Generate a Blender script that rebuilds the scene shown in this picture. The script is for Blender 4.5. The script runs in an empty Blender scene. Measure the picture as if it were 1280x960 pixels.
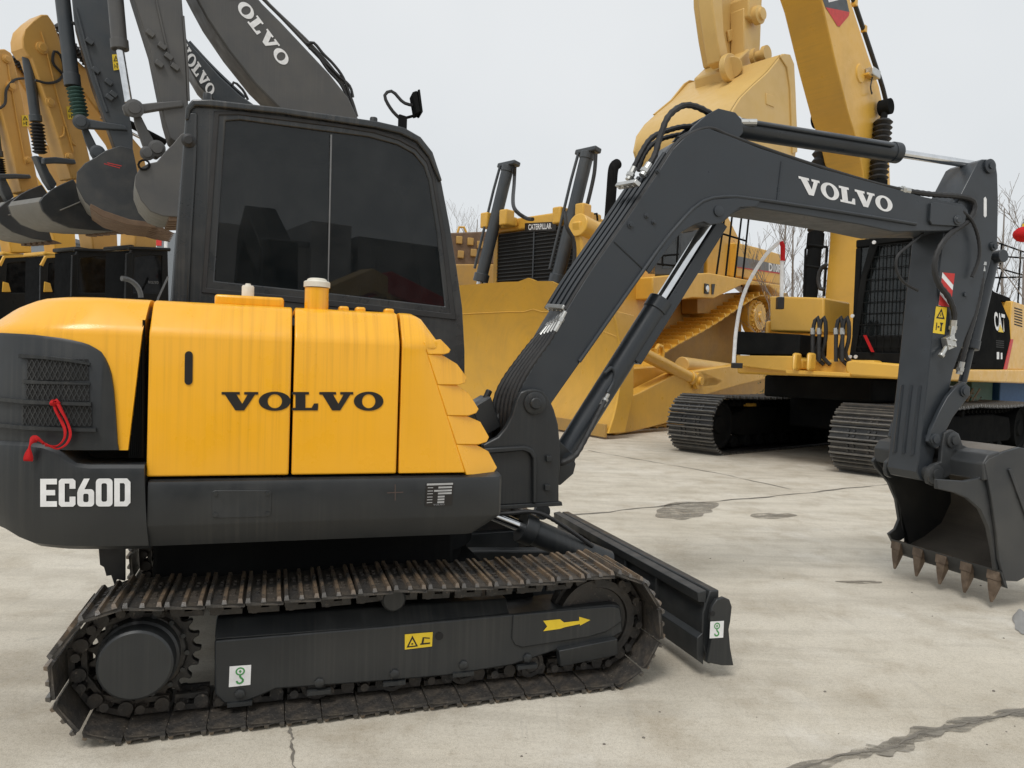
import bpy, bmesh, math, random
from mathutils import Vector, Matrix
random.seed(7)
PI = math.pi
C = bpy.context.scene.collection

# ------------------------------------------------------------------ camera
FPX = 931.0
CAMH = 1.40
PITCH = math.atan((456.6 - 480) / FPX)
ROLL = 0.0324
_sp, _cp, _sr, _cr = math.sin(PITCH), math.cos(PITCH), math.sin(ROLL), math.cos(ROLL)
FW = Vector((0, _cp, _sp))
_U0 = Vector((0, -_sp, _cp))
_R0 = Vector((1, 0, 0))
RT = _R0 * _cr + _U0 * _sr
UP = _U0 * _cr - _R0 * _sr
cam = bpy.data.cameras.new('camera')
cam.sensor_fit = 'HORIZONTAL'
cam.sensor_width = 36.0
cam.lens = 36.0 * FPX / 1280.0
cam.clip_start = 0.05
cam.clip_end = 2000
camo = bpy.data.objects.new('camera', cam)
C.objects.link(camo)
m = Matrix.Identity(4)
for i in range(3):
    m[i][0] = RT[i]; m[i][1] = UP[i]; m[i][2] = -FW[i]
m[2][3] = CAMH
camo.matrix_world = m
bpy.context.scene.camera = camo
CP = Vector((0, 0, CAMH))


def ray(u, v):
    return FW + RT * ((u - 640) / FPX) + UP * ((480 - v) / FPX)


class Frame:
    """a thing's own axes on the ground: x forward, y to its left, z up (metres);
    turns a measurement in the survey photo into the point of a plane of the thing"""
    def __init__(s, ox, oy, yaw):
        s.o = Vector((ox, oy, 0)); s.yaw = yaw
        s.R = Matrix.Rotation(yaw, 3, 'Z'); s.Ri = s.R.transposed()

    def on(s, u, v, k, val):
        o = s.Ri @ (CP - s.o); d = s.Ri @ ray(u, v)
        return o + d * ((val - o[k]) / d[k])

    def x(s, u, v, q): return s.on(u, v, 0, q)
    def y(s, u, v, q): return s.on(u, v, 1, q)
    def z(s, u, v, q): return s.on(u, v, 2, q)

    def pl(s, q, pts):
        r = []
        for u, v in pts:
            p = s.y(u, v, q); r.append((p.x, p.z))
        return r

    def px(s, q, pts):
        r = []
        for u, v in pts:
            p = s.x(u, v, q); r.append((p.y, p.z))
        return r

    def loc(s, w): return s.Ri @ (Vector(w) - s.o)


# ------------------------------------------------------------------ materials
def new_mat(name):
    mt = bpy.data.materials.new(name)
    mt.use_nodes = True
    nt = mt.node_tree
    b = nt.nodes['Principled BSDF']
    return mt, nt, b


def _noise(nt, scale, detail=4, rough=.55, stretch=None, coord='Object'):
    tc = nt.nodes.new('ShaderNodeTexCoord')
    n = nt.nodes.new('ShaderNodeTexNoise')
    n.inputs['Scale'].default_value = scale
    n.inputs['Detail'].default_value = detail
    n.inputs['Roughness'].default_value = rough
    if stretch:
        mp = nt.nodes.new('ShaderNodeMapping')
        mp.inputs['Scale'].default_value = stretch
        nt.links.new(tc.outputs[coord], mp.inputs['Vector'])
        nt.links.new(mp.outputs[0], n.inputs['Vector'])
    else:
        nt.links.new(tc.outputs[coord], n.inputs['Vector'])
    return n


def _ramp(nt, src, stops):
    r = nt.nodes.new('ShaderNodeValToRGB')
    while len(r.color_ramp.elements) < len(stops):
        r.color_ramp.elements.new(.5)
    for e, (p, c) in zip(r.color_ramp.elements, stops):
        e.position = p
        e.color = (c, c, c, 1) if not isinstance(c, tuple) else (*c, 1)
    nt.links.new(src, r.inputs[0])
    return r


def _mix(nt, fac, a, b, mode='MIX'):
    n = nt.nodes.new('ShaderNodeMix')
    n.data_type = 'RGBA'; n.blend_type = mode
    for i, v in ((0, fac), (6, a), (7, b)):
        if hasattr(v, 'links') or hasattr(v, 'is_linked'):
            nt.links.new(v, n.inputs[i])
        elif i == 0:
            n.inputs[0].default_value = v
        else:
            n.inputs[i].default_value = (*v, 1)
    return n.outputs[2]


def paint(name, col, rough=.42, dirt=(.16, .13, .10), dirt_amt=.35, streak=.0, scale=3.0, spec=.5, coat=0.0, bump=0.0, speck=0.0):
    """painted or bare metal with dust patches, vertical run marks and uneven gloss"""
    mt, nt, b = new_mat(name)
    n1 = _noise(nt, scale, 6, .62)
    r1 = _ramp(nt, n1.outputs[0], [(.42, 0.0), (.78, 1.0)])
    mul = nt.nodes.new('ShaderNodeMath'); mul.operation = 'MULTIPLY'; mul.inputs[1].default_value = dirt_amt
    nt.links.new(r1.outputs[0], mul.inputs[0])
    out = _mix(nt, mul.outputs[0], col, dirt)
    if streak:
        n2 = _noise(nt, 1.0, 3, .6, (58, 1.5, .9))
        r2 = _ramp(nt, n2.outputs[0], [(.46, 0.0), (.72, 1.0)])
        n3 = _noise(nt, 1.7, 2)
        r3 = _ramp(nt, n3.outputs[0], [(.38, 0.0), (.62, 1.0)])
        m2 = nt.nodes.new('ShaderNodeMath'); m2.operation = 'MULTIPLY'
        nt.links.new(r2.outputs[0], m2.inputs[0]); nt.links.new(r3.outputs[0], m2.inputs[1])
        m3 = nt.nodes.new('ShaderNodeMath'); m3.operation = 'MULTIPLY'; m3.inputs[1].default_value = streak
        nt.links.new(m2.outputs[0], m3.inputs[0])
        out = _mix(nt, m3.outputs[0], out, dirt)
    if speck:
        n4 = _noise(nt, 60, 3, .7)
        r4 = _ramp(nt, n4.outputs[0], [(.62, 0.0), (.72, speck)])
        out = _mix(nt, r4.outputs[0], out, tuple(min(1, c * 2.2 + .08) for c in dirt))
    nt.links.new(out, b.inputs['Base Color'])
    nr = _noise(nt, scale * 4, 4)
    rr = _ramp(nt, nr.outputs[0], [(.3, max(.05, rough - .10)), (.7, min(1, rough + .14))])
    nt.links.new(rr.outputs[0], b.inputs['Roughness'])
    b.inputs['Specular IOR Level'].default_value = spec
    if coat:
        b.inputs['Coat Weight'].default_value = coat
        b.inputs['Coat Roughness'].default_value = .12
    if bump:
        nb = _noise(nt, 45, 5, .7)
        bp = nt.nodes.new('ShaderNodeBump'); bp.inputs['Strength'].default_value = bump
        bp.inputs['Distance'].default_value = .01
        nt.links.new(nb.outputs[0], bp.inputs['Height'])
        nt.links.new(bp.outputs[0], b.inputs['Normal'])
    return mt


def plain(name, col, rough=.5, metal=0.0, spec=.5):
    mt, nt, b = new_mat(name)
    n = _noise(nt, 14, 3)
    r = _ramp(nt, n.outputs[0], [(.3, tuple(c * .88 for c in col)), (.7, tuple(min(1, c * 1.1) for c in col))])
    nt.links.new(r.outputs[0], b.inputs['Base Color'])
    b.inputs['Roughness'].default_value = rough
    b.inputs['Metallic'].default_value = metal
    b.inputs['Specular IOR Level'].default_value = spec
    return mt


def glassmat(name, tint, trans, rough=.03):
    mt, nt, b = new_mat(name)
    b.inputs['Base Color'].default_value = (*tint, 1)
    n = _noise(nt, 5, 5, .65)
    r = _ramp(nt, n.outputs[0], [(.35, rough), (.75, rough * 1.8 + .02)])
    nt.links.new(r.outputs[0], b.inputs['Roughness'])
    # thin film of dust
    r2 = _ramp(nt, n.outputs[0], [(.4, tint), (.8, tuple(min(1, c + .016) for c in tint))])
    nt.links.new(r2.outputs[0], b.inputs['Base Color'])
    t = nt.nodes.new('ShaderNodeBsdfTransparent')
    t.inputs[0].default_value = (.75, .85, .82, 1)
    mx = nt.nodes.new('ShaderNodeMixShader')
    mx.inputs[0].default_value = trans
    if trans < .05: b.inputs['Specular IOR Level'].default_value = .15
    nt.links.new(b.outputs[0], mx.inputs[1]); nt.links.new(t.outputs[0], mx.inputs[2])
    nt.links.new(mx.outputs[0], nt.nodes['Material Output'].inputs[0])
    return mt


M = {}
M['yellow'] = paint('warm_yellow_paint', (.93, .45, .016), .32, (.50, .22, .012), .08, .50, 2.2, .5, .25)
M['dark'] = paint('charcoal_paint', (.018, .0205, .0225), .40, (.050, .050, .047), .5, .6, 2.6, .5, 0.0)
M['darkboom'] = paint('boom_charcoal_paint', (.027, .033, .040), .37, (.047, .050, .053), .5, .12, 2.0, .5, 0.0)
M['cabpaint'] = paint('cab_charcoal_paint', (.021, .0245, .027), .30, (.085, .08, .072), .5, .6, 2.2, .5, .1)
M['black'] = paint('black_paint', (.013, .0135, .014), .5, (.030, .030, .028), .4, .3, 3.0, .0)
M['cabblack'] = paint('cab_black_paint', (.017, .018, .0185), .34, (.02, .02, .019), .3, .2, 3.0, .12)
M['gap'] = plain('unlit_inner_metal', (.012, .012, .012), .8)
M['rubber'] = paint('black_rubber', (.018, .018, .019), .55, (.05, .05, .048), .4, 0, 8)
M['steel'] = paint('worn_track_steel', (.018, .017, .016), .48, (.075, .056, .038), .65, 0, 9, .6, 0, .35, .5)
M['shoe'] = paint('muddy_shoe_steel', (.042, .039, .036), .40, (.150, .120, .088), .7, 0, 11, .6, 0, .5, .6)
M['bar'] = paint('polished_grouser_steel', (.075, .068, .060), .30, (.34, .22, .12), .75, 0, 7, .7, 0, .3)
M['barblack'] = paint('scuffed_black_grouser', (.10, .096, .090), .38, (.22, .20, .17), .7, 0, 9)
M['shoeblack'] = paint('black_shoe_steel', (.020, .020, .021), .36, (.06, .055, .05), .6, 0, 9)
M['chrome'] = plain('chrome', (.72, .73, .74), .12, 1.0)
M['silver'] = plain('zinc_fitting', (.55, .55, .53), .33, .8)
M['white'] = plain('white_vinyl', (.80, .80, .80), .4)
M['cream'] = plain('cream_plastic', (.72, .68, .58), .5)
M['vblack'] = plain('black_vinyl', (.014, .012, .011), .4)
M['grey'] = plain('grey_vinyl', (.16, .165, .17), .5)
M['labely'] = plain('label_yellow', (.82, .58, .03), .45)
M['red'] = plain('red_cloth', (.50, .018, .02), .85, 0, .2)
M['redpaint'] = plain('red_vinyl', (.55, .03, .025), .5)
M['green'] = plain('label_green', (.06, .30, .08), .5)
M['tooth'] = paint('worn_tooth_steel', (.10, .068, .045), .55, (.28, .21, .15), .7, 0, 16, .5, 0, .4)
M['bucketin'] = paint('scoured_bucket_inside', (.125, .110, .092), .6, (.20, .175, .145), .75, .3, 4, .4, 0, .3)
M['glass'] = glassmat('smoked_glass', (.007, .009, .010), .22, .0)
M['glassdark'] = glassmat('dark_cab_glass', (.006, .0065, .007), .0, .03)
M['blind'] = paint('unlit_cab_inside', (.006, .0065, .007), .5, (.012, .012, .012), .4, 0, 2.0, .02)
M['clear'] = glassmat('clear_pane', (.05, .06, .06), .92)
M['glassfar'] = glassmat('tinted_glass', (.014, .017, .018), .18, .06)
M['cat'] = paint('ochre_machine_paint', (.74, .42, .060), .36, (.42, .25, .07), .35, .22, 1.6, .5, .1)
M['catd'] = paint('dull_ochre_paint', (.48, .285, .075), .55, (.32, .22, .11), .6, .2, 2.2)
M['catl'] = paint('pale_ochre_paint', (.64, .42, .14), .42, (.46, .30, .11), .4, .1, 1.5)
M['ely'] = paint('faded_amber_paint', (.62, .345, .085), .40, (.42, .25, .08), .4, .2, 1.2)
M['elb'] = paint('bright_amber_paint', (.74, .42, .055), .40, (.5, .26, .04), .3, .2, 1.2)
M['slate'] = paint('blue_black_paint', (.042, .050, .058), .42, (.09, .088, .084), .5, .2, 1.4)
M['taupe'] = paint('warm_grey_paint', (.068, .067, .066), .48, (.125, .118, .106), .6, .25, 1.4)
M['rust'] = paint('rusty_bucket_edge', (.14, .088, .055), .6, (.24, .16, .10), .7, 0, 5, .4, 0, .4)
M['bootgreen'] = plain('green_rubber', (.045, .10, .085), .6)
M['bucketgrey'] = paint('dusty_bucket_grey', (.15, .145, .13), .55, (.22, .20, .17), .7, .3, 2.0)
M['bucketdark'] = paint('bucket_black_steel', (.030, .033, .036), .45, (.10, .095, .085), .6, .1, 3.0)


# ------------------------------------------------------------------ mesh builder
def catmull(pts, n=6, closed=False):
    pts = [Vector(p) for p in pts]
    if len(pts) < 3:
        return pts
    out = []
    L = len(pts)
    segs = L if closed else L - 1
    for i in range(segs):
        if closed:
            p0, p1, p2, p3 = (pts[(i + k) % L] for k in (-1, 0, 1, 2))
        else:
            p0 = pts[max(i - 1, 0)]; p1 = pts[i]; p2 = pts[i + 1]; p3 = pts[min(i + 2, L - 1)]
        for k in range(n):
            t = k / n
            out.append(.5 * ((2 * p1) + (-p0 + p2) * t + (2 * p0 - 5 * p1 + 4 * p2 - p3) * t * t + (-p0 + 3 * p1 - 3 * p2 + p3) * t ** 3))
    if not closed:
        out.append(pts[-1])
    return out


class MB:
    def __init__(s): s.bm = bmesh.new()

    def face(s, vs):
        try:
            return s.bm.faces.new(vs)
        except ValueError:
            return None

    def poly(s, pts): return s.face([s.bm.verts.new(p) for p in pts])

    def solid(s, a, b):
        """two matching outlines joined to a solid"""
        va = [s.bm.verts.new(p) for p in a]; vb = [s.bm.verts.new(p) for p in b]
        n = len(va)
        s.face(va); s.face(list(reversed(vb)))
        for i in range(n):
            j = (i + 1) % n
            s.face([va[j], va[i], vb[i], vb[j]])
        return s

    def box(s, x0, x1, y0, y1, z0, z1):
        return s.solid([(x0, y0, z0), (x1, y0, z0), (x1, y1, z0), (x0, y1, z0)], [(x0, y0, z1), (x1, y0, z1), (x1, y1, z1), (x0, y1, z1)])

    def obox(s, c, ax, ay, az):
        """box round c with half-axis vectors"""
        c, ax, ay, az = (Vector(q) for q in (c, ax, ay, az))
        return s.solid([c - ax - ay - az, c + ax - ay - az, c + ax + ay - az, c - ax + ay - az], [c - ax - ay + az, c + ax - ay + az, c + ax + ay + az, c - ax + ay + az])

    def prism(s, xz, y0, y1, yf=None):
        a = [(x, y0 if yf is None else yf(x, z), z) for x, z in xz]
        b = [(x, y1, z) for x, z in xz]
        return s.solid(a, b)

    def prismx(s, yz, x0, x1):
        return s.solid([(x0, y, z) for y, z in yz], [(x1, y, z) for y, z in yz])

    def ring(s, outer, inner, mk0, mk1):
        """plate with a hole: outlines are 2-D, mk0 / mk1 place them"""
        b2 = bmesh.new()
        es = []
        for loop in (outer, inner):
            vs = [b2.verts.new((p[0], p[1], 0)) for p in loop]
            for i in range(len(vs)):
                es.append(b2.edges.new((vs[i], vs[(i + 1) % len(vs)])))
        bmesh.ops.triangle_fill(b2, use_beauty=True, use_dissolve=False, edges=es)
        b2.verts.index_update()
        f2 = [[v.index for v in f.verts] for f in b2.faces]
        co = [(v.co.x, v.co.y) for v in b2.verts]
        b2.free()
        for mk, rev in ((mk0, 0), (mk1, 1)):
            vs = [s.bm.verts.new(mk(*p)) for p in co]
            for f in f2:
                s.face([vs[i] for i in (reversed(f) if rev else f)])
            if rev == 0: va = vs
            else: vb = vs
        k = 0
        for loop in (outer, inner):
            n = len(loop)
            for i in range(n):
                j = (i + 1) % n
                s.face([va[k + i], va[k + j], vb[k + j], vb[k + i]])
            k += n
        return s

    def cyl(s, p0, p1, r, n=20, r1=None, cap=True):
        p0, p1 = Vector(p0), Vector(p1)
        r1 = r if r1 is None else r1
        d = (p1 - p0).normalized()
        a = d.orthogonal().normalized(); b = d.cross(a)
        A = [s.bm.verts.new(p0 + (a * math.cos(t) + b * math.sin(t)) * r) for t in (2 * PI * i / n for i in range(n))]
        B = [s.bm.verts.new(p1 + (a * math.cos(t) + b * math.sin(t)) * r1) for t in (2 * PI * i / n for i in range(n))]
        for i in range(n):
            j = (i + 1) % n
            s.face([A[i], A[j], B[j], B[i]])
        if cap:
            s.face(list(reversed(A))); s.face(B)
        return s

    def tube(s, pts, r, n=8, cap=True, rf=None):
        pts = [Vector(p) for p in pts]
        L = len(pts)
        rings = []
        prev = None
        for i, p in enumerate(pts):
            t = (pts[min(i + 1, L - 1)] - pts[max(i - 1, 0)])
            if t.length < 1e-9: t = Vector((0, 0, 1))
            t.normalize()
            if prev is None:
                a = t.orthogonal().normalized()
            else:
                a = prev - t * prev.dot(t)
                a = a.normalized() if a.length > 1e-6 else t.orthogonal().normalized()
            prev = a
            b = t.cross(a)
            rr = r if rf is None else rf(i, L)
            rings.append([s.bm.verts.new(p + (a * math.cos(q) + b * math.sin(q)) * rr) for q in (2 * PI * k / n for k in range(n))])
        for i in range(L - 1):
            for k in range(n):
                j = (k + 1) % n
                s.face([rings[i][k], rings[i][j], rings[i + 1][j], rings[i + 1][k]])
        if cap:
            s.face(list(reversed(rings[0]))); s.face(rings[-1])
        return s

    def hose(s, pts, r, n=8, rib=True, seg=10):
        """armoured hose: a spiral guard shows as close ribs"""
        c = catmull(pts, seg)
        # resample evenly
        ln = [0]
        for a, b in zip(c, c[1:]): ln.append(ln[-1] + (b - a).length)
        step = r * 1.15 if rib else r * 2.5
        m_ = max(4, int(ln[-1] / step))
        out = []; k = 0
        for i in range(m_ + 1):
            t = ln[-1] * i / m_
            while k < len(ln) - 2 and ln[k + 1] < t: k += 1
            d = ln[k + 1] - ln[k]
            out.append(c[k].lerp(c[k + 1], (t - ln[k]) / d if d else 0))
        return s.tube(out, r, n, rf=(lambda i, L: r * (1.0 if i % 2 else .84)) if rib else None)

    def bellows(s, p0, p1, r0, r1, k, n=16):
        p0, p1 = Vector(p0), Vector(p1)
        pts = [p0.lerp(p1, i / (2 * k)) for i in range(2 * k + 1)]
        return s.tube(pts, r1, n, rf=lambda i, L: r1 if i % 2 else r0)

    def lathe(s, c, axis, prof, n=28):
        """prof: list of (along, radius)"""
        c = Vector(c); d = Vector(axis).normalized()
        a = d.orthogonal().normalized(); b = d.cross(a)
        rings = []
        for h, r in prof:
            if r < 1e-6:
                rings.append([s.bm.verts.new(c + d * h)])
            else:
                rings.append([s.bm.verts.new(c + d * h + (a * math.cos(q) + b * math.sin(q)) * r) for q in (2 * PI * k / n for k in range(n))])
        for A, B in zip(rings, rings[1:]):
            for k in range(n):
                j = (k + 1) % n
                if len(A) == 1 and len(B) == 1: continue
                if len(A) == 1: s.face([A[0], B[j], B[k]])
                elif len(B) == 1: s.face([A[k], A[j], B[0]])
                else: s.face([A[k], A[j], B[j], B[k]])
        if len(rings[0]) > 1: s.face(list(reversed(rings[0])))
        if len(rings[-1]) > 1: s.face(rings[-1])
        return s

    def loft(s, rings, closed=True, caps=True):
        R = [[s.bm.verts.new(p) for p in r] for r in rings]
        for A, B in zip(R, R[1:]):
            n = len(A)
            for k in range(n if closed else n - 1):
                j = (k + 1) % n
                s.face([A[k], A[j], B[j], B[k]])
        if caps and closed:
            s.face(list(reversed(R[0]))); s.face(R[-1])
        return s

    def mesh(s, name, mat, smooth=32):
        bmesh.ops.recalc_face_normals(s.bm, faces=s.bm.faces[:])
        me = bpy.data.meshes.new(name)
        s.bm.to_mesh(me); s.bm.free()
        if mat is not None:
            for q in (mat if isinstance(mat, (list, tuple)) else [mat]): me.materials.append(q)
        for p in me.polygons: p.use_smooth = True
        me.set_sharp_from_angle(angle=math.radians(smooth))
        return me

    def build(s, name, mat, parent=None, bevel=0, seg=2, smooth=32, label=None):
        o = bpy.data.objects.new(name, s.mesh(name, mat, smooth))
        C.objects.link(o)
        if parent is not None: o.parent = parent
        if bevel:
            b = o.modifiers.new('bevel', 'BEVEL')
            b.width = bevel; b.segments = seg; b.limit_method = 'ANGLE'; b.angle_limit = math.radians(38)
            b.use_clamp_overlap = True
        if label: o['label'] = label
        return o


def thing(name, frame, label, cat, group=None):
    o = bpy.data.objects.new(name, None)
    C.objects.link(o)
    o.empty_display_size = .3
    o.location = frame.o; o.rotation_euler = (0, 0, frame.yaw)
    o['label'] = label; o['category'] = cat
    if group: o['group'] = group
    return o


def tag(o, label, cat, group=None):
    o['label'] = label; o['category'] = cat
    if group: o['group'] = group
    return o


def struct(o, kind='structure'):
    o['kind'] = kind
    return o


# ------------------------------------------------------------------ lettering
def ell(cx, cy, rx, ry, n=36):
    return [(cx + rx * math.cos(2 * PI * i / n), cy + ry * math.sin(2 * PI * i / n)) for i in range(n)]


def rrect(x0, y0, x1, y1, r, n=5):
    o = []
    for cx, cy, a in ((x1 - r, y1 - r, 0), (x0 + r, y1 - r, 90), (x0 + r, y0 + r, 180), (x1 - r, y0 + r, 270)):
        for i in range(n + 1):
            t = math.radians(a + 90 * i / n)
            o.append((cx + r * math.cos(t), cy + r * math.sin(t)))
    return o


SLAB = {
    'V': (1.36, [[(0, 1), (.66, 1), (.66, .86), (.54, .86), (.75, .36), (.95, .86), (.82, .86), (.82, 1), (1.34, 1), (1.34, .86), (1.22, .86), (.82, 0), (.50, 0), (.12, .86), (0, .86)]], []),
    'O': (1.24, [], [(ell(.60, .5, .60, .52), ell(.60, .5, .27, .38))]),
    'L': (1.06, [[(0, 1), (.66, 1), (.66, .86), (.52, .86), (.52, .14), (.76, .14), (.86, .38), (1.02, .38), (1.0, 0), (0, 0), (0, .14), (.14, .14), (.14, .86), (0, .86)]], []),
}
_t = .20
COND = {
    'E': (.62, [[(0, 0), (.56, 0), (.56, _t), (_t, _t), (_t, .41), (.50, .41), (.50, .60), (_t, .60), (_t, 1 - _t), (.56, 1 - _t), (.56, 1), (0, 1)]], []),
    'C': (.62, [[(.08, 0), (.48, 0), (.56, .08), (.56, .36), (.36, .36), (.36, .17), (.20, .17), (.20, .83), (.36, .83), (.36, .64), (.56, .64), (.56, .92), (.48, 1), (.08, 1), (0, .92), (0, .08)]], []),
    '6': (.64, [[(.0, .50), (.2, .50), (.24, .62), (.42, 1), (.22, 1), (.03, .62)]], [(rrect(0, 0, .58, .62, .13), rrect(.2, .16, .38, .46, .06))]),
    '0': (.66, [], [(rrect(0, 0, .60, 1, .14), rrect(.2, .17, .40, .83, .07))]),
    'D': (.62, [], [([(0, 0), (.46, 0), (.58, .13), (.58, .87), (.46, 1), (0, 1)], [(.2, .17), (.34, .17), (.38, .22), (.38, .78), (.34, .83), (.2, .83)])]),
}


def letters(text, font, place, name, mat, parent):
    """place(x, y) -> point; x runs 0..1 over the word, y 0..1 over the height"""
    tot = sum(font[c][0] for c in text) - .05
    mb = MB()
    x = 0
    for c in text:
        w, polys, rings = font[c]
        for p in polys:
            mb.poly([place((x + a) / tot, b) for a, b in p])
        for o_, i_ in rings:
            if len(o_) == len(i_):
                vo = [mb.bm.verts.new(place((x + a) / tot, b)) for a, b in o_]
                vi = [mb.bm.verts.new(place((x + a) / tot, b)) for a, b in i_]
                for k in range(len(vo)):
                    j = (k + 1) % len(vo)
                    mb.face([vo[k], vo[j], vi[j], vi[k]])
        x += w
    return mb.build(name, mat, parent)


def quad_place(p00, p10, p11, p01):
    """bilinear map over four corner points: lower-left, lower-right, upper-right, upper-left"""
    a, b, c, d = (Vector(p) for p in (p00, p10, p11, p01))
    return lambda x, y: (a * (1 - x) + b * x) * (1 - y) + (d * (1 - x) + c * x) * y


def fonttext(text, place, name, mat, parent, bold=.02, shear=0):
    """small lettering in the built-in sans face, stretched over the unit square"""
    cu = bpy.data.curves.new(name, 'FONT')
    cu.body = text; cu.size = 1; cu.offset = bold; cu.shear = shear
    cu.resolution_u = 3
    ob = bpy.data.objects.new(name, cu)
    C.objects.link(ob)
    dg = bpy.context.evaluated_depsgraph_get()
    me = bpy.data.meshes.new_from_object(ob.evaluated_get(dg))
    bpy.data.objects.remove(ob); bpy.data.curves.remove(cu)
    xs = [v.co.x for v in me.vertices]; ys = [v.co.y for v in me.vertices]
    x0, x1, y0, y1 = min(xs), max(xs), min(ys), max(ys)
    for v in me.vertices:
        v.co = place((v.co.x - x0) / (x1 - x0), (v.co.y - y0) / (y1 - y0))
    me.materials.clear(); me.materials.append(mat); me.name = name
    o = bpy.data.objects.new(name, me)
    C.objects.link(o); o.parent = parent
    return o


def decal(name, mat, parent, place, rect=(0, 0, 1, 1), n=None):
    x0, y0, x1, y1 = rect
    return MB_poly([place(x0, y0), place(x1, y0), place(x1, y1), place(x0, y1)], name, mat, parent)


def MB_poly(pts, name, mat, parent):
    mb = MB(); mb.poly(pts)
    return mb.build(name, mat, parent)


def multi(polys, name, mat, parent):
    mb = MB()
    for p in polys: mb.poly(p)
    return mb.build(name, mat, parent)


def warn_label(parent, place, off, vertical=False):
    """yellow safety label: a triangle and a pictogram, no words"""
    base = decal('warning_label', M['labely'], parent, place)
    up = lambda x, y: place(x, y) + off
    P = []
    if vertical:
        tri = ((.12, .56), (.88, .56), (.5, .95)); hole = ((.28, .61), (.72, .61), (.5, .84))
        P += [[(.2, .12), (.28, .12), (.28, .4), (.2, .4)], [(.34, .22), (.5, .22), (.5, .28), (.34, .28)], [(.56, .1), (.74, .1), (.7, .3), (.8, .42), (.5, .42), (.6, .3)]]
    else:
        tri = ((.06, .12), (.48, .12), (.27, .88)); hole = ((.14, .2), (.40, .2), (.27, .66))
        P += [[(.56, .2), (.92, .2), (.92, .3), (.56, .3)], [(.6, .3), (.68, .3), (.7, .7), (.64, .7)], [(.7, .62), (.9, .55), (.9, .63), (.7, .7)]]
    for k in range(3):
        a, b = tri[k], tri[(k + 1) % 3]; c, d = hole[(k + 1) % 3], hole[k]
        P.append([a, b, c, d])
    cx = .5 if vertical else .27
    cy = .66 if vertical else .28
    P.append([(cx - .04, cy), (cx + .04, cy), (cx + .03, cy + .1), (cx - .03, cy + .1)])
    multi([[up(*q) for q in p] for p in P], 'pictogram', M['vblack'], base)
    return base


def hook_label(parent, place, off):
    """white label with a green lifting hook"""
    base = decal('lifting_label', M['white'], parent, place)
    mb = MB()
    ro, ri = ell(.5, .72, .22, .2, 20), ell(.5, .72, .15, .135, 20)
    vo = [mb.bm.verts.new(place(*p) + off) for p in ro]; vi = [mb.bm.verts.new(place(*p) + off) for p in ri]
    for k in range(20): mb.face([vo[k], vo[(k + 1) % 20], vi[(k + 1) % 20], vi[k]])
    mb.poly([place(*p) + off for p in ((.46, .76), (.42, .70), (.47, .70), (.47, .64), (.53, .64), (.53, .70), (.58, .70), (.5, .80))])
    path = [(.5, .52), (.5, .44), (.60, .36), (.66, .26), (.58, .15), (.46, .13), (.36, .2), (.36, .27)]
    for (a, b), (c, d) in zip(path, path[1:]):
        dx, dy = c - a, d - b; l = math.hypot(dx, dy); nx, ny = -dy / l * .045, dx / l * .045
        mb.poly([place(*p) + off for p in ((a - nx, b - ny), (c - nx, d - ny), (c + nx, d + ny), (a + nx, b + ny))])
    mb.build('pictogram', M['green'], base)
    return base


def track_path(pts_n, pitch=None, count=None):
    """evenly spaced (x, z, tangent) along a closed outline"""
    P = [Vector((x, z)) for x, z in pts_n]
    L = len(P)
    ln = [0]
    for i in range(L): ln.append(ln[-1] + (P[(i + 1) % L] - P[i]).length)
    tot = ln[-1]
    n = count or round(tot / pitch)
    out = []
    k = 0
    for i in range(n):
        t = tot * (i + .5) / n
        while ln[k + 1] < t: k += 1
        a, b = P[k], P[(k + 1) % L]
        out.append((a.lerp(b, (t - ln[k]) / (ln[k + 1] - ln[k])), math.atan2(b.y - a.y, b.x - a.x)))
    return out, tot / n


def stadium(x0, z0, r0, x1, z1, r1, sag=0.0, n=24):
    """closed track outline, clockwise seen with x to the right: rear wheel, top run, front wheel, bottom run"""
    o = []
    for i in range(n + 1):
        t = math.radians(270 - 180 * i / n)
        o.append((x0 + r0 * math.cos(t), z0 + r0 * math.sin(t)))
    for i in range(1, 12):
        t = i / 12
        o.append((x0 + (x1 - x0) * t, (z0 + r0) * (1 - t) + (z1 + r1) * t - sag * abs(math.sin(2 * PI * t))))
    for i in range(n + 1):
        t = math.radians(90 - 180 * i / n)
        o.append((x1 + r1 * math.cos(t), z1 + r1 * math.sin(t)))
    for i in range(1, 20):
        t = i / 20
        o.append((x1 + (x0 - x1) * t, (z1 - r1) * (1 - t) + (z0 - r0) * t))
    return o


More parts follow.
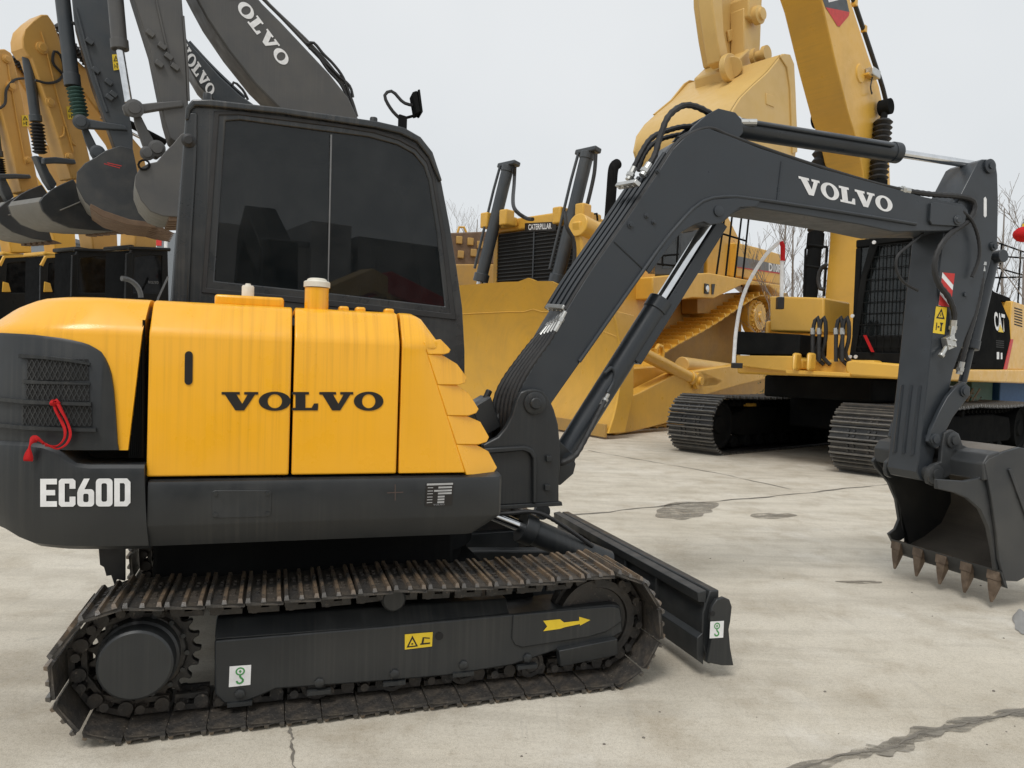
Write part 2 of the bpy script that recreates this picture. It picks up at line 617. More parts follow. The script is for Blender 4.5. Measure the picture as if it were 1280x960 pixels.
def make_track(parent, name, outline, pitch, y0, y1, shoe_mat, bar_mat, chain_mat, thick=.014, grouser=.015, bars=3, chain_h=.07, lip=True, outward=1, first=None):
    """an endless track: chain of links, with every shoe its own sub-part (shared mesh)"""
    st, pt = track_path(outline, pitch)
    w = y1 - y0
    yc = (y0 + y1) / 2
    # chain
    ch = MB()
    for p, a in st:
        ca, sa = math.cos(a), math.sin(a)
        nx, nz = sa, -ca  # inward (outline is clockwise)
        for yy in (yc - w * .095, yc + w * .095):
            hw = w * .03
            c = Vector((p.x + nx * (chain_h * .55 + thick * .5), yy, p.y + nz * (chain_h * .55 + thick * .5)))
            t = Vector((ca, 0, sa)); nn = Vector((nx, 0, nz))
            for sgn in (-1, 1):
                cc = c + t * (sgn * pt * .26) + Vector((0, .012 * sgn * (w / .4), 0))
                ch.cyl(cc - Vector((0, hw, 0)), cc + Vector((0, hw, 0)), chain_h * .38, 12)
            ch.obox(c - nn * chain_h * .34, t * pt * .44, Vector((0, hw * .8, 0)), nn * chain_h * .15)
            ch.obox(c + nn * chain_h * .26, t * pt * .42, Vector((0, hw * .8, 0)), nn * chain_h * .14)
        c2 = Vector((p.x + nx * chain_h * .6 + ca * pt * .26, yc, p.y + nz * chain_h * .6 + sa * pt * .26))
        ch.cyl(c2 - Vector((0, w * .2, 0)), c2 + Vector((0, w * .2, 0)), chain_h * .24, 10)
    tr = ch.build(name, chain_mat, parent)
    if first is None:
        s = MB()
        hp = pt * .5
        # a plate with a bent trailing lip; local x = along the track, z = outwards
        prof = [(-hp * .93, 0), (-hp * .93, thick), (hp * .86, thick), (hp * 1.02, thick - (.008 if lip else 0)), (hp * 1.02, -(.006 if lip else 0)), (hp * .86, 0)]
        b = .018 * w / .4
        A = [(x, -w / 2 + (b if abs(x) > hp * .9 else 0), z) for x, z in prof]
        B = [(x, w / 2 - (b if abs(x) > hp * .9 else 0), z) for x, z in prof]
        s.solid(A, B)
        nf = len(s.bm.faces)
        for k in range(bars):
            x = -hp * .82 + (2 * hp * .80) * k / max(1, bars - 1) if bars > 1 else -hp * .6
            h = grouser if k != 1 or bars == 1 else grouser * .82
            bw = pt * .045
            s.solid([(x - bw * 1.5, -w / 2 + .004, thick * .9), (x + bw * 1.5, -w / 2 + .004, thick * .9), (x + bw * 1.5, w / 2 - .004, thick * .9), (x - bw * 1.5, w / 2 - .004, thick * .9)],
                    [(x - bw, -w / 2 + .012, thick + h), (x + bw, -w / 2 + .012, thick + h), (x + bw, w / 2 - .012, thick + h), (x - bw, w / 2 - .012, thick + h)])
        nb = len(s.bm.faces)
        for bx in (-hp * .36, hp * .36):
            for by in (-w * .20, -w * .11, w * .11, w * .20):
                s.cyl((bx, by, thick * .9), (bx, by, thick + grouser * .5), w * .022, 8)
        s.bm.faces.ensure_lookup_table()
        for i, f in enumerate(s.bm.faces):
            f.material_index = 1 if nf <= i < nb else 0
        me = s.mesh('track_shoe', [shoe_mat, bar_mat])
    else:
        me = first
    for p, a in st:
        o = bpy.data.objects.new('track_shoe', me)
        C.objects.link(o); o.parent = tr
        ca, sa = math.cos(a), math.sin(a)
        X = Vector((ca, 0, sa)); Z = Vector((-sa, 0, ca)); Y = Z.cross(X)
        mw = Matrix.Identity(4)
        j = random.uniform(-.0025, .0025)
        for i in range(3):
            mw[i][0] = X[i]; mw[i][1] = Y[i]; mw[i][2] = Z[i]
        mw[0][3] = p.x; mw[1][3] = yc + j; mw[2][3] = p.y
        o.matrix_local = mw
    return tr, me
# ================================================================== the small excavator in front
A = Frame(-1.2997, 2.6244, math.radians(17.7))
ex = thing('excavator', A, 'small amber and charcoal crawler excavator with raised boom, nearest in the yard', 'excavator')


def ybox(name, mat, x0, x1, y0, y1, z0, z1, bevel=.006, parent=None):
    return MB().box(x0, x1, y0, y1, z0, z1).build(name, mat, parent or ex, bevel)


def onplane(y):
    return lambda pts: [Vector((p[0], y, p[1])) for p in A.pl(y, pts)]


def pp(u, v, y): return A.y(u, v, y)


# ---------------------------------------------------------------- undercarriage
TR_PATH = stadium(-.040, .258, .225, 1.855, .264, .232, .012)
near, shoe_me = make_track(ex, 'track', TR_PATH, .136, 0.0, .40, M['shoe'], M['bar'], M['steel'])
far, _ = make_track(ex, 'track', TR_PATH, .136, 1.50, 1.90, M['shoe'], M['bar'], M['steel'], first=shoe_me)


def side_frame(y0, s):
    """track frame; s=+1: outer face at y0 looking to -y, s=-1: mirrored for the other track"""
    fy = lambda d: y0 + s * d
    face = A.pl(.10, [(268, 801), (480, 783), (640, 768), (765, 755), (776, 757), (779, 790), (764, 799), (700, 812), (640, 832), (560, 845), (480, 852), (400, 858), (345, 862), (322, 872), (300, 880), (280, 880), (268, 868)])
    mb = MB().prism(face, fy(0), fy(.22))
    zt = face[0][1]
    x0, x1 = face[0][0], face[0][0] + 1.18
    mb.solid([(x0, fy(.003), zt + .001), (x0, fy(.075), zt + .062), (x0, fy(.215), zt + .062), (x0, fy(.215), zt + .001)],
             [(x1, fy(.003), zt + .001), (x1, fy(.075), zt + .062), (x1, fy(.215), zt + .062), (x1, fy(.215), zt + .001)])
    fr = mb.build('track_frame', M['dark'], ex, .008)
    return fr


fr = side_frame(.10, 1)
fr2 = side_frame(1.80, -1)
# idler yoke cover, track guide, bolts, hole, arrow and labels on the near frame
ck = A.pl(.10, [(641, 768), (764, 757), (774, 759), (777, 776), (758, 789), (735, 796), (652, 809), (643, 806), (639, 798)])
MB().prism(ck, .092, .104).build('yoke_cover', M['dark'], fr, .005)
gp = A.pl(.085, [(697, 812), (770, 797), (773, 819), (701, 834)])
MB().solid([(x, .088 + (.018 if i > 1 else 0) - .02, z) for i, (x, z) in enumerate(gp)], [(x, .125, z) for x, z in gp]).build('track_guide', M['dark'], fr, .004)
for u, v in ((300, 867), (399, 853), (493, 842), (579, 831), (659, 822)):
    p = pp(u, v, .10); mb = MB()
    mb.lathe((p.x, .101, p.z), (0, -1, 0), [(0, .020), (.010, .020), (.014, .012), (.014, 0)], 6)
    mb.box(p.x - .045, p.x + .045, .090, .120, p.z - .046, p.z - .030)
    mb.build('roller_bolt', M['dark'], fr)
p = pp(549, 795, .10)
MB().cyl((p.x, .0975, p.z), (p.x, .12, p.z), .017, 20).build('frame_hole', M['gap'], fr)
ay = .0895
multi([[pp(u, v, ay) for u, v in q] for q in ([(679, 789), (684, 783), (679, 776), (700, 774), (705, 778), (724, 776), (724, 771), (738, 775), (725, 782), (725, 780), (706, 784), (700, 786)],)], 'direction_arrow', M['labely'], fr)
warn_label(fr, quad_place(*(pp(u, v, .097) for u, v in ((506, 812), (540, 808), (541, 790), (506, 793)))), Vector((0, -.001, 0)))
hook_label(fr, quad_place(*(pp(u, v, .097) for u, v in ((286, 859), (313, 856), (314, 831), (287, 833)))), Vector((0, -.001, 0)))

for side, s in ((0.0, 1), (1.90, -1)):
    Y = lambda d: side + s * d
    # toothed drive wheel and its motor cover
    hx, hz = -.002, .268
    mb = MB()
    nt_ = 21
    prof = []
    for i in range(nt_):
        a = 2 * PI * i / nt_
        for da, r in ((-.40, .168), (-.22, .176), (-.10, .196), (.10, .196), (.22, .176), (.40, .168)):
            q = a + da * 2 * PI / nt_
            prof.append((hx + r * math.cos(q), hz + r * math.sin(q)))
    mb.prism(prof, Y(.175), Y(.205))
    mb.lathe((hx, Y(.175), hz), (0, -s, 0), [(-.04, .15), (0, .15), (.02, .145), (.025, .13)], 32)
    spr = mb.build('sprocket', M['steel'], ex, .002, 1)
    mb = MB()
    mb.lathe((hx - .012, Y(.16), hz + .006), (0, -s, 0), [(0, .140), (.055, .140), (.062, .131), (.10, .131), (.118, .127), (.124, .119), (.125, 0)], 48)
    for k in range(14):
        a = 2 * PI * k / 14
        mb.cyl((hx + .150 * math.cos(a), Y(.152), hz + .150 * math.sin(a)), (hx + .150 * math.cos(a), Y(.142), hz + .150 * math.sin(a)), .010, 6)
    hub = mb.build('hub_cover', M['dark'], spr, 0)
    # front idler wheel
    mb = MB()
    mb.lathe((1.842, Y(.145), .268), (0, s, 0), [(0, .10), (.0, .145), (-.012, .150), (-.012, .185), (.03, .190), (.03, .205), (.08, .205), (.08, .190), (.122, .185), (.122, .145), (.11, .10), (.11, 0)], 40)
    mb.cyl((1.842, Y(.11), .268), (1.842, Y(.145), .268), .05, 18)
    mb.build('idler_wheel', M['steel'], ex)
    # bottom rollers and the carrier roller on top
    for k in range(5):
        x = .33 + k * .30
        MB().lathe((x, Y(.12), .105), (0, s, 0), [(0, 0), (0, .035), (.012, .045), (.012, .062), (.03, .065), (.03, .055), (.13, .055), (.13, .065), (.148, .062), (.148, 0)], 20).build('track_roller', M['steel'], ex)
    p = A.y(492, 745, .13)
    MB().lathe((p.x, Y(.115), p.z - .012), (0, s, 0), [(0, 0), (0, .042), (.010, .050), (.07, .052), (.07, .034), (.16, .034), (.16, 0)], 24).build('carrier_roller', M['dark'], ex)

# cross member, slewing ring, travel motors
mb = MB()
mb.prismx([(.30, .30), (.62, .42), (1.28, .42), (1.60, .30), (1.60, .22), (.30, .22)], .45, 1.45)
mb.box(.25, 1.60, .30, .34, .2, .36); mb.box(.25, 1.60, 1.56, 1.60, .2, .36)
mb.build('carbody', M['black'], ex, .01)
MB().lathe((.98, .95, .42), (0, 0, 1), [(0, .42), (.08, .42), (.08, .47), (.20, .47), (.20, .40), (.30, .40)], 48).build('slewing_ring', M['black'], ex)
for a_, b_ in ((.25, .62), (1.65, 1.28)): MB().cyl((0, a_, .27), (0, b_, .27), .11, 20).build('travel_motor', M['black'], ex)
# guard strip hanging at the back under the counterweight
MB().solid(*[[(x, y, z) for x, z in A.pl(.40, [(123, 682), (156, 682), (156, 726), (146, 724), (143, 731), (139, 719), (133, 720), (130, 709), (125, 706)])] for y in (.40, .42)]).build('rubber_flap', M['rubber'], ex)
MB().box(-.02, 1.25, .45, 1.60, .44, .70).build('dark_underfill', M['black'], ex, .02)  # dark block added so the gap under the house shows no bright ground

# ---------------------------------------------------------------- dozer blade
mb = MB()
# mouldboard cross-section in x-z, swept across the machine
XB = 2.345
sec = [(XB + .02, .06), (XB + .085, .07), (XB + .045, .16), (XB + .035, .24), (XB + .055, .31), (XB + .062, .355), (XB + .062, .40), (XB + .015, .40), (XB + .0, .36), (XB - .02, .30), (XB - .02, .17)]
BY0, BY1 = 0.02, 1.90
mb.prism(sec, BY0 + .02, BY1 - .02)
bl = mb.build('blade', M['dark'], ex, .006)
mb = MB()
mb.prism([(XB - .005, .345), (XB - .045, .352), (XB - .05, .395), (XB - .005, .402)], BY0 + .02, BY1 - .02)
mb.prism([(XB - .006, .06), (XB - .04, .085), (XB - .045, .185), (XB - .006, .215)], BY0 + .02, BY1 - .02)
mb.box(XB - .012, XB - .006, BY0 + .02, BY1 - .02, .155, .372)
for y in (.45, .8, 1.1, 1.45):
    mb.box(XB - .04, XB - .010, y - .006, y + .006, .20, .35)
mb.build('blade_rib', M['dark'], bl, .003)
endp = A.pl(.02, [(881, 826), (888, 790), (885, 772), (887, 757), (893, 748), (902, 745), (909, 748), (912, 757), (910, 775), (908, 785), (910, 808), (914, 830), (900, 830)])
MB().prism(endp, 0.0, .022).build('end_plate', M['dark'], bl, .004)
MB().prism(endp, BY1 - .022, BY1).build('end_plate', M['dark'], bl, .004)
p = pp(891, 767, 0.0)
MB().cyl((p.x, -.0015, p.z), (p.x, .01, p.z), .012, 16).build('lifting_eye', M['gap'], bl)
hook_label(bl, quad_place(*(pp(u, v, -.002) for u, v in ((887, 798), (904, 797), (905, 776), (888, 777)))), Vector((0, -.001, 0)))
pf = A.y(679, 640, 1.88)
MB().cyl((pf.x - .01, 1.86, .405), (pf.x - .01, 1.90, .405), .055, 20).build('lifting_eye', M['dark'], bl)
for y in (.62, 1.28):
    MB().obox((1.85, y, .25), (.48, 0, -.02), (0, .05, 0), (0, 0, .06)).build('blade_arm', M['dark'], ex, .01)
a = Vector((1.42, .72, .50)); b = Vector((2.24, .74, .33))
p1 = A.y(655, 660, .72); p2 = A.y(760, 704, .72)
d = (p2 - p1).normalized()
mb = MB().cyl(p1, p1 + d * .52, .068, 24)
mb.cyl(p1 - d * .02, p1 + d * .05, .080, 24)
cy = mb.build('blade_cylinder', M['dark'], ex, .003)
MB().cyl(p1 - d * .20, p1, .030, 20).build('piston_rod', M['chrome'], cy)
MB().hose([p1 + Vector((-.25, .05, .06)), p1 + Vector((-.1, -.05, .09)), p1 + Vector((.08, -.06, .08)), p1 + d * .4 + Vector((0, -.05, .06))], .012).build('hose', M['rubber'], cy)

# ---------------------------------------------------------------- house: plan outline of the right side and the tail
RC = .50


def W(x):
    """y of the house's right wall at x: straight, then the round tail corner"""
    if x > -.17: return .05
    t = min(.499, -.17 - x)
    return .05 + RC - math.sqrt(RC * RC - t * t)


def wall(u, v):
    y = .05
    for _ in range(12):
        p = A.y(u, v, y); y = .5 * y + .5 * W(p.x)
    return A.y(u, v, y)


def wnorm(x):
    e = .004
    dy = (W(x + e) - W(x - e)) / (2 * e)
    n = Vector((dy, -1, 0)); return n.normalized()


def ev(pts, x):
    """height of an outline (x, z) at x"""
    if x <= pts[0][0]: return pts[0][1]
    for (a, b), (c, d) in zip(pts, pts[1:]):
        if a <= x <= c: return b + (d - b) * (x - a) / (c - a) if c > a else d
    return pts[-1][1]


def W3(u, v):
    p = wall(u, v); return (p.x, p.z)


ZB = 1.062                      # bottom of the rear hood
ZBP = .955                      # bottom of the side panels
TOPSEC = [(.0, 1.46), (.006, 1.482), (.020, 1.50), (.075, 1.575), (.095, 1.592), (.13, 1.600)]
# core behind every panel: what is seen in the gaps
mb = MB()
mb.box(-.40, .93, .20, 1.80, .95, 1.53); mb.box(.93, 1.22, .30, .98, .95, 1.25)
mb.build('engine_bay', M['gap'], ex)


def side_panel(name, u0, u1, label=None):
    """flat panel between two seams given at mid height"""
    x0, x1 = pp(u0, 480, .05).x, pp(u1, 480, .05).x
    sec = [(.05, ZBP)] + [(.05 + i, z) for i, z in TOPSEC] + [(.60, 1.607), (.60, 1.58), (.15, 1.57), (.08, 1.45), (.08, ZBP)]
    mb = MB().solid([(x0, y, z) for y, z in sec], [(x1, y, z) for y, z in sec])
    return mb.build(name, M['yellow'], ex, .007, 3, 40)


door = side_panel('engine_door', 185.0, 363.5)
door2 = side_panel('engine_door', 367.0, 498.5)
# pull slot of the door
q = rrect(0, 0, 1, 1, .3)
sl = quad_place(*(pp(u, v, .0465) for u, v in ((230.5, 481), (240.5, 481), (241, 439), (231, 439))))
rim = [sl(.5 + .5 * math.cos(t), (.12 + .12 * math.sin(t)) if t > PI else (.88 + .12 * math.sin(t))) for t in (2 * PI * (i + .5) / 24 for i in range(24))]
mb = MB(); mb.solid(rim, [p + Vector((0, .012, 0)) for p in rim])
mb.build('door_slot', M['vblack'], door)
# word across the two doors
pl_ = quad_place(*(pp(u, v, .0475) for u, v in ((277, 513), (479, 513), (479, 490), (277, 490))))
letters('VOLVO', SLAB, pl_, 'lettering', M['vblack'], ex)

# front cover: flat side up to a slanting crease, then an angled front with stepped ventilation fins
_ca, _cb = pp(530, 427, .05), pp(583, 594, .05)
def xcr(z): return _ca.x + (_cb.x - _ca.x) * (z - _ca.z) / (_cb.z - _ca.z)
def fin_pt(u, v, s=.75):
    y = .05
    for _ in range(16):
        p = A.y(u, v, y); y = .6 * y + .4 * (.05 + s * max(0, p.x - xcr(p.z)))
    return A.y(u, v, y)
def cr(v):
    p = pp(530 + (v - 427) * .3174, v, .05); return p
x0 = pp(501.5, 480, .05).x
ZS = 1.462
def fx_at(z):
    v = [(1.462, fin_pt(551, 424).x), (1.50, pp(546, 416, .08).x), (1.54, pp(538, 407, .11).x), (1.575, pp(527, 399, .14).x), (1.592, pp(518, 395.5, .16).x), (1.62, pp(510, 393, .18).x)]
    for (a, b), (c, d) in zip(v, v[1:]):
        if a <= z <= c: return b + (d - b) * (z - a) / (c - a)
    return v[0][1] if z < v[0][0] else v[-1][1]
rings = []
for z in (ZBP, 1.05, 1.15, 1.25, 1.35, 1.42, 1.448):
    xc = xcr(z)
    rings.append([(x0, .05, z), (xc - .012, .05, z), (xc - .003, .0525, z), (xc + .004, .060, z), (xc, .62, z), (x0, .62, z)])
for i, z in TOPSEC:
    xf2 = fx_at(z)
    k_ = max(.02, (xf2 - xcr(ZS)) * .72 + i * .2)
    kx = max(xf2 - k_ * 1.3, x0 + .01)
    rings.append([(x0, .05 + i, z), (kx, .05 + i, z), (kx + (xf2 - kx) * .55, .05 + i + k_ * .45, z), (xf2, .05 + i + k_, z), (xf2 - .02, .62, z), (x0, .62, z)])
mb = MB(); mb.loft(rings)
fc = mb.build('front_cover', M['yellow'], ex, .004, 2, 50)
FINS = [(427, (551, 424), [(556, 431), (559, 437), (557, 441)], (552, 443), 443),
        (443, (552, 443), [(570, 455), (579, 471), (577, 478.5)], (571, 481), 481),
        (481, (571, 481), [(585, 492), (594, 511), (591, 516)], (583, 519.5), 519.5),
        (519.5, (583, 519.5), [(599, 527), (607, 546), (604, 552)], (595, 555.5), 555.5),
        (555.5, (595, 555.5), [(609, 564), (617, 584), (613, 590)], (606, 593), 594)]
for va, o0, out, o1, vb in FINS:
    nf_ = Vector((.6, -.8, 0))
    a = [cr(va), fin_pt(*o0)] + [fin_pt(*q) + nf_ * .020 * w_ for q, w_ in zip(out, (.35, 1, 1))] + [fin_pt(*o1) + nf_ * .014, cr(vb) + Vector((0, -.0008, 0))]
    b = [Vector((p.x - .03, .62, p.z)) for p in a]
    MB().solid(a, b).build('cover_fin', M['yellow'], fc, .0035, 2, smooth=30)
mb = MB()
mb.prism([(xcr(ZBP) - .08, ZBP + .01), (xcr(1.44) - .06, 1.44), (xcr(1.44) + .012, 1.44), (xcr(ZBP) + .012, ZBP + .01)], .065, .60)
mb.build('fin_backing', M['gap'], fc)

# rear hood: yellow wall that turns round the tail corner
XS = pp(164, 480, .05).x
cols = []
xe = [-.655, -.62, -.57, -.51, -.45, -.39, -.33, -.27, -.22, -.17, -.12, -.08]


def hood_ring(x, hi=None):
    y = W(x); n = wnorm(x)
    r = []
    for i, z in [(0, ZB - .01)] + TOPSEC:
        k = i if x > -.17 else i * (1 + .6 * min(1, (-.17 - x) / .3))
        dz = -max(0, (-.42 - x)) ** 1.5 * .35 if z > 1.4 else 0
        r.append(Vector((x, y, z + dz)) - n * k)
    r.append(Vector((max(x, -.50), .75, 1.605 + (-max(0, (-.42 - x)) ** 1.5 * .35))))
    r.append(Vector((max(x, -.50), .75, ZB)))
    return r


rings = [hood_ring(x) for x in xe]
# slanted front edge that leaves the louvre wedge open: bottom at u=160, top at u=183
def slant(u0, u1):
    xb, xt = pp(u0, 575, .05).x, pp(u1, 385, .05).x
    r = []
    for q in hood_ring(-.05):
        t = (q.z - 1.062) / (1.6 - 1.062)
        r.append(Vector((xb + (xt - xb) * t, q.y, q.z)))
    return r
rings.append(slant(160, 182.5))
hood = MB().loft(rings).build('rear_hood', M['yellow'], ex, 0, smooth=48)
# louvres in the wedge
mb = MB()
for k in range(7):
    u = 163 + k * 2.6
    a = pp(u, 572, .075); b = pp(u + 1.4, 400 + (6 - k) * 24, .075)
    mb.obox((a + b) / 2, (.0035, .006, 0), (0, .004, 0), (b - a) / 2)
mb.build('louvre', M['black'], ex)

# dark ventilation panel laid on the rear hood
vt = [W3(u, v) for u, v in ((-70, 420), (-40, 417), (0, 416), (40, 418), (80, 423), (100, 427), (115, 432), (127, 440), (135, 452), (140, 468), (143, 488), (145.5, 520), (148, 560), (148.8, 574))]
xr = vt[-1][0]
mb = MB()
RINGS = []
xs = [-.64 + (xr + .64) * t for t in [0, .1, .2, .3, .4, .5, .58, .66, .72, .78, .82, .86, .89, .915, .935, .95, .965, .975, .985, .993, 1]]
for x in xs:
    zt = ev(vt, x); n = wnorm(x); y = W(x)
    base = Vector((x, y, 0))
    hh = max(.004, zt - (ZB - .01))
    RINGS.append([base - n * -.0 + Vector((0, 0, ZB - .01)), base + n * .012 + Vector((0, 0, ZB - .008)), base + n * .012 + Vector((0, 0, ZB - .01 + hh * .97)), base + n * .006 + Vector((0, 0, ZB - .01 + hh)), base - n * .01 + Vector((0, 0, ZB - .01 + hh))])
vent = mb.loft(RINGS).build('vent_panel', M['dark'], hood, 0, smooth=40)


def wpatch(us, vs0, vs1, off, mb, solid=.0):
    """strip on the wall between two pixel rows, along columns"""
    lo, hi = [], []
    for u, a, b in zip(us, vs0, vs1):
        for lst, v in ((lo, b), (hi, a)):
            p = wall(u, v); lst.append(p + wnorm(p.x) * off)
    if solid:
        rings = []
        for l, h in zip(lo, hi):
            n = wnorm(l.x) * solid
            rings.append([l, h, h + (n * 1) - Vector((0, 0, .002)), l + n + Vector((0, 0, .002))])
        mb.loft(rings)
    else:
        for i in range(len(us) - 1):
            mb.poly([lo[i], lo[i + 1], hi[i + 1], hi[i]])


def lattice(us, v0, v1, off, name):
    """expanded-metal grille: dark ground with two sets of slanted strands"""
    mb = MB()
    wpatch([us[0] + (us[1] - us[0]) * i / 8 for i in range(9)], [v0] * 9, [v1] * 9, off + .001, mb)
    g = mb.build('grille_ground', M['gap'], vent)
    mb = MB()
    W_, H_ = us[1] - us[0], v1 - v0
    st = 6.2
    n = int((W_ + H_) / st) + 1
    for k in range(-int(H_ * .5 / st) - 1, n):
        for sgn in (1, -1):
            pts = []
            for t in (0, 1):
                u = us[0] + k * st + (t - .5) * sgn * H_ * .5 + H_ * .25
                v = v0 + t * H_
                pts.append((u, v))
            (ua, va), (ub, vb) = pts
            # clip to the opening
            def cl(u, v, u2, v2):
                if u < us[0]:
                    f = (us[0] - u) / (u2 - u) if u2 != u else 2
                    return (us[0], v + (v2 - v) * f) if 0 <= f <= 1 else None
                if u > us[1]:
                    f = (us[1] - u) / (u2 - u) if u2 != u else 2
                    return (us[1], v + (v2 - v) * f) if 0 <= f <= 1 else None
                return (u, v)
            A_ = cl(ua, va, ub, vb); B_ = cl(ub, vb, ua, va)
            if not A_ or not B_: continue
            a = wall(*A_); b = wall(*B_)
            if (b - a).length < .008: continue
            nn = wnorm((a.x + b.x) / 2)
            a += nn * (off + .004); b += nn * (off + .004)
            d = (b - a).normalized(); s_ = d.cross(nn) * .0016
            mb.poly([a - s_, b - s_, b + s_, a + s_])
    mb.build('grille', M['dark'], vent)


for us, v0, v1 in (((38, 112), 449, 475), ((37, 113), 480, 501), ((33, 116), 507, 532)):
    lattice(us, v0, v1, .0145, 'grille')
mb = MB()
U5 = (-30, 10, 40, 80, 116)
wpatch(U5, (493, 496, 499, 501, 502), (499, 502, 505, 506.5, 507.5), .012, mb, .018)
wpatch((-30, 10, 40, 80, 122), (525, 528, 531, 533, 534), (530, 534, 537, 538.5, 539.5), .012, mb, .020)
wpatch((30, 60, 90, 114), (442, 444.5, 448, 453), (448, 449.5, 453, 457), .012, mb, .012)
wpatch((34, 60, 90, 114), (474, 475.5, 477, 478), (480, 480.5, 481, 481.5), .012, mb, .010)
mb.build('vent_ridge', M['dark'], vent, 0, smooth=60)
# counterweight
ct = [W3(u, v) for u, v in ((-60, 546), (0, 550), (40, 552), (60, 555), (76, 561), (88, 571), (98, 578), (112, 580), (183, 580))]
cb = [W3(u, v) for u, v in ((-60, 640), (0, 662), (18, 675), (40, 685), (80, 689), (190, 689))]
xr = pp(181, 600, .05).x
RINGS = []
for x in [-.64, -.60, -.55, -.50, -.45, -.40, -.35, -.31, -.27, -.25, -.23, -.21, -.19, -.17, -.14, -.10, -.05, xr - .004]:
    zt = ev(ct, x); zb = ev(cb, x); n = wnorm(x); base = Vector((x, W(x), 0))
    dx = lambda z: Vector((.022 * (1 - (z - .69) / .4), 0, 0)) if x > -.03 else Vector((0, 0, 0))
    R_ = [base - n * .30 + Vector((0, 0, zb))]
    for o_, z in ((-.035, zb), (.002, zb + .02), (.024, zb + .085), (.032, zb + .16), (.032, zt - .03), (.028, zt - .012), (.016, zt), (-.06, zt + .003)):
        R_.append(base + n * o_ + Vector((0, 0, z)) + dx(z))
    R_.append(base - n * .30 + Vector((0, 0, zt)))
    RINGS.append(R_)
cw = MB().loft(RINGS).build('counterweight', M['dark'], ex, 0, smooth=27)
MB().box(-.62, .02, .75, 1.80, .70, 1.05).build('counterweight_body', M['dark'], cw, .03)


def wl(x, y):
    u = 58 + 107 * x; v = 630.5 - 34.5 * y + .6 * (1 - x)
    p = wall(u, v); return p + wnorm(p.x) * .0355


letters('EC60D', COND, wl, 'lettering', M['white'], cw)

# ---------------------------------------------------------------- skirt of the main frame
sk0 = pp(185, 603, .03).x
sec = [(.20, .70), (.085, .695), (.035, .775), (.030, .785), (.030, .925), (.035, .938), (.060, .945), (.30, .945)]
RINGS = []
xf = pp(631, 590, .03).x
for x, o in ((sk0, 0), (xf - .14, 0), (xf - .045, .001), (xf - .018, .010), (xf - .004, .030), (xf, .075)):
    RINGS.append([(x - (.10 if z < .72 and x > 1 else 0), y + o, z) for y, z in sec])
sk = MB().loft(RINGS).build('side_skirt', M['dark'], ex, 0, smooth=30)
MB().box(.05, xf - .02, .25, 1.85, .72, .93).build('main_frame', M['black'], ex, .02)
# bolted cover plate, data plate, cross mark
qp = quad_place(*(pp(u, v, .0265) for u, v in ((265, 648), (339, 646), (339, 613), (265, 613))))
a = [qp(*t) for t in rrect(0, 0, 1, 1, .08, 4)]
MB().solid(a, [p + Vector((0, .008, 0)) for p in a]).build('cover_plate', M['dark'], sk, .002)
for t in ((.06, .12), (.94, .12), (.06, .88), (.94, .88)):
    p = qp(*t); MB().lathe(p, (0, -1, 0), [(0, .008), (.004, .008), (.005, 0)], 8).build('cover_bolt', M['dark'], sk)
dp = quad_place(*(pp(u, v, .0270) for u, v in ((531, 633), (565, 631.5), (567, 603), (533, 604))))
pb = decal('data_plate', M['vblack'], sk, dp)
P = [[(0.02, .9), (.98, .9), (.98, .985), (.02, .985)]]
for y in (.80, .66, .54, .40, .28, .16):
    P.append([(.45 if y != .66 else .30, y - .04), (.95 if y > .5 else .7, y - .04), (.95 if y > .5 else .7, y + .035), (.45 if y != .66 else .30, y + .035)])
    P.append([(.06, y - .015), (.26, y - .015), (.26, y + .015), (.06, y + .015)])
multi([[dp(*q) + Vector((0, -.001, 0)) for q in p] for p in P], 'data_lines', plain('label_silver', (.42, .42, .42), .4), pb)
letters('VOLVO', SLAB, quad_place(*(dp(*q) + Vector((0, -.001, 0)) for q in ((.3, .02), (.72, .02), (.72, .09), (.3, .09)))), 'lettering', M['grey'], pb)
mb = MB()
for r, w_ in (((.30, .46), .03),):
    cm = quad_place(*(pp(u, v, .0285) for u, v in ((484, 626), (504, 625.5), (504, 605), (484, 606))))
    mb.poly([cm(*q) for q in ((.47, 0), (.53, 0), (.53, 1), (.47, 1))])
    mb.poly([cm(*q) + Vector((0, -.0005, 0)) for q in ((0, .47), (1, .47), (1, .53), (0, .53))])
mb.build('cross_mark', paint('faint_red_mark', (.07, .045, .04), .5), sk)

# things on top of the hood
def topz(u, v, y): return A.y(u, v, y)
mb = MB()
p0, p1 = pp(268, 374, .22), pp(355, 380, .22)
mb.box(p0.x, p1.x, .22, .50, 1.595, 1.640)
mb.build('hood_lid', M['yellow'], ex, .012, 3)
p = pp(310, 362, .34)
MB().lathe((p.x, .34, 1.64), (0, 0, 1), [(0, .024), (.045, .024), (.05, .021), (.05, .012), (.058, .010), (.058, 0)], 16).build('breather_cap', M['cream'], ex)
p = pp(396, 366, .22)
fn = MB().lathe((p.x, .22, 1.58), (0, 0, 1), [(0, .047), (.105, .047), (.105, .045), (.11, 0)], 28).build('filler_neck', M['yellow'], ex)
MB().lathe((p.x, .22, 1.688), (0, 0, 1), [(0, .052), (.020, .052), (.024, .048), (.026, .040), (.032, .038), (.036, .03), (.036, 0)], 28).build('filler_cap', M['cream'], fn)
for u in (430, 451, 487):
    p = pp(u, 386, .20); MB().box(p.x - .02, p.x + .02, .20, .26, 1.59, 1.618).build('hood_hinge', M['yellow'], ex, .008)

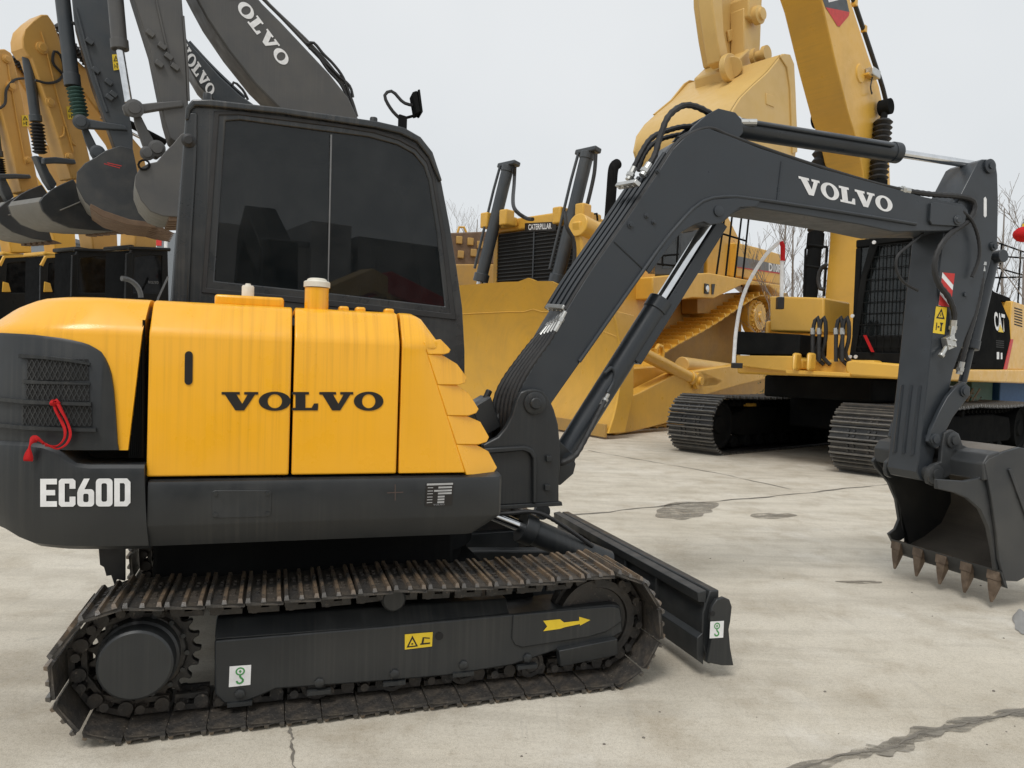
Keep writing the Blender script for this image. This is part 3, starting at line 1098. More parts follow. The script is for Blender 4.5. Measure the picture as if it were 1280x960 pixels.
# red ribbon knotted to the ventilation panel
def rib(pts, ws, off, mb):
    A_, B_ = [], []
    c = catmull([Vector((u, v, 0)) for u, v in pts], 5)
    for i, q in enumerate(c):
        t = i / (len(c) - 1); w_ = (ws[0] + (ws[1] - ws[0]) * t) * (.45 + .6 * abs(math.sin(t * 7.5 + pts[0][1])))
        d = (c[min(i + 1, len(c) - 1)] - c[max(0, i - 1)]).normalized()
        o = off - .02 + .010 * math.sin(t * 9 + pts[0][0])
        for L_, s_ in ((A_, 1), (B_, -1)):
            p = wall(q.x - d.y * s_ * w_, q.y + d.x * s_ * w_); L_.append(p + wnorm(p.x) * (o + .007 * s_ * math.cos(t * 13)))
    va = [mb.bm.verts.new(p) for p in A_]; vb = [mb.bm.verts.new(p) for p in B_]
    for i in range(len(va) - 1): mb.face([va[i], va[i + 1], vb[i + 1], vb[i]])
def flat(pts, w_, mb):
    """a flat strip of cloth that hangs on the wall, edges given by a slow twist"""
    c = catmull([Vector((u, v, o)) for u, v, o in pts], 4)
    L_, R_ = [], []
    for i, q in enumerate(c):
        d = (c[min(i + 1, len(c) - 1)] - c[max(0, i - 1)]); d.z = 0; d.normalize()
        t = i / (len(c) - 1)
        ww = w_ * (.75 + .3 * math.sin(t * 11 + w_)); tw = .006 * math.sin(t * 8)
        for lst, s_ in ((L_, 1), (R_, -1)):
            p = wall(q.x - d.y * s_ * ww, q.y + d.x * s_ * ww); lst.append(p + wnorm(p.x) * (q.z + s_ * tw))
    va = [mb.bm.verts.new(p) for p in L_]; vb = [mb.bm.verts.new(p) for p in R_]
    for i in range(len(va) - 1): mb.face([va[i], va[i + 1], vb[i + 1], vb[i]])
mb = MB()
flat([(73, 501, .03), (76, 512, .034), (82, 524, .036), (87, 536, .038), (86, 548, .04), (78, 556, .044), (66, 554, .05)], 2.3, mb)
flat([(77, 501, .034), (83, 512, .040), (90, 526, .042), (94, 541, .044), (90, 553, .046), (80, 559, .050), (68, 553, .053)], 2.0, mb)
flat([(66, 553, .052), (58, 546, .054), (52, 551, .055), (50, 561, .056), (48, 574, .052)], 4.2, mb)
flat([(72, 499, .034), (75, 504, .042), (79, 500, .034)], 4.0, mb)
rn_ = mb.build('ribbon', M['red'])
rn_.location = A.o; rn_.rotation_euler = (0, 0, A.yaw)
rn_.modifiers.new('thick', 'SOLIDIFY').thickness = .0012
tag(rn_, 'crumpled red ribbon knotted to the dark ventilation panel of the amber hood', 'ribbon')
# ---------------------------------------------------------------- cab
CY0, CY1 = 1.0, 1.90
outer = [(210, 392), (213, 372), (217, 320), (223, 250), (229, 175), (232, 142), (236, 132), (244, 128), (300, 134), (400, 147), (470, 158), (496, 163), (516, 171), (532, 184), (543, 202), (552, 228), (562, 280), (571, 335), (578, 385), (581, 440), (581, 470), (500, 470), (400, 470), (300, 470), (212, 470)]
win = [(268, 351), (282, 151), (300, 150), (413, 165), (460, 171), (497, 181), (517, 192), (530, 208), (536, 226), (546, 290), (556, 383), (420, 367)]
door_out = [(252, 366), (268, 139), (300, 139), (420, 154), (470, 162), (500, 171), (521, 182), (536, 198), (544, 222), (556, 290), (570, 400), (420, 384)]
po = A.pl(CY0, outer); pw = A.pl(CY0, win); pdr = A.pl(CY0, door_out)
mb = MB()
mb.ring(po, pw, lambda a, b: (a, CY0, b), lambda a, b: (a, CY0 + .06, b))
cab = mb.build('cab', M['cabpaint'], ex, .006, 2)
# far side wall, roof, rear wall, front pillars and floor
mb = MB()
mb.ring(po, pw, lambda a, b: (a, CY1 - .05, b), lambda a, b: (a, CY1, b))
mb.build('side_wall', M['cabpaint'], cab)
top = po[4:17]
mb = MB()
ctr = Vector((.6, 2.0))
for i in range(len(po) - 1):
    a, b = po[i], po[i + 1]
    if i >= 20: continue
    front_ = 14 <= i <= 17
    def inn(p, d=.05):
        v = Vector((.58 - p[0], 1.95 - p[1])); v.normalize(); return (p[0] + v.x * d, p[1] + v.y * d)
    ia, ib = inn(a), inn(b)
    if front_:
        for y0, y1 in ((CY0 + .06, CY0 + .12), (CY1 - .12, CY1 - .05)):
            mb.solid([(a[0], y0, a[1]), (b[0], y0, b[1]), (ib[0], y0, ib[1]), (ia[0], y0, ia[1])], [(a[0], y1, a[1]), (b[0], y1, b[1]), (ib[0], y1, ib[1]), (ia[0], y1, ia[1])])
    else:
        y0, y1 = CY0 + .06, CY1 - .05
        mb.solid([(a[0], y0, a[1]), (b[0], y0, b[1]), (ib[0], y0, ib[1]), (ia[0], y0, ia[1])], [(a[0], y1, a[1]), (b[0], y1, b[1]), (ib[0], y1, ib[1]), (ia[0], y1, ia[1])])
mb.build('cab_shell', M['cabpaint'], cab)
# roof cap with a rounded lip
roof = A.pl(CY0 - .02, [(231, 150), (232, 134), (240, 124), (262, 124), (350, 134), (470, 151), (505, 159), (526, 171), (541, 190), (553, 226), (549, 226), (536, 196), (521, 177), (500, 167), (470, 160), (350, 142), (262, 133), (244, 132), (238, 138), (236, 150)])
MB().prism(roof, CY0 - .022, CY1 + .02).build('roof', M['cabpaint'], cab, .008, 3, 40)
# rear corner post standing a little proud
cp_ = A.pl(CY0 - .008, [(211, 392), (214, 372), (218, 318), (224, 250), (230, 170), (232, 140), (247, 140), (246, 200), (240, 300), (236, 392)])
MB().prism(cp_, CY0 - .014, CY0 + .01).build('corner_post', M['cabpaint'], cab, .012, 3)
# raised window surround (rubber and frame), panes, divider
mb = MB()
mb.ring(pdr, A.pl(CY0, [(258, 360), (274, 144), (300, 144), (420, 159), (468, 166.5), (499, 176), (519, 187), (533, 203), (540, 224), (551, 290), (563, 392), (420, 376)]), lambda a, b: (a, CY0 - .006, b), lambda a, b: (a, CY0 + .002, b))
mb.build('window_frame', M['rubber'], cab, .003)
split = A.y(412, 166, CY0).x
g1 = [(268, 351), (282, 151), (300, 150), (412, 165), (409, 366)]
g2 = [(412.6, 165), (460, 171), (497, 181), (517, 192), (530, 208), (536, 226), (546, 290), (556, 383), (409.6, 366)]
for g in (g1, g2):
    q = A.pl(CY0 + .012, g)
    MB().prism(q, CY0 + .010, CY0 + .016).build('window_pane', M['glass'], cab)
# far side: opaque sheet added to block daylight; its hole passes one patch
YF = CY1 - .045
sheet = A.pl(YF, [(255, 360), (270, 140), (300, 140), (420, 154), (470, 160), (505, 170), (526, 186), (540, 206), (546, 226), (556, 290), (566, 392), (420, 376)])
hole = A.pl(YF, [(466, 200), (478, 184), (500, 184), (513, 196), (511, 205), (504, 212), (500, 219), (493, 216), (487, 208)])
fw_ = MB().ring(sheet, hole, lambda a, b: (a, YF, b), lambda a, b: (a, YF + .004, b)).build('daylight_blocker', M['cabblack'], cab)
MB().prism(hole, YF + .001, YF + .003).build('window_pane', M['clear'], fw_)  # pane added in the hole, for the patch of daylight
MB().prism(A.pl(CY0, [(413, 168), (415.2, 168), (410.8, 364), (409.4, 364)]), CY0 + .001, CY0 + .014).build('window_divider', M['grey'], cab)
# front windscreen and rear window
fx = [po[i] for i in (14, 15, 16, 17, 18)]
mb = MB()
for a, b in zip(fx, fx[1:]):
    mb.solid([(a[0] - .03, CY0 + .12, a[1]), (b[0] - .03, CY0 + .12, b[1]), (b[0] - .036, CY0 + .12, b[1]), (a[0] - .036, CY0 + .12, a[1])], [(a[0] - .03, CY1 - .12, a[1]), (b[0] - .03, CY1 - .12, b[1]), (b[0] - .036, CY1 - .12, b[1]), (a[0] - .036, CY1 - .12, a[1])])
mb.build('windscreen', M['glass'], cab)
MB().box(.10, .95, CY0 + .08, CY1 - .08, 1.20, 1.45).build('cab_floor', M['black'], cab)
# seat and levers, dimly seen through the glass
mb = MB()
mb.box(.30, .78, 1.25, 1.70, 1.45, 1.72); mb.obox((.34, 1.47, 2.02), (.06, 0, .0), (0, .21, 0), (-.07, 0, .33)); mb.obox((.29, 1.47, 2.42), (.04, 0, 0), (0, .13, 0), (-.02, 0, .10))
seat = mb.build('seat', M['rubber'], cab, .03, 3)
mb = MB().tube(catmull([(.98, 1.2, 1.4), (.98, 1.2, 1.75), (.95, 1.2, 1.95)], 4), .014).lathe((.95, 1.2, 1.95), (0, 0, 1), [(0, .02), (.07, .028), (.09, .015), (.09, 0)], 12)
mb.box(.86, 1.10, 1.10, 1.22, 1.45, 1.80)
mb.build('control_lever', M['rubber'], cab, .004)
# far pillar handle, bolts on the roof, round vent on the post
for u, v in ((259, 122), (467, 152)):
    p = A.y(u, v, CY0 + .08)
    MB().lathe((p.x, CY0 + .08, p.z - .035), (0, 0, 1), [(0, .02), (.05, .02), (.055, .018), (.055, 0)], 14).build('roof_bolt', M['dark'], cab)
p = A.y(236, 176, CY0 - .012)
MB().lathe((p.x, CY0 - .012, p.z), (0, -1, 0), [(0, .033), (.008, .033), (.014, .022), (.02, .018), (.02, 0)], 16).build('post_knob', M['rubber'], cab)
# work lamp on the roof with its cable
p = A.y(503, 158, CY0 + .18)
wl_ = MB().obox(p + Vector((0, 0, .02)), (.022, 0, -.004), (0, .02, 0), (0, 0, .035)).obox(p + Vector((.035, 0, .055)), (.03, 0, .012), (0, .012, 0), (0, 0, .006)).build('lamp_bracket', M['black'], cab, .003)
lp = MB().obox(p + Vector((.065, 0, .125)), (.012, 0, .006), (0, .05, 0), (-.012, 0, .055)).obox(p + Vector((.085, 0, .132)), (.006, 0, .002), (0, .055, 0), (-.010, 0, .06)).build('work_lamp', M['black'], wl_, .004)
MB().hose([p + Vector((.0, 0, .03)), p + Vector((-.06, 0, .08)), p + Vector((-.10, 0, .15)), p + Vector((-.06, 0, .18)), p + Vector((.0, 0, .13)), p + Vector((.055, 0, .12))], .009, 6, False).build('lamp_cable', M['rubber'], wl_)

# ---------------------------------------------------------------- boom mount
BY0_, BY1_ = .74, 1.02
brk = A.pl(.70, [(603, 556), (612, 551), (622, 546), (632, 534), (640, 518), (645, 500), (650, 490), (658, 487), (668, 486), (678, 488), (685, 496), (692, 512), (697, 530), (700, 560), (700, 582), (698, 597), (698, 628), (612, 632)])
bk = MB().prism(brk, .69, .735).build('boom_mount', M['dark'], ex, .008)
MB().prism(brk, 1.025, 1.07).build('mount_plate', M['dark'], bk, .008)
bp_ = A.pl(.68, [(606, 633), (702, 627), (703, 632), (606, 638)])
MB().prism(A.pl(.80, [(690, 552), (700, 552), (714, 566), (719, 580), (716, 592), (700, 606), (690, 606)]), .79, .815).build('cylinder_foot', M['dark'], bk, .004)
MB().prism(bp_, .675, 1.08).build('mount_foot', M['dark'], bk, .003)
# raised web of the mount
rim_ = A.pl(.69, [(604, 560), (655, 557), (664, 560), (669, 569), (669, 628), (664, 628), (664, 572), (660, 566), (652, 563), (604, 567)])
MB().prism(rim_, .665, .692).build('mount_web', M['dark'], bk, .006)
for u, v in ((685, 573), (683, 609)):
    p = pp(u, v, .69); MB().obox((p.x, .685, p.z), (.014, 0, 0), (0, .014, 0), (0, 0, .016)).build('mount_bolt', M['dark'], bk, .003)
mb = MB()
pv = pp(668, 504, .69)
mb.lathe((pv.x, .69, pv.z), (0, -1, 0), [(0, .058), (.012, .058), (.016, .05), (.016, .030), (.026, .030), (.030, .024), (.030, 0)], 30)
mb.build('pivot_pin', M['dark'], bk)
# lever console behind the fins
p = pp(602, 520, .95)
mb = MB().obox(p, (.05, 0, .03), (0, .1, 0), (-.03, 0, .08)).cyl(p + Vector((.0, 0, .05)), p + Vector((.04, 0, .14)), .018, 10).cyl(p + Vector((.05, -.05, -.05)), p + Vector((.10, -.05, .02)), .03, 12)
mb.build('hose_bracket', M['dark'], bk, .006)

# ---------------------------------------------------------------- boom
BP = lambda pts, y=.74: A.pl(y, pts)
low = [(700, 489), (724, 455), (769, 392), (798, 350), (820, 319), (832, 303), (845, 290)]
under = [(905, 277), (915, 268), (926, 262), (940, 259), (1000, 268), (1077, 281), (1119, 290), (1150, 289), (1198, 289), (1207, 282), (1212, 274), (1210, 262), (1203, 254), (1180, 251), (1156, 246)]
upper = [(1025, 210), (950, 185), (912, 170), (886, 160), (870, 163), (856, 171), (840, 187), (824, 212), (790, 263), (737, 340), (700, 400), (668, 455), (650, 486), (646, 498), (648, 510), (656, 520), (668, 524), (680, 518)]
boom_out = BP(low + [(869, 281), (885, 281)] + under + upper)
mb = MB().prism(boom_out, BY0_, BY1_)
boom = mb.build('boom', M['darkboom'], ex, .006)
# cheek plates that carry the cylinder head, proud of the boom; ridge along the lower edge
chk = BP([(808, 338), (822, 317), (839, 292), (865, 264), (880, 253), (891, 249), (921, 247), (950, 251), (945, 258), (925, 259), (912, 269), (901, 279), (888, 281), (880, 277), (869, 280), (852, 290), (836, 309), (812, 342)], .73)
for y_ in (.728, 1.018): MB().prism(chk, y_, y_ + .014).build('cylinder_cheek', M['darkboom'], boom, .003)
mb = MB()
rid = [(724, 452), (769, 388), (805, 337), (822, 313), (839, 291), (852, 276), (865, 262), (878, 252), (891, 247.5), (905, 246), (921, 246), (960, 251), (1040, 263), (1145, 280)]
mb.tube([Vector(pp(u, v, .735)) for u, v in rid], .011, 8)
mb.build('boom_flange', M['darkboom'], boom)
p = pp(898, 264, .728); MB().lathe((p.x, .728, p.z), (0, -1, 0), [(0, .030), (.008, .030), (.010, .02), (.010, 0)], 20).build('boom_boss', M['darkboom'], boom)
for u, v, r in ((788, 281, .018), (808, 270, .013), (817, 278, .013), (822, 214, .013)):
    p = pp(u, v, .74); MB().lathe((p.x, .742, p.z), (0, -1, 0), [(0, r * 1.1), (.006, r * 1.1), (.008, r * .6), (.016, r * .6), (.016, 0)], 12).build('boom_boss', M['darkboom'], boom)
for (u0, v0), (u1, v1) in (((768, 302), (803, 335)), ((977, 202), (971, 252))):
    MB().tube([pp(u0, v0, .7395), pp(u1, v1, .7395)], .006, 6).build('weld_bead', M['darkboom'], boom)
# nose of the boom: pads and arm pin
pad = BP([(1163, 254), (1168, 253), (1203, 259), (1207, 268), (1205, 278), (1198, 283), (1164, 281), (1161, 276)], .73)
MB().prism(pad, 1.018, 1.038).build('nose_pad', M['darkboom'], boom, .006)
mb = MB().prism(pad, .722, .742)
p = pp(1197, 275, .72); mb.lathe((p.x, .722, p.z), (0, -1, 0), [(0, .032), (.008, .030), (.008, .018), (.014, .018), (.014, 0)], 20)
mb.build('boom_nose', M['darkboom'], boom, .006)
letters('VOLVO', SLAB, quad_place(*(pp(u, v, .7375) for u, v in ((1001.5, 241.5), (1116, 266), (1115, 247.5), (998, 220)))), 'lettering', M['white'], boom)
# lug for the arm cylinder
lug = BP([(858, 168), (866, 158), (884, 143), (897, 136), (918, 141), (926, 150), (928, 166), (920, 176), (900, 170), (880, 165)], .80)
for y_ in (.79, .945): MB().prism(lug, y_, y_ + .025).build('cylinder_lug', M['darkboom'], boom, .004)

# steel pipes along the back of the boom, clamps, fittings
back = [(663, 474), (690, 425), (711, 390), (737, 348), (790, 271), (824, 220), (842, 192), (858, 175)]
upp = [(886, 164), (912, 173), (950, 187), (1025, 212), (1100, 234), (1160, 247)]
clampP = []
for k, (y, off) in enumerate(((.752, 3), (.80, 9), (.85, 15), (.90, 21), (.95, 27))):
    dx, dz = -.0155 * k, .004 * k
    pts = []
    for u, v in back[2:]:
        q = pp(u, v, .74); pts.append(Vector((q.x - .014 - .009 * k, y, q.z + .012 + .004 * k)))
    pts = [pts[0], *pts[1:-2]] + ([pts[-2], pts[-1]] if k < 2 else [])
    if k == 0:
        for u, v in upp[:]:
            q = pp(u, v, .74); pts.append(Vector((q.x, y, q.z + .020)))
        MB().tube(catmull(pts, 6), .012, 8).build('oil_pipe', M['rubber'], boom)
        MB().tube(catmull([Vector((p.x, .80, p.z + .012)) for p in pts[len(back) - 3:]], 6), .012, 8).build('oil_pipe', M['rubber'], boom)
    else:
        MB().tube(catmull(pts[:-1] if k < 2 else pts, 6), .012, 8).build('oil_pipe', M['darkboom'], boom)
for i, (u, v) in enumerate(((711, 388), (794, 232))):
    mb = MB()
    q = pp(u, v, .74)
    d = (pp(737, 348, .74) - pp(711, 390, .74)).normalized()
    n = Vector((-d.z, 0, d.x)).normalized()
    c = q + n * (.035 if i == 0 else .03) + Vector((0, .10, 0))
    if i == 1: c = pp(790, 228, .74) + Vector((0, .05, 0))
    mb.obox(c, d * .012, Vector((-.016, .085, .008)), n * .018)
    for t in (-.07, -.02, .03, .08):
        mb.cyl(c + Vector((-.016 * t * 10, t * .8, .008 * t * 10)) - d * .014, c + Vector((-.016 * t * 10, t * .8, .008 * t * 10)) - d * .02, .008, 6)
    mb.build('pipe_clamp', M['silver'], boom, .002)
# hose bundle from the pipes down to the house
HR = [(700, 402), (688, 424), (672, 446), (657, 468), (646, 492), (642, 518), (641, 545), (640, 572)]
HL = [(681, 411), (663, 431), (646, 453), (631, 474), (621, 495), (617, 521), (619, 549), (622, 575)]
for k in range(6):
    y = .752 + .036 * k
    P_ = [pp(a[0] + (b[0] - a[0]) * k / 5, a[1] + (b[1] - a[1]) * k / 5, y + (.03 if n_ > 5 else 0)) for n_, (a, b) in enumerate(zip(HR, HL))]
    if k < 6:
        MB().hose(P_, .0165, 8).build('hose', M['rubber'], boom)
    d = (P_[0] - P_[1]).normalized()
    if k < 5:
        mb = MB().cyl(P_[0] - d * .06, P_[0] + d * .0, .0165, 10).cyl(P_[0], P_[0] + d * .022, .021, 6).cyl(P_[0] + d * .022, P_[0] + d * .06, .014, 10)
        mb.build('hose_fitting', M['silver'], boom)
# hoses over the boom top to the arm cylinder
def hz(pts, r, name='hose', mat=None, fit=True):
    P_ = [pp(*q) for q in pts]
    h = MB().hose(P_, r, 8).build(name, mat or M['rubber'], boom)
    if fit:
        for a, b in ((P_[0], P_[1]), (P_[-1], P_[-2])):
            d = (b - a).normalized()
            MB().cyl(a - d * .03, a + d * .05, r * 1.08, 10).cyl(a - d * .01, a + d * .012, r * 1.4, 6).build('hose_fitting', M['silver'], h)
hz([(806, 214, .80), (818, 195, .80), (826, 168, .80), (836, 145, .80), (854, 132, .81), (872, 134, .82), (890, 143, .83), (907, 148, .85), (922, 151, .86)], .019)
hz([(788, 219, .90), (802, 190, .90), (815, 172, .90), (835, 163, .92), (858, 158, .93), (885, 160, .93)], .017)
hz([(798, 214, .96), (806, 192, .96), (822, 176, .97), (850, 168, .97), (876, 166, .97)], .015, fit=False)
hz([(1048, 217, .80), (1100, 232, .80), (1150, 240, .80), (1192, 246, .80), (1205, 248, .78)], .012)
hz([(1128, 238, .76), (1165, 243, .75), (1195, 245, .75), (1215, 250, .74), (1218, 262, .74), (1210, 276, .74), (1188, 292, .735), (1174, 310, .73), (1168, 332, .73), (1173, 354, .73), (1186, 372, .73), (1193, 392, .73), (1191, 410, .74)], .019)
hz([(1154, 292, .80), (1138, 305, .76), (1122, 320, .75), (1121, 338, .75), (1130, 353, .75), (1147, 363, .76)], .0095, fit=False)
hz([(1203, 264, .73), (1215, 276, .72), (1223, 298, .72), (1224, 322, .72), (1215, 346, .735)], .012, fit=False)
hz([(1228, 330, .78), (1226, 360, .77), (1218, 395, .77), (1208, 430, .77), (1200, 462, .78)], .018)

# arm cylinder
a = pp(908, 158, .88); b = pp(1122, 189, .88); c = pp(1236, 209, .88)
d = (c - a).normalized()
b = a + d * (b - a).length
mb = MB().cyl(a + d * .04, b, .058, 28).cyl(b - d * .05, b + d * .003, .064, 28).cyl(a - Vector((0, .06, 0)), a + Vector((0, .06, 0)), .055, 20)
ac = mb.build('arm_cylinder', M['darkboom'], ex, .003)
MB().cyl(b, c, .026, 20).build('piston_rod', M['chrome'], ac)
MB().tube([a + d * .1 + Vector((0, -.065, .02)), b - d * .1 + Vector((0, -.068, .015))], .010, 8).build('oil_pipe', M['darkboom'], ac)
MB().cyl(a + d * .05 + Vector((0, -.03, .02)), a + d * .15 + Vector((0, -.075, .02)), .02, 10).build('hose_fitting', M['silver'], ac)

# boom cylinder: foot on the mount, head between the cheeks
f_ = pp(703, 571, .88); m_ = pp(822, 373, .88); t_ = pp(897, 263, .88)
d = (t_ - f_).normalized()
L_ = (m_ - f_).length
mb = MB().cyl(f_, f_ + d * L_, .064, 28).cyl(f_ + d * (L_ - .07), f_ + d * (L_ + .004), .071, 28).cyl(f_ - Vector((0, .09, 0)), f_ + Vector((0, .09, 0)), .04, 20)
bc = mb.build('boom_cylinder', M['darkboom'], ex, .004)
MB().cyl(f_ + d * L_, t_, .036, 24).build('piston_rod', M['chrome'], bc)
n = Vector((d.z, 0, -d.x))
# guard plate and pipe in front of the cylinder
MB().obox(f_ + d * (L_ + .10) + n * .075, d * .48, Vector((0, .05, 0)), n * .010).obox(f_ + d * (L_ + .10) + n * .045 + Vector((0, -.045, 0)), d * .48, Vector((0, .006, 0)), n * .03).build('rod_guard', M['darkboom'], bc, .004)
MB().tube(catmull([pp(759, 491, .81), pp(766, 478, .82), pp(768, 466, .82), pp(764, 460, .82), pp(756, 466, .82)], 5), .010).build('oil_pipe', M['darkboom'], bc)
h0 = pp(757, 498, .82)
MB().hose([h0, pp(746, 520, .80), pp(731, 549, .76), pp(718, 570, .74), pp(700, 579, .74), pp(690, 580, .80)], .018).build('hose', M['rubber'], bc)
MB().cyl(h0, pp(752, 507, .82), .019, 10).cyl(h0, pp(760, 492, .82), .013, 10).build('hose_fitting', M['silver'], bc)
tag(MB_poly([pp(760, 486, .80), pp(762, 486, .80), pp(761, 512, .80), pp(758, 520, .80)], 'ribbon', M['red'], None), 'short red ribbon tied to the hose fitting of the boom cylinder', 'ribbon')
rb = bpy.data.objects['ribbon']; rb.location = A.o; rb.rotation_euler = (0, 0, A.yaw)
so = rb.modifiers.new('thick', 'SOLIDIFY'); so.thickness = .004

# ---------------------------------------------------------------- arm
AY0, AY1 = .76, 1.00
arm_side = A.pl(AY0, [(1222, 203), (1228, 199), (1240, 199), (1245, 205), (1247, 218), (1248, 250), (1247, 306), (1241, 316), (1233, 348), (1222, 385), (1206, 425), (1192, 462), (1186, 490), (1176, 530), (1166, 578), (1164, 594), (1158, 602), (1150, 600), (1146, 590), (1148, 575), (1153, 530), (1160, 470), (1168, 390), (1175, 330), (1180, 288), (1192, 262), (1203, 240)])
arm = MB().prism(arm_side, AY0, AY1).build('arm', M['darkboom'], ex, .006)
# wear ribs low on the inner face
fr_ = A.pl(AY0, [(1161, 470), (1148, 575)])
for k in range(3):
    y = AY0 + .05 + k * .07
    a, b = (Vector((fr_[i][0], y, fr_[i][1])) for i in (0, 1))
    d = (b - a)
    MB().tube([a + d * .12, a + d * .5, a + d * .95], .014, 8).build('wear_rib', M['darkboom'], arm)
mb = MB()
p = pp(1236, 208, AY0); mb.lathe((p.x, AY0 - .002, p.z), (0, -1, 0), [(0, .045), (.012, .045), (.015, .035), (.015, .02), (.024, .02), (.024, 0)], 24)
mb.build('arm_pin', M['darkboom'], arm); mb = MB()
p = pp(1241, 308, AY0); mb.lathe((p.x, AY0 - .002, p.z), (0, -1, 0), [(0, .03), (.012, .028), (.012, .015), (.02, .015), (.02, 0)], 18)
mb.build('arm_pin', M['darkboom'], arm); mb = MB()
p = pp(1206, 368, AY0); mb.lathe((p.x, AY0, p.z), (0, -1, 0), [(0, .016), (.01, .016), (.01, 0)], 6)
mb.build('arm_pin', M['darkboom'], arm)
sl = A.pl(AY0, [(1229.5, 248), (1231.5, 246), (1233, 249), (1233, 270), (1231, 272), (1229.5, 270)])
MB().prism(sl, AY0 - .002, AY0 + .004).build('arm_slot', M['white'], arm)
# hazard stripes and the warning label
hp = quad_place(*(pp(u, v, AY0 - .002) for u, v in ((1173, 382), (1188, 384), (1193.5, 342), (1178, 340.5))))
hb = decal('hazard_label', M['white'], arm, hp)
multi([[hp(*q) + Vector((0, -.0012, 0)) for q in p] for p in ([(0, .02), (.0, .30), (1, .02 - .02), (1, .0), (.3, .0)][:1] + [(0, .34), (1, .0), (.25, 0)], [(0, .50), (0, .84), (1, .50), (1, .16)], [(.02, 1), (1, .66), (1, 1)])], 'stripes', M['redpaint'], hb)
warn_label(arm, quad_place(*(pp(u, v, AY0 - .002) for u, v in ((1166, 416), (1180.5, 418), (1184, 384.5), (1170, 383)))), Vector((0, -.001, 0)), True)
# auxiliary valve
p = pp(1186, 428, AY0 - .03)
mb = MB().obox(p, (.032, 0, .012), (0, .022, 0), (-.012, 0, .036)).cyl(p + Vector((-.02, 0, -.03)), p + Vector((-.06, -.01, -.075)), .014, 10).cyl(p + Vector((.02, 0, .03)), p + Vector((.03, 0, .10)), .015, 10).lathe(p + Vector((-.06, -.01, -.075)), (-.6, 0, -.7), [(0, .02), (.02, .02), (.022, 0)], 8)
for s in ((-.02, .022), (.024, .015), (-.014, -.02), (.024, -.022)):
    mb.cyl(p + Vector((s[0], -.02, s[1])), p + Vector((s[0], -.032, s[1])), .008, 6)
mb.build('hydraulic_valve', M['silver'], arm, .002)
# bucket cylinder at the outer side of the arm
a = pp(1239, 322, .88); b = pp(1203, 478, .88)
d = (b - a).normalized()
mb = MB().cyl(a + d * .02, a + d * .62, .048, 22).cyl(a + d * .57, a + d * .63, .053, 22).cyl(a - Vector((0, .09, 0)), a + Vector((0, .09, 0)), .042, 18)
bcy = mb.build('bucket_cylinder', M['darkboom'], ex, .003)
MB().cyl(a + d * .62, b, .026, 18).build('piston_rod', M['darkboom'], bcy)
# links between cylinder, arm and bucket
lk = [(1196, 482), (1204, 477), (1212, 484), (1212, 494), (1202, 506), (1190, 522), (1181, 540), (1178, 556), (1168, 560), (1160, 552), (1164, 536), (1174, 514), (1184, 496)]
q = A.pl(.72, lk)
link = MB().prism(q, .715, .745).build('bucket_link', M['darkboom'], ex, .004)
MB().prism(q, 1.015, 1.045).build('bucket_link', M['darkboom'], ex, .004)
for u, v in ((1205, 489), (1168, 549)):
    p = pp(u, v, .715); mb = MB(); mb.lathe((p.x, .715, p.z), (0, -1, 0), [(0, .036), (.010, .036), (.012, .026), (.020, .026), (.022, 0)], 18)
    mb.cyl((p.x, .72, p.z), (p.x, 1.04, p.z), .03, 14)
    mb.build('link_pin', M['darkboom'], link)

# ---------------------------------------------------------------- bucket
KY0, KY1 = .47, 1.33
# profile at the near plate: lip, back of the shell, top beam, front edge
prof = [(1256, 726), (1249, 700), (1246, 668), (1239, 620), (1231, 580), (1236, 574), (1255, 565), (1275, 559), (1298, 566), (1322, 590), (1336, 625), (1336, 660), (1322, 692), (1296, 714), (1272, 727)]
q = A.pl(KY0, prof)
# true profile in the machine's x-z plane
pin = pp(1158, 591, AY0)
mb = MB()
plate_t = .02
bucket = MB().prism(q, KY0, KY0 + plate_t).build('bucket', M['bucketdark'], ex, .004)
fq = A.pl(KY1, [(1136, 690), (1130, 676), (1124, 655), (1122, 634), (1114, 610), (1101, 586), (1094, 577), (1099, 562)])
MB().prism(fq + [q[5]] + q[6:15], KY1 - plate_t, KY1).build('side_plate', M['bucketdark'], bucket, .004)
fl_ = A.pl(KY0, [(1233, 590), (1241, 606), (1248, 642), (1251, 690), (1254, 714), (1249, 714), (1246, 690), (1240, 660), (1230, 638), (1214, 624), (1198, 617), (1176, 612), (1176, 600), (1210, 602), (1229, 598)])
MB().prism(fl_, KY0 + plate_t + .002, KY0 + plate_t + .03).build('side_flange', M['bucketdark'], bucket, .005)
wr_ = A.pl(KY0, [(1262, 585), (1300, 690), (1298, 694), (1259, 587)])
MB().prism(wr_, KY0 - .012, KY0 + .002).build('weld_bead', M['bucketdark'], bucket, .003)
# shell: from the top beam round the back to the lip
shell = [q[4]] + q[5:15] + [q[0]]
inner = []
cx = sum(p[0] for p in q) / len(q); cz = sum(p[1] for p in q) / len(q)
for x, z in shell:
    v = Vector((cx - x, cz - z)).normalized() * .022
    inner.append((x + v.x, z + v.y))
mb = MB()
n_ = len(shell)
A_ = [(x, KY0 + plate_t + .001, z) for x, z in shell] + [(x, KY0 + plate_t + .001, z) for x, z in reversed(inner)]
B_ = [(x, KY1 - plate_t - .001, z) for x, z in shell] + [(x, KY1 - plate_t - .001, z) for x, z in reversed(inner)]
va = [mb.bm.verts.new(p) for p in A_]; vb = [mb.bm.verts.new(p) for p in B_]
N_ = len(va)
for i in range(N_): mb.face([va[i], va[(i + 1) % N_], vb[(i + 1) % N_], vb[i]])
mb.build('shell', M['bucketin'], bucket, 0, smooth=50)
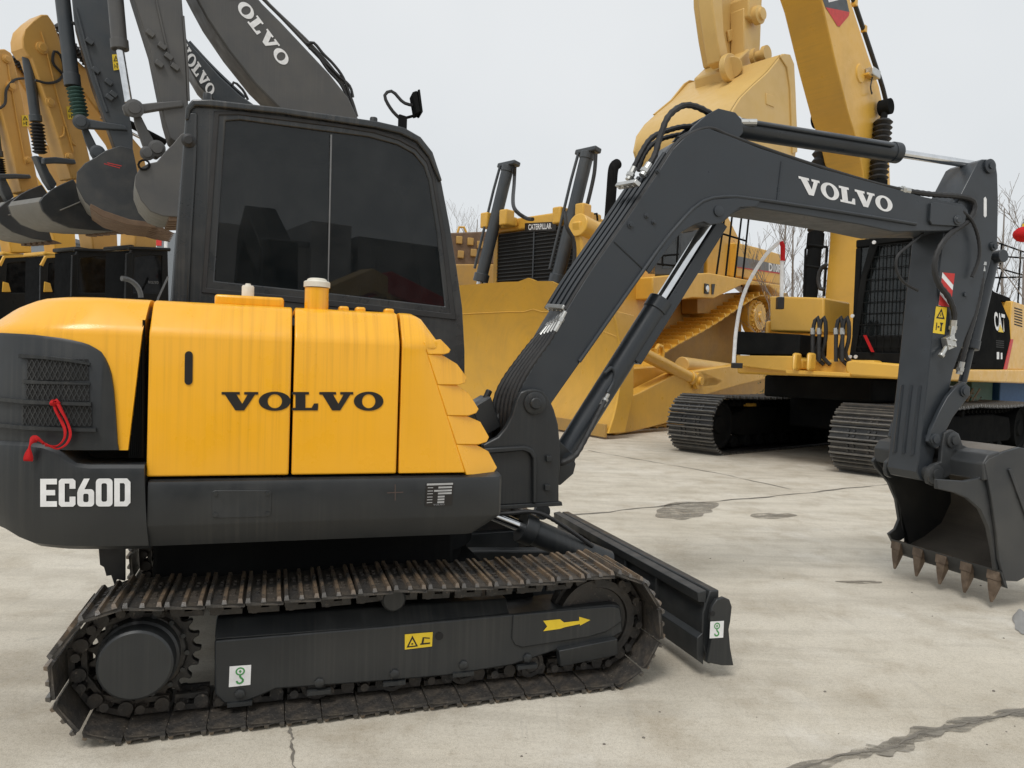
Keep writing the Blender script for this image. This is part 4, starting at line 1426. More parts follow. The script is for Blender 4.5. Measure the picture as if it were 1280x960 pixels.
# cutting lip and teeth
lx, lz = q[0]
mb = MB().obox((lx + .0, (KY0 + KY1) / 2, lz + .005), (.016, 0, -.012), (0, (KY1 - KY0) / 2 - .002, 0), (-.018, 0, .045))
mb.build('lip', M['bucketdark'], bucket, .003)
for k in range(5):
    y = KY0 + .055 + (KY1 - KY0 - .11) * k / 4
    b0 = Vector((lx - .005, y, lz + .015))
    mb = MB()
    def qd(c, wx, wy): return [c + Vector((-wx, -wy, 0)), c + Vector((wx, -wy, 0)), c + Vector((wx, wy, 0)), c + Vector((-wx, wy, 0))]
    mb.loft([qd(b0 + Vector((.004, 0, .035)), .030, .042), qd(b0 + Vector((-.002, 0, -.02)), .032, .040)])
    mb.loft([qd(b0 + Vector((-.003, 0, -.021)), .028, .034), qd(b0 + Vector((-.014, 0, -.08)), .018, .026), qd(b0 + Vector((-.022, 0, -.13)), .010, .015), qd(b0 + Vector((-.028, 0, -.16)), .004, .007)])
    mb.build('tooth', M['tooth'], bucket, .003)
# side cutters (rounded cheeks at the lower corners)
ck = A.pl(KY1 - .03, [(1113, 668), (1121, 662), (1126, 650), (1122, 625), (1113, 604), (1096, 584), (1093, 577), (1100, 566), (1112, 560), (1140, 580), (1150, 640), (1140, 668), (1128, 676), (1118, 678)])
MB().prism(ck, KY1 - .018, KY1 + .006).build('side_cutter', M['bucketdark'], bucket, .004)
# top beam with its chamfer, near and far of the ears
bm_ = A.pl(KY0, [(1231, 581), (1247, 568), (1262, 572), (1262, 590), (1250, 608), (1236, 610)])
mb = MB()
bx = q[4][0]; bz = q[4][1]
sec = [(bx - .004, bz - .10), (bx - .010, bz), (bx + .03, bz + .055), (bx + .12, bz + .075), (bx + .12, bz - .02), (bx + .06, bz - .10)]
mb.prism(sec, KY0 + .004, KY1 - .004)
mb.build('top_beam', M['bucketdark'], bucket, .008)
# ears that take the arm pin and the link pin
lp_ = pp(1190, 550, .70)
ear = [(pin.x - .055, pin.z - .02), (pin.x - .05, pin.z + .03), (pin.x - .01, pin.z + .06), (pin.x + .05, pin.z + .075), (lp_.x - .075, lp_.z - .03), (lp_.x - .06, lp_.z + .045), (lp_.x, lp_.z + .065), (lp_.x + .055, lp_.z + .04), (lp_.x + .09, lp_.z - .03), (lp_.x + .20, lp_.z - .07), (bx + .16, bz + .02), (bx + .02, bz - .09), (pin.x, pin.z - .075), (pin.x - .04, pin.z - .06)]
for y in (.70, 1.03): MB().prism(ear, y, y + .03).build('bucket_ear', M['bucketdark'], bucket, .005)
for px_, pz_, r in ((pin.x, pin.z, .062), (lp_.x, lp_.z, .05)):
    mb = MB()
    mb.lathe((px_, .70, pz_), (0, -1, 0), [(0, r), (.014, r), (.018, r * .8), (.018, r * .55), (.030, r * .55), (.032, 0)], 24)
    mb.cyl((px_, .70, pz_), (px_, 1.06, pz_), r * .7, 18)
    mb.build('bucket_pin', M['bucketdark'], bucket)
# ================================================================== helpers for the machines behind
def V3(f, y, pts): return [f.y(u, v, y) for u, v in pts]


def slab(f, y0, y1, pts, name, mat, parent, bevel=.02, off=0):
    """plate traced on the near side y1 and carried through to y0"""
    q = f.pl(y1, pts)
    return MB().prism(q, y0, y1).build(name, mat, parent, bevel)


def pin_at(f, y, uv, r, name, mat, parent, L=.05, n=18):
    p = f.y(uv[0], uv[1], y)
    return MB().lathe((p.x, y - .01, p.z), (0, 1, 0), [(0, r), (L, r), (L * 1.2, r * .7), (L * 1.6, r * .65), (L * 1.7, 0)], n).build(name, mat, parent)


def bucket_body(f, y0, y1, prof, teeth, name, shellm, platem, toothm, parent, nt=5, tl=.22, cut=None):
    """hollow bucket: shell, two side plates and single teeth. prof runs from the lip round the back to the top"""
    q = f.pl(y1, prof)
    b = MB().prism(q, y1 - .04, y1).build(name, platem, parent, .01)
    MB().prism(q, y0, y0 + .04).build('side_plate', platem, b, .01)
    k = cut or len(q)
    sh = q[:k]
    cx = sum(p[0] for p in q) / len(q); cz = sum(p[1] for p in q) / len(q)
    inn = []
    for x, z in sh:
        v = Vector((cx - x, cz - z)).normalized() * .06
        inn.append((x + v.x, z + v.y))
    loop = sh + list(reversed(inn))
    mb = MB()
    va = [mb.bm.verts.new((x, y0 + .041, z)) for x, z in loop]; vb = [mb.bm.verts.new((x, y1 - .041, z)) for x, z in loop]
    for i in range(len(va)): mb.face([va[i], va[(i + 1) % len(va)], vb[(i + 1) % len(va)], vb[i]])
    mb.build('shell', shellm, b, 0, smooth=45)
    if teeth:
        a = Vector((q[0][0], 0, q[0][1])); d = f.y(teeth[0], teeth[1], y1); d = Vector((d.x, 0, d.z)) - a
        for i in range(nt):
            y = y0 + .10 + (y1 - y0 - .20) * i / (nt - 1)
            c = a + Vector((0, y, 0))
            n = Vector((-d.z, 0, d.x)).normalized()
            R_ = []
            for t, wy, wn in ((-.4, .062, .045), (.1, .055, .04), (.6, .030, .024), (1, .008, .008)):
                o = c + d * t
                R_.append([o - Vector((0, wy, 0)) - n * wn, o + Vector((0, wy, 0)) - n * wn, o + Vector((0, wy, 0)) + n * wn, o - Vector((0, wy, 0)) + n * wn])
            MB().loft(R_).build('tooth', toothm, b)
    return b


# ================================================================== large ochre excavator on the right
fw = Vector((-.75, -.66)).normalized(); lf = Vector((-fw.y, fw.x))
ra = Frame(0, 0, 0).z(1076, 591, 0)
ro = Vector((ra.x, ra.y)) - lf * 1.4 - fw * .05
R = Frame(ro.x, ro.y, math.atan2(fw.y, fw.x))
rx = thing('excavator', R, 'large ochre crawler excavator with a mesh guard over its black cab', 'excavator')
RP = stadium(-5.9, .50, .45, 0, .50, .45, .03)
_, rme = make_track(rx, 'track', RP, .205, 1.10, 2.02, M['shoeblack'], M['barblack'], M['black'], thick=.02, grouser=.038, bars=3, chain_h=.13)
make_track(rx, 'track', RP, .205, -1.76, -.84, M['shoeblack'], M['barblack'], M['black'], thick=.02, grouser=.038, bars=3, chain_h=.13, first=rme)
for yo, s in ((1.78, 1), (-1.08, 1)):
    mb = MB().prism([(-5.6, .34), (-5.4, .72), (-4.4, .80), (-1.0, .80), (-.75, .70), (-.45, .66), (-.45, .34), (-.9, .27), (-5.4, .27)], yo - .45, yo)
    fr_ = mb.build('track_frame', M['black'], rx, .03)
    MB().box(-.72, -.30, yo - .40, yo + .015, .36, .66).build('yoke_cover', M['black'], fr_, .02)
    for x in (0, -5.9):
        MB().lathe((x, yo + .06, .50), (0, -1, 0), [(0, .0), (0, .14), (.04, .16), (.04, .34), (.0, .36), (.0, .40), (.30, .40), (.30, 0)], 32).build('idler_wheel' if x == 0 else 'sprocket', M['black'], rx)
    for k in range(11):
        MB().lathe((-.55 - k * .43, yo + .03, .19), (0, -1, 0), [(0, 0), (0, .08), (.03, .11), (.30, .11), (.30, 0)], 14).build('track_roller', M['black'], rx)
    for k in range(2):
        MB().lathe((-1.3 - k * 1.5, yo + .03, .84), (0, -1, 0), [(0, 0), (0, .05), (.03, .065), (.30, .065), (.30, 0)], 14).build('carrier_roller', M['black'], rx)
# yellow direction mark on the near yoke
multi([[Vector((-.36 - a * .22, 1.798, .46 + b * .12)) for a, b in q] for q in ([(0, .5), (.35, 1), (.35, .7), (.8, .7), (1, 1), (.9, .5), (1, 0), (.8, .3), (.35, .3), (.35, 0)],)], 'direction_arrow', M['labely'], rx)
mb = MB().box(-3.8, -1.9, -.80, 1.05, .45, 1.00)
mb.box(-4.2, -.9, -.75, 1.10, 1.001, 1.375)
mb.build('carbody', M['black'], rx, .04)
# steps: ochre bracket glimpsed between frame and deck
MB().box(-1.2, -.95, -1.30, -1.05, .80, .86).build('step_bracket', M['cat'], rx, .01)

# upper structure
ZD = 1.42
DYL = R.x(921, 455, .1).y
mb = MB().box(-5.2, .10, DYL, 1.55, ZD - .04, ZD + .22)
deck = mb.build('main_frame', M['cat'], rx, .04)
MB().box(-5.4, -3.2, DYL, 1.50, ZD + .23, 2.9).build('engine_hood', M['cat'], rx, .10, 3)
MB().box(-3.1, -.60, R.x(962, 400, -.6).y, -.60, ZD + .23, 2.30).build('tank_housing', M['cat'], rx, .06, 3)
# front left box: black tool box over an ochre step
tb = [(919, 414), (1000, 418), (999, 444), (919, 443)]
q0 = [R.x(u, v, .25) for u, v in tb]
MB().solid(q0, [p + Vector((-.9, 0, 0)) for p in q0]).build('tool_box', M['black'], rx, .02)
tb = [(920, 444), (992, 445), (1003, 450), (1003, 461), (985, 465), (920, 457)]
q0 = [R.x(u, v, .30) for u, v in tb]
MB().solid(q0, [p + Vector((-.9, 0, 0)) for p in q0]).build('front_step', M['cat'], rx, .02)
q0 = [R.x(u, v, -.2) for u, v in ((962, 370), (1030, 372), (1030, 416), (962, 414))]
MB().solid(q0, [p + Vector((-.9, 0, 0)) for p in q0]).build('side_box', M['cat'], rx, .03)
# deck lip between boom foot and cab
q0 = [R.x(u, v, .42) for u, v in ((982, 462), (1062, 466), (1062, 471), (982, 467))]
MB().solid(q0, [p + Vector((-.6, 0, 0)) for p in q0]).build('deck_lip', M['cat'], rx, .01)
q0 = [R.x(u, v, .40) for u, v in ((1057, 452), (1066, 450), (1170, 459), (1170, 477), (1062, 470), (1056, 464))]
MB().solid(q0, [p + Vector((-.5, 0, 0)) for p in q0]).build('front_beam', M['cat'], rx, .03)
for u in (996, 1014):
    p = R.x(u, 452, .45)
    MB().obox(p, (.10, 0, 0), (0, .035, 0), (0, 0, .13)).build('cylinder_lug', M['cat'], rx, .04)

# boom
BN, BF = .15, -.50
f_edge = [(955, -190), (1000, -85), (1027, 0), (1045, 80), (1060, 140), (1071, 175), (1079, 215), (1082, 250), (1081, 300), (1076, 360), (1072, 400), (1066, 455)]
b_edge = [(1110, 455), (1112, 400), (1113, 320), (1114, 260), (1112, 200), (1108, 150), (1099, 108), (1085, 68), (1063, 0), (1040, -70), (1005, -160), (965, -235), (940, -230)]
slabq = R.pl(BN, f_edge + b_edge)
bmR = MB().prism(slabq, BF, BN).build('boom', M['cat'], rx, .02)
# seam, pin boss, lamp, decal
ys = BN + .003
pl2 = lambda pts, y=ys: [R.y(u, v, y) for u, v in pts]
dcl = MB_poly(pl2([(1024, -12), (1055, -16), (1062, 16), (1049, 34), (1032, 10)]), 'brand_panel', M['slate'], bmR)
multi([pl2(p, ys + .002) for p in ([(1032, 9), (1062, 15), (1061, 20), (1050, 33), (1047, 33)],)], 'red_band', M['redpaint'], dcl)
multi([pl2(p, ys + .002) for p in ([(1033, -8), (1040, -2), (1044, -10), (1050, -2), (1054, -10), (1056, -2), (1036, 3)],)], 'white_mark', M['white'], dcl)
p = R.y(1085, 93, BN)
lm = MB().obox(p + Vector((-.02, .08, 0)), (.16, 0, 0), (0, .07, 0), (0, 0, .07)).build('boom_lamp', M['silver'], bmR, .015)
MB().obox(p + Vector((.10, .05, -.06)), (.10, 0, 0), (0, .05, 0), (0, 0, .02)).build('lamp_bracket', M['cat'], lm, .005)
MB().hose([p + Vector((.02, .09, -.07)), p + Vector((.10, .10, -.26)), p + Vector((.0, .08, -.36)), p + Vector((-.10, .04, -.30))], .012, 6, False).build('lamp_cable', M['rubber'], lm)
MB().lathe(R.y(1075, 92, BN), (0, 1, 0), [(0, .17), (.02, .15), (.03, 0)], 20).build('boom_boss', M['cat'], bmR)
MB().hose([R.y(u, v, BN - .05) + Vector((-.05, 0, .03)) for u, v in ((1064, -2), (1080, 45), (1090, 75), (1101, 108), (1106, 128))], .04, 8, False).build('hose', M['rubber'], bmR)
for (u, v) in ((1066, 5), (1078, 38)):
    MB().obox(R.y(u, v, BN - .05) + Vector((-.06, 0, .04)), (.05, 0, 0), (0, .04, 0), (0, 0, .06)).build('pipe_clamp', M['cat'], bmR, .01)
# boom cylinders with rubber boots
def boot_cyl(pt, pb0, pb1, foot, y, name='boom_cylinder'):
    t, b0, b1, ft = (R.y(u, v, y) for u, v in (pt, pb0, pb1, foot))
    c = MB().cyl(b1, ft, .125, 24).cyl(b1 + (ft - b1) * .0, b1 + (ft - b1) * .12, .15, 24).cyl(ft - Vector((0, .1, 0)), ft + Vector((0, .1, 0)), .15, 18).build(name, M['black'], rx, .006)
    MB().bellows(b0, b1, .115, .165, 11, 20).build('rubber_boot', M['rubber'], c)
    MB().cyl(t + (b0 - t) * .0, b0, .06, 16).cyl(t - Vector((0, .1, 0)), t + Vector((0, .10, 0)), .14, 20).build('rod_end', M['black'], c, .008)
boot_cyl((1107, 134), (1104, 150), (1098, 226), (1092, 450), .30)
boot_cyl((1024, 150), (1027, 188), (1020, 292), (1006, 446), -.62)
# hoses by the boom foot
for k, u in enumerate((1018, 1026, 1047, 1055)):
    P_ = [R.x(u - 2, 452, .25), R.x(u - 2, 425, .25), R.x(u - 1, 408, .25), R.x(u + 3, 396, .25), R.x(u + 6, 404, .25), R.x(u + 6, 424, .2), R.x(u + 2, 444, .15), R.x(u + 12, 456, .1)]
    h = MB().hose(P_, .030, 8, False).build('hose', M['rubber'], rx)
    MB().cyl(R.x(u - 2, 418, .25), R.x(u - 2, 410, .25), .036, 10).build('hose_fitting', M['silver'], h)
# arm and bucket hanging high in front
slab(R, BF + .05, BN - .28, [(884, -240), (888, -100), (890, 0), (896, 45), (902, 78), (918, 86), (938, 80), (950, 68), (953, 0), (957, -100), (955, -240)], 'arm', M['catl'], rx, .025)
slab(R, BN - .275, BN - .05, [(884, -240), (888, -100), (890, 0), (896, 45), (901, 76), (908, 82), (912, 76), (905, 40), (903, 0), (902, -100), (898, -240)], 'arm_flange', M['catl'], rx, .015)
slab(R, BN - .275, BN - .05, [(930, 10), (953, -10), (950, 68), (938, 78), (930, 66)], 'arm_flange', M['catl'], rx, .015)
slab(R, BN - .275, BN - .24, [(910, 38), (918, 35), (920, 48), (912, 52)], 'arm_pad', M['catl'], rx, .01)
slab(R, BF - .02, BN + .02, [(936, -5), (945, -12), (951, 2), (951, 18), (944, 28), (936, 20)], 'arm_link', M['catl'], rx, .02)
pin_at(R, BN + .02, (945, 20), .13, 'link_pin', M['catl'], rx, .08)
p0, p1 = R.y(915, 84, BN + .06), R.y(915, 84, BF - .06)
mb = MB().cyl(p0, p1, .14, 22).cyl(p0, p0 + Vector((0, -.09, 0)), .19, 22).cyl(p1, p1 + Vector((0, .09, 0)), .19, 22)
mb.build('arm_pin', M['catl'], rx, .008)
p0 = R.y(942, 72, BN + .08)
MB().lathe(p0, (0, 1, 0), [(0, .12), (.06, .12), (.06, .07), (.16, .07), (.16, .11), (.22, .11), (.22, 0)], 18).build('link_pin', M['catl'], rx)
slab(R, BF + .02, BN - .02, [(912, 84), (936, 60), (950, 76), (958, 100), (940, 122), (918, 120)], 'bucket_ear', M['catl'], rx, .03)
bp2 = [(994, 200), (960, 212), (932, 205), (918, 185), (912, 160), (916, 138), (926, 122), (940, 108), (960, 90), (974, 73), (979, 67), (988, 68), (993, 80), (995, 120), (997, 170)]
rb_ = bucket_body(R, -.78, .78, bp2, None, 'bucket', M['catl'], M['catl'], M['tooth'], rx, cut=11)
slab(R, .775, .80, [(975, 70), (981, 67), (988, 68), (993, 80), (995, 120), (997, 190), (991, 192), (988, 110), (984, 84)], 'side_edge', M['catl'], rb_, .008)
MB().prism(R.pl(.78, [(938, 108), (960, 88), (976, 66), (982, 62), (992, 64), (997, 80), (990, 84), (980, 72), (962, 94), (944, 112)]), -.81, -.775).build('side_edge', M['catl'], rb_, .01)
slab(R, .775, .79, [(958, 116), (968, 120), (968, 134), (958, 130)], 'wear_plate', M['catl'], rb_, .006)
for x in (-.9, -.35, .3):
    pass

# cab with its guard
XC = -.15
cq = [(1089, 297), (1170, 286), (1176, 460), (1061, 449), (1070, 385), (1075, 350)]
c3 = [R.x(u, v, XC) for u, v in cq]
yl = c3[1].y
back = XC - 1.9
A_ = [Vector((XC - .06, p.y, p.z)) for p in c3]
B_ = [Vector((back, p.y, p.z)) for p in c3]
# hollow cab body: posts and rails as one welded frame, panes set in
yr, zt, zb_ = min(p.y for p in c3), c3[0].z, c3[3].z
yR = c3[3].y
mb = MB()
mb.box(back, XC - .06, yR, yl, zb_, zb_ + .35)
mb.box(back, XC - .06, yR, yl, zt - .12, zt)
for x in (XC - .13, -1.15, back):
    for y in (yR, yl - .08):
        mb.box(x, x + .07, y, y + .08, zb_ + .35, zt - .12)
cabR = mb.build('cab', M['black'], rx, .02)
MB().box(XC - .11, XC - .10, yR + .08, yl - .08, zb_ + .35, zt - .12).build('windscreen', M['glassfar'], cabR)
MB().box(-1.08, XC - .13, yl - .05, yl - .04, zb_ + .35, zt - .12).build('window_pane', M['glassfar'], cabR)
MB().box(back + .07, -1.15, yl - .05, yl - .04, zb_ + .35, zt - .12).build('window_pane', M['glassfar'], cabR)
MB().box(back + .02, XC - .2, yR + .03, yR + .04, zb_ + .35, zt - .12).build('window_pane', M['glassfar'], cabR)
MB().box(back + .02, back + .03, yR + .08, yl - .08, zb_ + .35, zt - .12).build('window_pane', M['glassfar'], cabR)
sb = MB().box(-1.3, -.75, yR + .25, yl - .25, zb_ + .35, zb_ + .80).box(-1.35, -1.2, yR + .25, yl - .25, zb_ + .8, zb_ + 1.35)
sb.build('seat', M['red'], cabR, .05)
MB().box(-.55, -.35, yR + .2, yl - .2, zb_ + .35, zb_ + .75).build('console', M['grey'], cabR, .03)
go = [(p.y, p.z) for p in c3]
gi = [R.x(u, v, XC) for u, v in ((1097, 305), (1162, 296), (1167, 443), (1069, 440), (1077, 387), (1083, 345))]
gi = [(p.y, p.z) for p in gi]
gd = MB().ring(go, gi, lambda a, b: (XC, a, b), lambda a, b: (XC - .05, a, b)).build('guard_frame', M['black'], rx, .01)
mb = MB()
ys_ = sorted(p[0] for p in gi)
y0, y1 = ys_[0], ys_[-1]
z0, z1 = min(p[1] for p in gi), max(p[1] for p in gi)
def gy_left(z):
    pts = sorted([(gi[3][1], gi[3][0]), (gi[4][1], gi[4][0]), (gi[5][1], gi[5][0]), (gi[0][1], gi[0][0])])
    for (a, b), (c, d) in zip(pts, pts[1:]):
        if a <= z <= c: return b + (d - b) * (z - a) / (c - a)
    return pts[-1][1] if z > pts[-1][0] else pts[0][1]
k = y0 + .07
while k < y1:
    za = z0
    while za < z1 and not (gy_left(za) <= k): za += .02
    # bars start where the slanted post lets them
    zz = [z for z in [z0 + i * .02 for i in range(int((z1 - z0) / .02))] if gy_left(z) <= k]
    if zz: mb.box(XC - .035, XC - .023, k - .006, k + .006, min(zz), max(zz))
    k += .105
z = z0 + .1
while z < z1:
    mb.box(XC - .022, XC - .010, gy_left(z), y1, z - .006, z + .006); z += .165
mb.build('guard_mesh', M['black'], gd)
for u, v in ((1093, 303), (1066, 395), (1063, 446), (1070, 446)):
    p = R.x(u, v, XC + .01)
    MB().lathe(p, (1, 0, 0), [(0, .028), (.02, .028), (.02, 0)], 8).build('guard_bolt', M['white'], gd)
for a, b in (((1081, 419), (1091, 440)), ((1134, 421), (1137, 455))):
    p, q = R.x(*a, XC + .03), R.x(*b, XC + .03)
    o = MB().obox((p + q) / 2, (.006, 0, 0), (0, .022, 0), (q - p) / 2).build('ribbon', M['red'])
    o.location = R.o; o.rotation_euler = (0, 0, R.yaw)
    tag(o, 'slanted red ribbon tied low inside the cab guard of the ochre excavator' if a[0] < 1100 else 'red ribbon hanging on the cab guard right beside the charcoal arm', 'ribbon')

# black left side with the emblem, ochre rear panels and the sill
YS = 1.56
blk = slab(R, 1.40, YS, [(1168, 330), (1200, 335), (1232, 352), (1250, 372), (1262, 400), (1264, 430), (1256, 462), (1168, 462)], 'side_door', M['black'], rx, .02)
yel = slab(R, 1.30, YS + .01, [(1266, 376), (1300, 388), (1340, 400), (1340, 463), (1256, 462), (1264, 430), (1263, 398)], 'rear_panel', M['cat'], rx, .02)
slab(R, 1.3, YS + .012, [(1264, 424), (1267, 424), (1259, 462), (1255, 462)], 'red_band', M['redpaint'], yel, .0)
slab(R, -1.0, YS + .06, [(1150, 459), (1205, 462), (1340, 462), (1340, 481), (1205, 477), (1150, 475)], 'side_sill', M['cat'], rx, .03)
mb = MB()
for k in range(7):
    a = [R.y(u, v, YS + .013) for u, v in ((1268 + 0, 384 + k * 3.4), (1278, 387 + k * 3.4), (1278, 388.6 + k * 3.4), (1268, 385.6 + k * 3.4))]; mb.poly(a)
mb.build('louvre', M['gap'], yel)
slab(R, 1.3, 1.45, [(1236, 362), (1262, 372), (1266, 380), (1240, 372)], 'hood_grille', M['black'], rx, .01)
eq = quad_place(*(R.y(u, v, YS + .004) for u, v in ((1244, 413), (1257, 415), (1256, 393), (1242, 389))))
fonttext('CAT', eq, 'lettering', M['white'], blk, .03)
multi([[eq(*q) + Vector((0, .004, 0)) for q in ((.25, -.05), (.5, .38), (.78, -.05))]], 'emblem', M['labely'], blk)
for u, v, r in ((1221, 423, 6), (1219, 434, 5)):
    c = R.y(u, v, YS + .004); MB().cyl(c, c + Vector((0, .004, 0)), .07 if r == 6 else .055, 20).build('round_label', M['grey'], blk)
mb = MB()
for k in range(4): mb.poly([R.y(u, v, YS + .004) for u, v in ((1245, 425 + k * 2.6), (1255, 426 + k * 2.6), (1255, 427.4 + k * 2.6), (1245, 426.4 + k * 2.6))])
mb.build('vent_slots', M['gap'], blk)
multi([[R.y(u, v, YS + .004) for u, v in q] for q in ([(1246, 440), (1249, 440), (1249, 449), (1246, 449)], [(1251, 441), (1253, 441), (1253, 449), (1251, 449)])], 'small_label', M['white'], blk)
slab(R, YS + .02, YS + .03, [(1206, 415), (1214, 408), (1215, 425), (1209, 430)], 'door_handle', M['black'], blk, .005)
# handrails
def rail(f, name, paths, r, parent, y=None, x=None):
    mb = MB()
    for P_ in paths:
        pts = [(f.y(u, v, y) if y is not None else f.x(u, v, x)) for u, v in P_]
        mb.tube(pts, r, 8)
    return mb.build(name, M['black'], parent)
rail(R, 'handrail', [[(1005, 370), (1007, 312), (1011, 306), (1034, 309)], [(1006, 332), (1034, 336)], [(1034, 310), (1030, 370)]], .022, rx, x=-1.4)
rail(R, 'handrail', [[(1246, 303), (1300, 322)], [(1246, 320), (1300, 324)], [(1244, 334), (1300, 350)], [(1244, 347), (1300, 346)], [(1252, 304), (1250, 335)], [(1276, 314), (1272, 385)], [(1252, 340), (1246, 365)]], .026, rx, y=-1.2)
MB().hose([R.x(u, v, -.9) for u, v in ((1034, 330), (1026, 336), (1023, 350), (1026, 362), (1031, 362))], .035, 8, False).build('hose', M['rubber'], rx)

# ================================================================== bulldozer
fw = Vector((-.68, -.73)).normalized(); lf = Vector((-fw.y, fw.x))
tp = Frame(0, 0, 0).z(762, 549, 0)
do = Vector((tp.x, tp.y)) - lf * 2.7
D = Frame(do.x, do.y, math.atan2(fw.y, fw.x))
dz = thing('bulldozer', D, 'huge ochre bulldozer with a wide raised blade and two tall lift cylinders', 'bulldozer')
# U-shaped blade: wing tip nearest, centre section set back; heights follow the plate's cut top edge
tipT = D.x(775, 388, 0.0)
zc = D.x(640, 352, -.75).z
yb = D.x(690, 352, -.70).y
yc_ = D.x(661, 352, -.75).y
def row_z(y, x, v):
    lo, hi = 0., 1000.
    for _ in range(50):
        u = (lo + hi) / 2
        if D.x(u, v, x).y < y: lo = u
        else: hi = u
    return D.x(u, v, x).z
stn = [(y, x, row_z(y, x - .25, v)) for y, x, v in ((yc_ * 2 - 2.7, .02, 362), (yc_ * 2 - yb, -.70, 354), (yc_ - .3, -.76, 353.5), (yc_, -.76, 349), (yc_ + .25, -.76, 353), (yb, -.70, 353))] + [(2.7, .05, tipT.z)]
rings = []
for y, x, zt_ in stn:
    o = []
    for k in range(9):
        t = k / 8
        z = .12 + (zt_ - .12) * t
        cv = .34 * (4 * (t - .5) ** 2) - .0
        o.append(Vector((x - .30 + cv, y, z)))
    bk2 = [Vector((p.x - .10, p.y, p.z)) for p in reversed(o)]
    rings.append(o + bk2)
dbl = MB().loft(rings).build('blade', M['cat'], dz, 0, smooth=25)
# end plate of the wing, cutting edge and the weld line across the face
mb = MB()
e0 = [Vector((p.x + .03, 2.70, p.z)) for p in rings[-1][:9]] + [Vector((-.62, 2.70, tipT.z - .05)), Vector((-.70, 2.70, .9)), Vector((-.45, 2.70, .12))]
mb.solid(e0, [p + Vector((0, .06, 0)) for p in e0])
mb.build('end_plate', M['cat'], dbl, .015)
for a, b in zip(stn, stn[1:]):
    if abs(a[0] - b[0]) < .5: continue
    A0, B0 = Vector((a[1] + .06, a[0], .07)), Vector((b[1] + .06, b[0], .07))
    t = (B0 - A0); n = Vector((t.y, -t.x, 0)).normalized()
    MB().obox((A0 + B0) / 2 + Vector((.02, 0, .10)), t * .498, n * .03, (0, 0, .13)).build('cutting_edge', M['catd'], dbl, .008)
mb = MB()
for a, b, c, d in zip(stn, stn[1:], rings, rings[1:]):
    p, q = c[7] * .25 + c[6] * .75, d[7] * .25 + d[6] * .75
    mb.tube([p + Vector((.0, 0, .02)), q + Vector((.0, 0, .02))], .014, 6)
mb.build('weld_seam', M['cat'], dbl)
# radiator
XG = -1.9
def gx(u, v, x=XG): return D.x(u, v, x)
TL, TR_, BR_, BL_ = gx(631, 291), gx(712, 286), gx(700, 372), gx(618, 372)
ztop = gx(660, 270).z
y0, y1 = BL_.y - .12, TR_.y + .28
mb = MB().box(XG - .9, XG - .06, y0, y1, .7, TL.z + .02).box(XG - .9, XG - .02, y0, y1, TL.z + .03, ztop)
body = mb.build('radiator_guard', M['cat'], dz, .05, 3)
MB().box(XG - .05, XG - .015, y0 + .02, y0 + .16, .7, TL.z).build('guard_side', M['cat'], body, .01)
MB().box(XG - .05, XG - .015, y1 - .16, y1 - .02, .7, TL.z).build('guard_side', M['cat'], body, .01)
gr = MB().box(XG - .058, XG - .05, y0 + .16, y1 - .16, .8, TL.z).build('grille', M['gap'], body)
nb = 40
for k in range(nb):
    z = 1.2 + (TL.z - 1.22) * k / (nb - 1)
    MB().obox((XG - .03, (y0 + y1) / 2, z), (.014, 0, -.006), (0, (y1 - y0) / 2 - .165, 0), (.003, 0, .007)).build('grille_slat', M['slate'], gr)
MB().box(XG - .02, XG - .008, (y0 + y1) / 2 - .02, (y0 + y1) / 2 + .02, .9, TL.z).build('grille_bar', M['slate'], gr)
nm = quad_place(*(gx(u, v, XG + .002) for u, v in ((656, 290), (695, 288), (695, 277), (656, 279))))
npl = decal('name_plate', M['vblack'], body, nm)
nm2 = quad_place(*(nm(a, b) + Vector((.004, 0, 0)) for a, b in ((.12, .2), (.86, .2), (.86, .85), (.12, .85))))
fonttext('CATERPILLAR', nm2, 'lettering', M['white'], npl, .02)
# bonnet behind the radiator and the rear body
MB().box(-5.2, XG - .91, y0 + .05, y1 - .05, 1.2, ztop - .08).build('bonnet', M['cat'], dz, .05, 3)
# lift cylinders with clamps, trunnions and hoses
def lift(y, foot, top, pin):
    a, b = D.x(*foot, -1.40), D.x(*top, -1.75)
    y = a.y
    d = (b - a).normalized()
    c = MB().cyl(a, b, .155, 26).cyl(b - d * .02, b + d * .14, .17, 26).cyl(a - d * .05, a + d * .16, .20, 26).build('lift_cylinder', M['slate'], dz, .01)
    MB().obox(b + d * .16, Vector((.0, .30, .0)), d * .06, d.cross(Vector((0, 1, 0))) * .13).build('cylinder_cap', M['slate'], c, .03)
    MB().cyl(a - d * .9, a, .09, 16).build('piston_rod', M['chrome'], c)
    MB().tube([b + d * .12 + Vector((.12, -.18, 0)), b - d * .5 + Vector((.14, -.19, 0)), a + d * .3 + Vector((.14, -.19, 0))], .035, 8).build('oil_pipe', M['slate'], c)
    m_ = D.x(*pin, -1.58)
    MB().obox(m_ + Vector((.02, .34, .05)), (.16, 0, 0), (0, .13, 0), (0, 0, .20)).obox(m_ + Vector((.02, -.34, .05)), (.16, 0, 0), (0, .13, 0), (0, 0, .20)).obox(m_ + Vector((-.20, 0, -.02)), (.08, 0, 0), (0, .45, 0), (0, 0, .12)).build('trunnion', M['cat'], c, .04, 3)
    return c, b, d, m_
c, b, d, m_ = lift(-1.0, (601, 350), (634, 214), (622, 277))
MB().hose([b + d * .05 + Vector((.02, .27, 0)), b - d * .35 + Vector((0, .36, 0)), D.y(642, 258, -.4), D.y(656, 272, -.1), D.y(666, 274, .2)], .045, 8, False).build('hose', M['rubber'], c)
c, b, d, m_ = lift(.85, (696, 352), (733, 198), (715, 271))
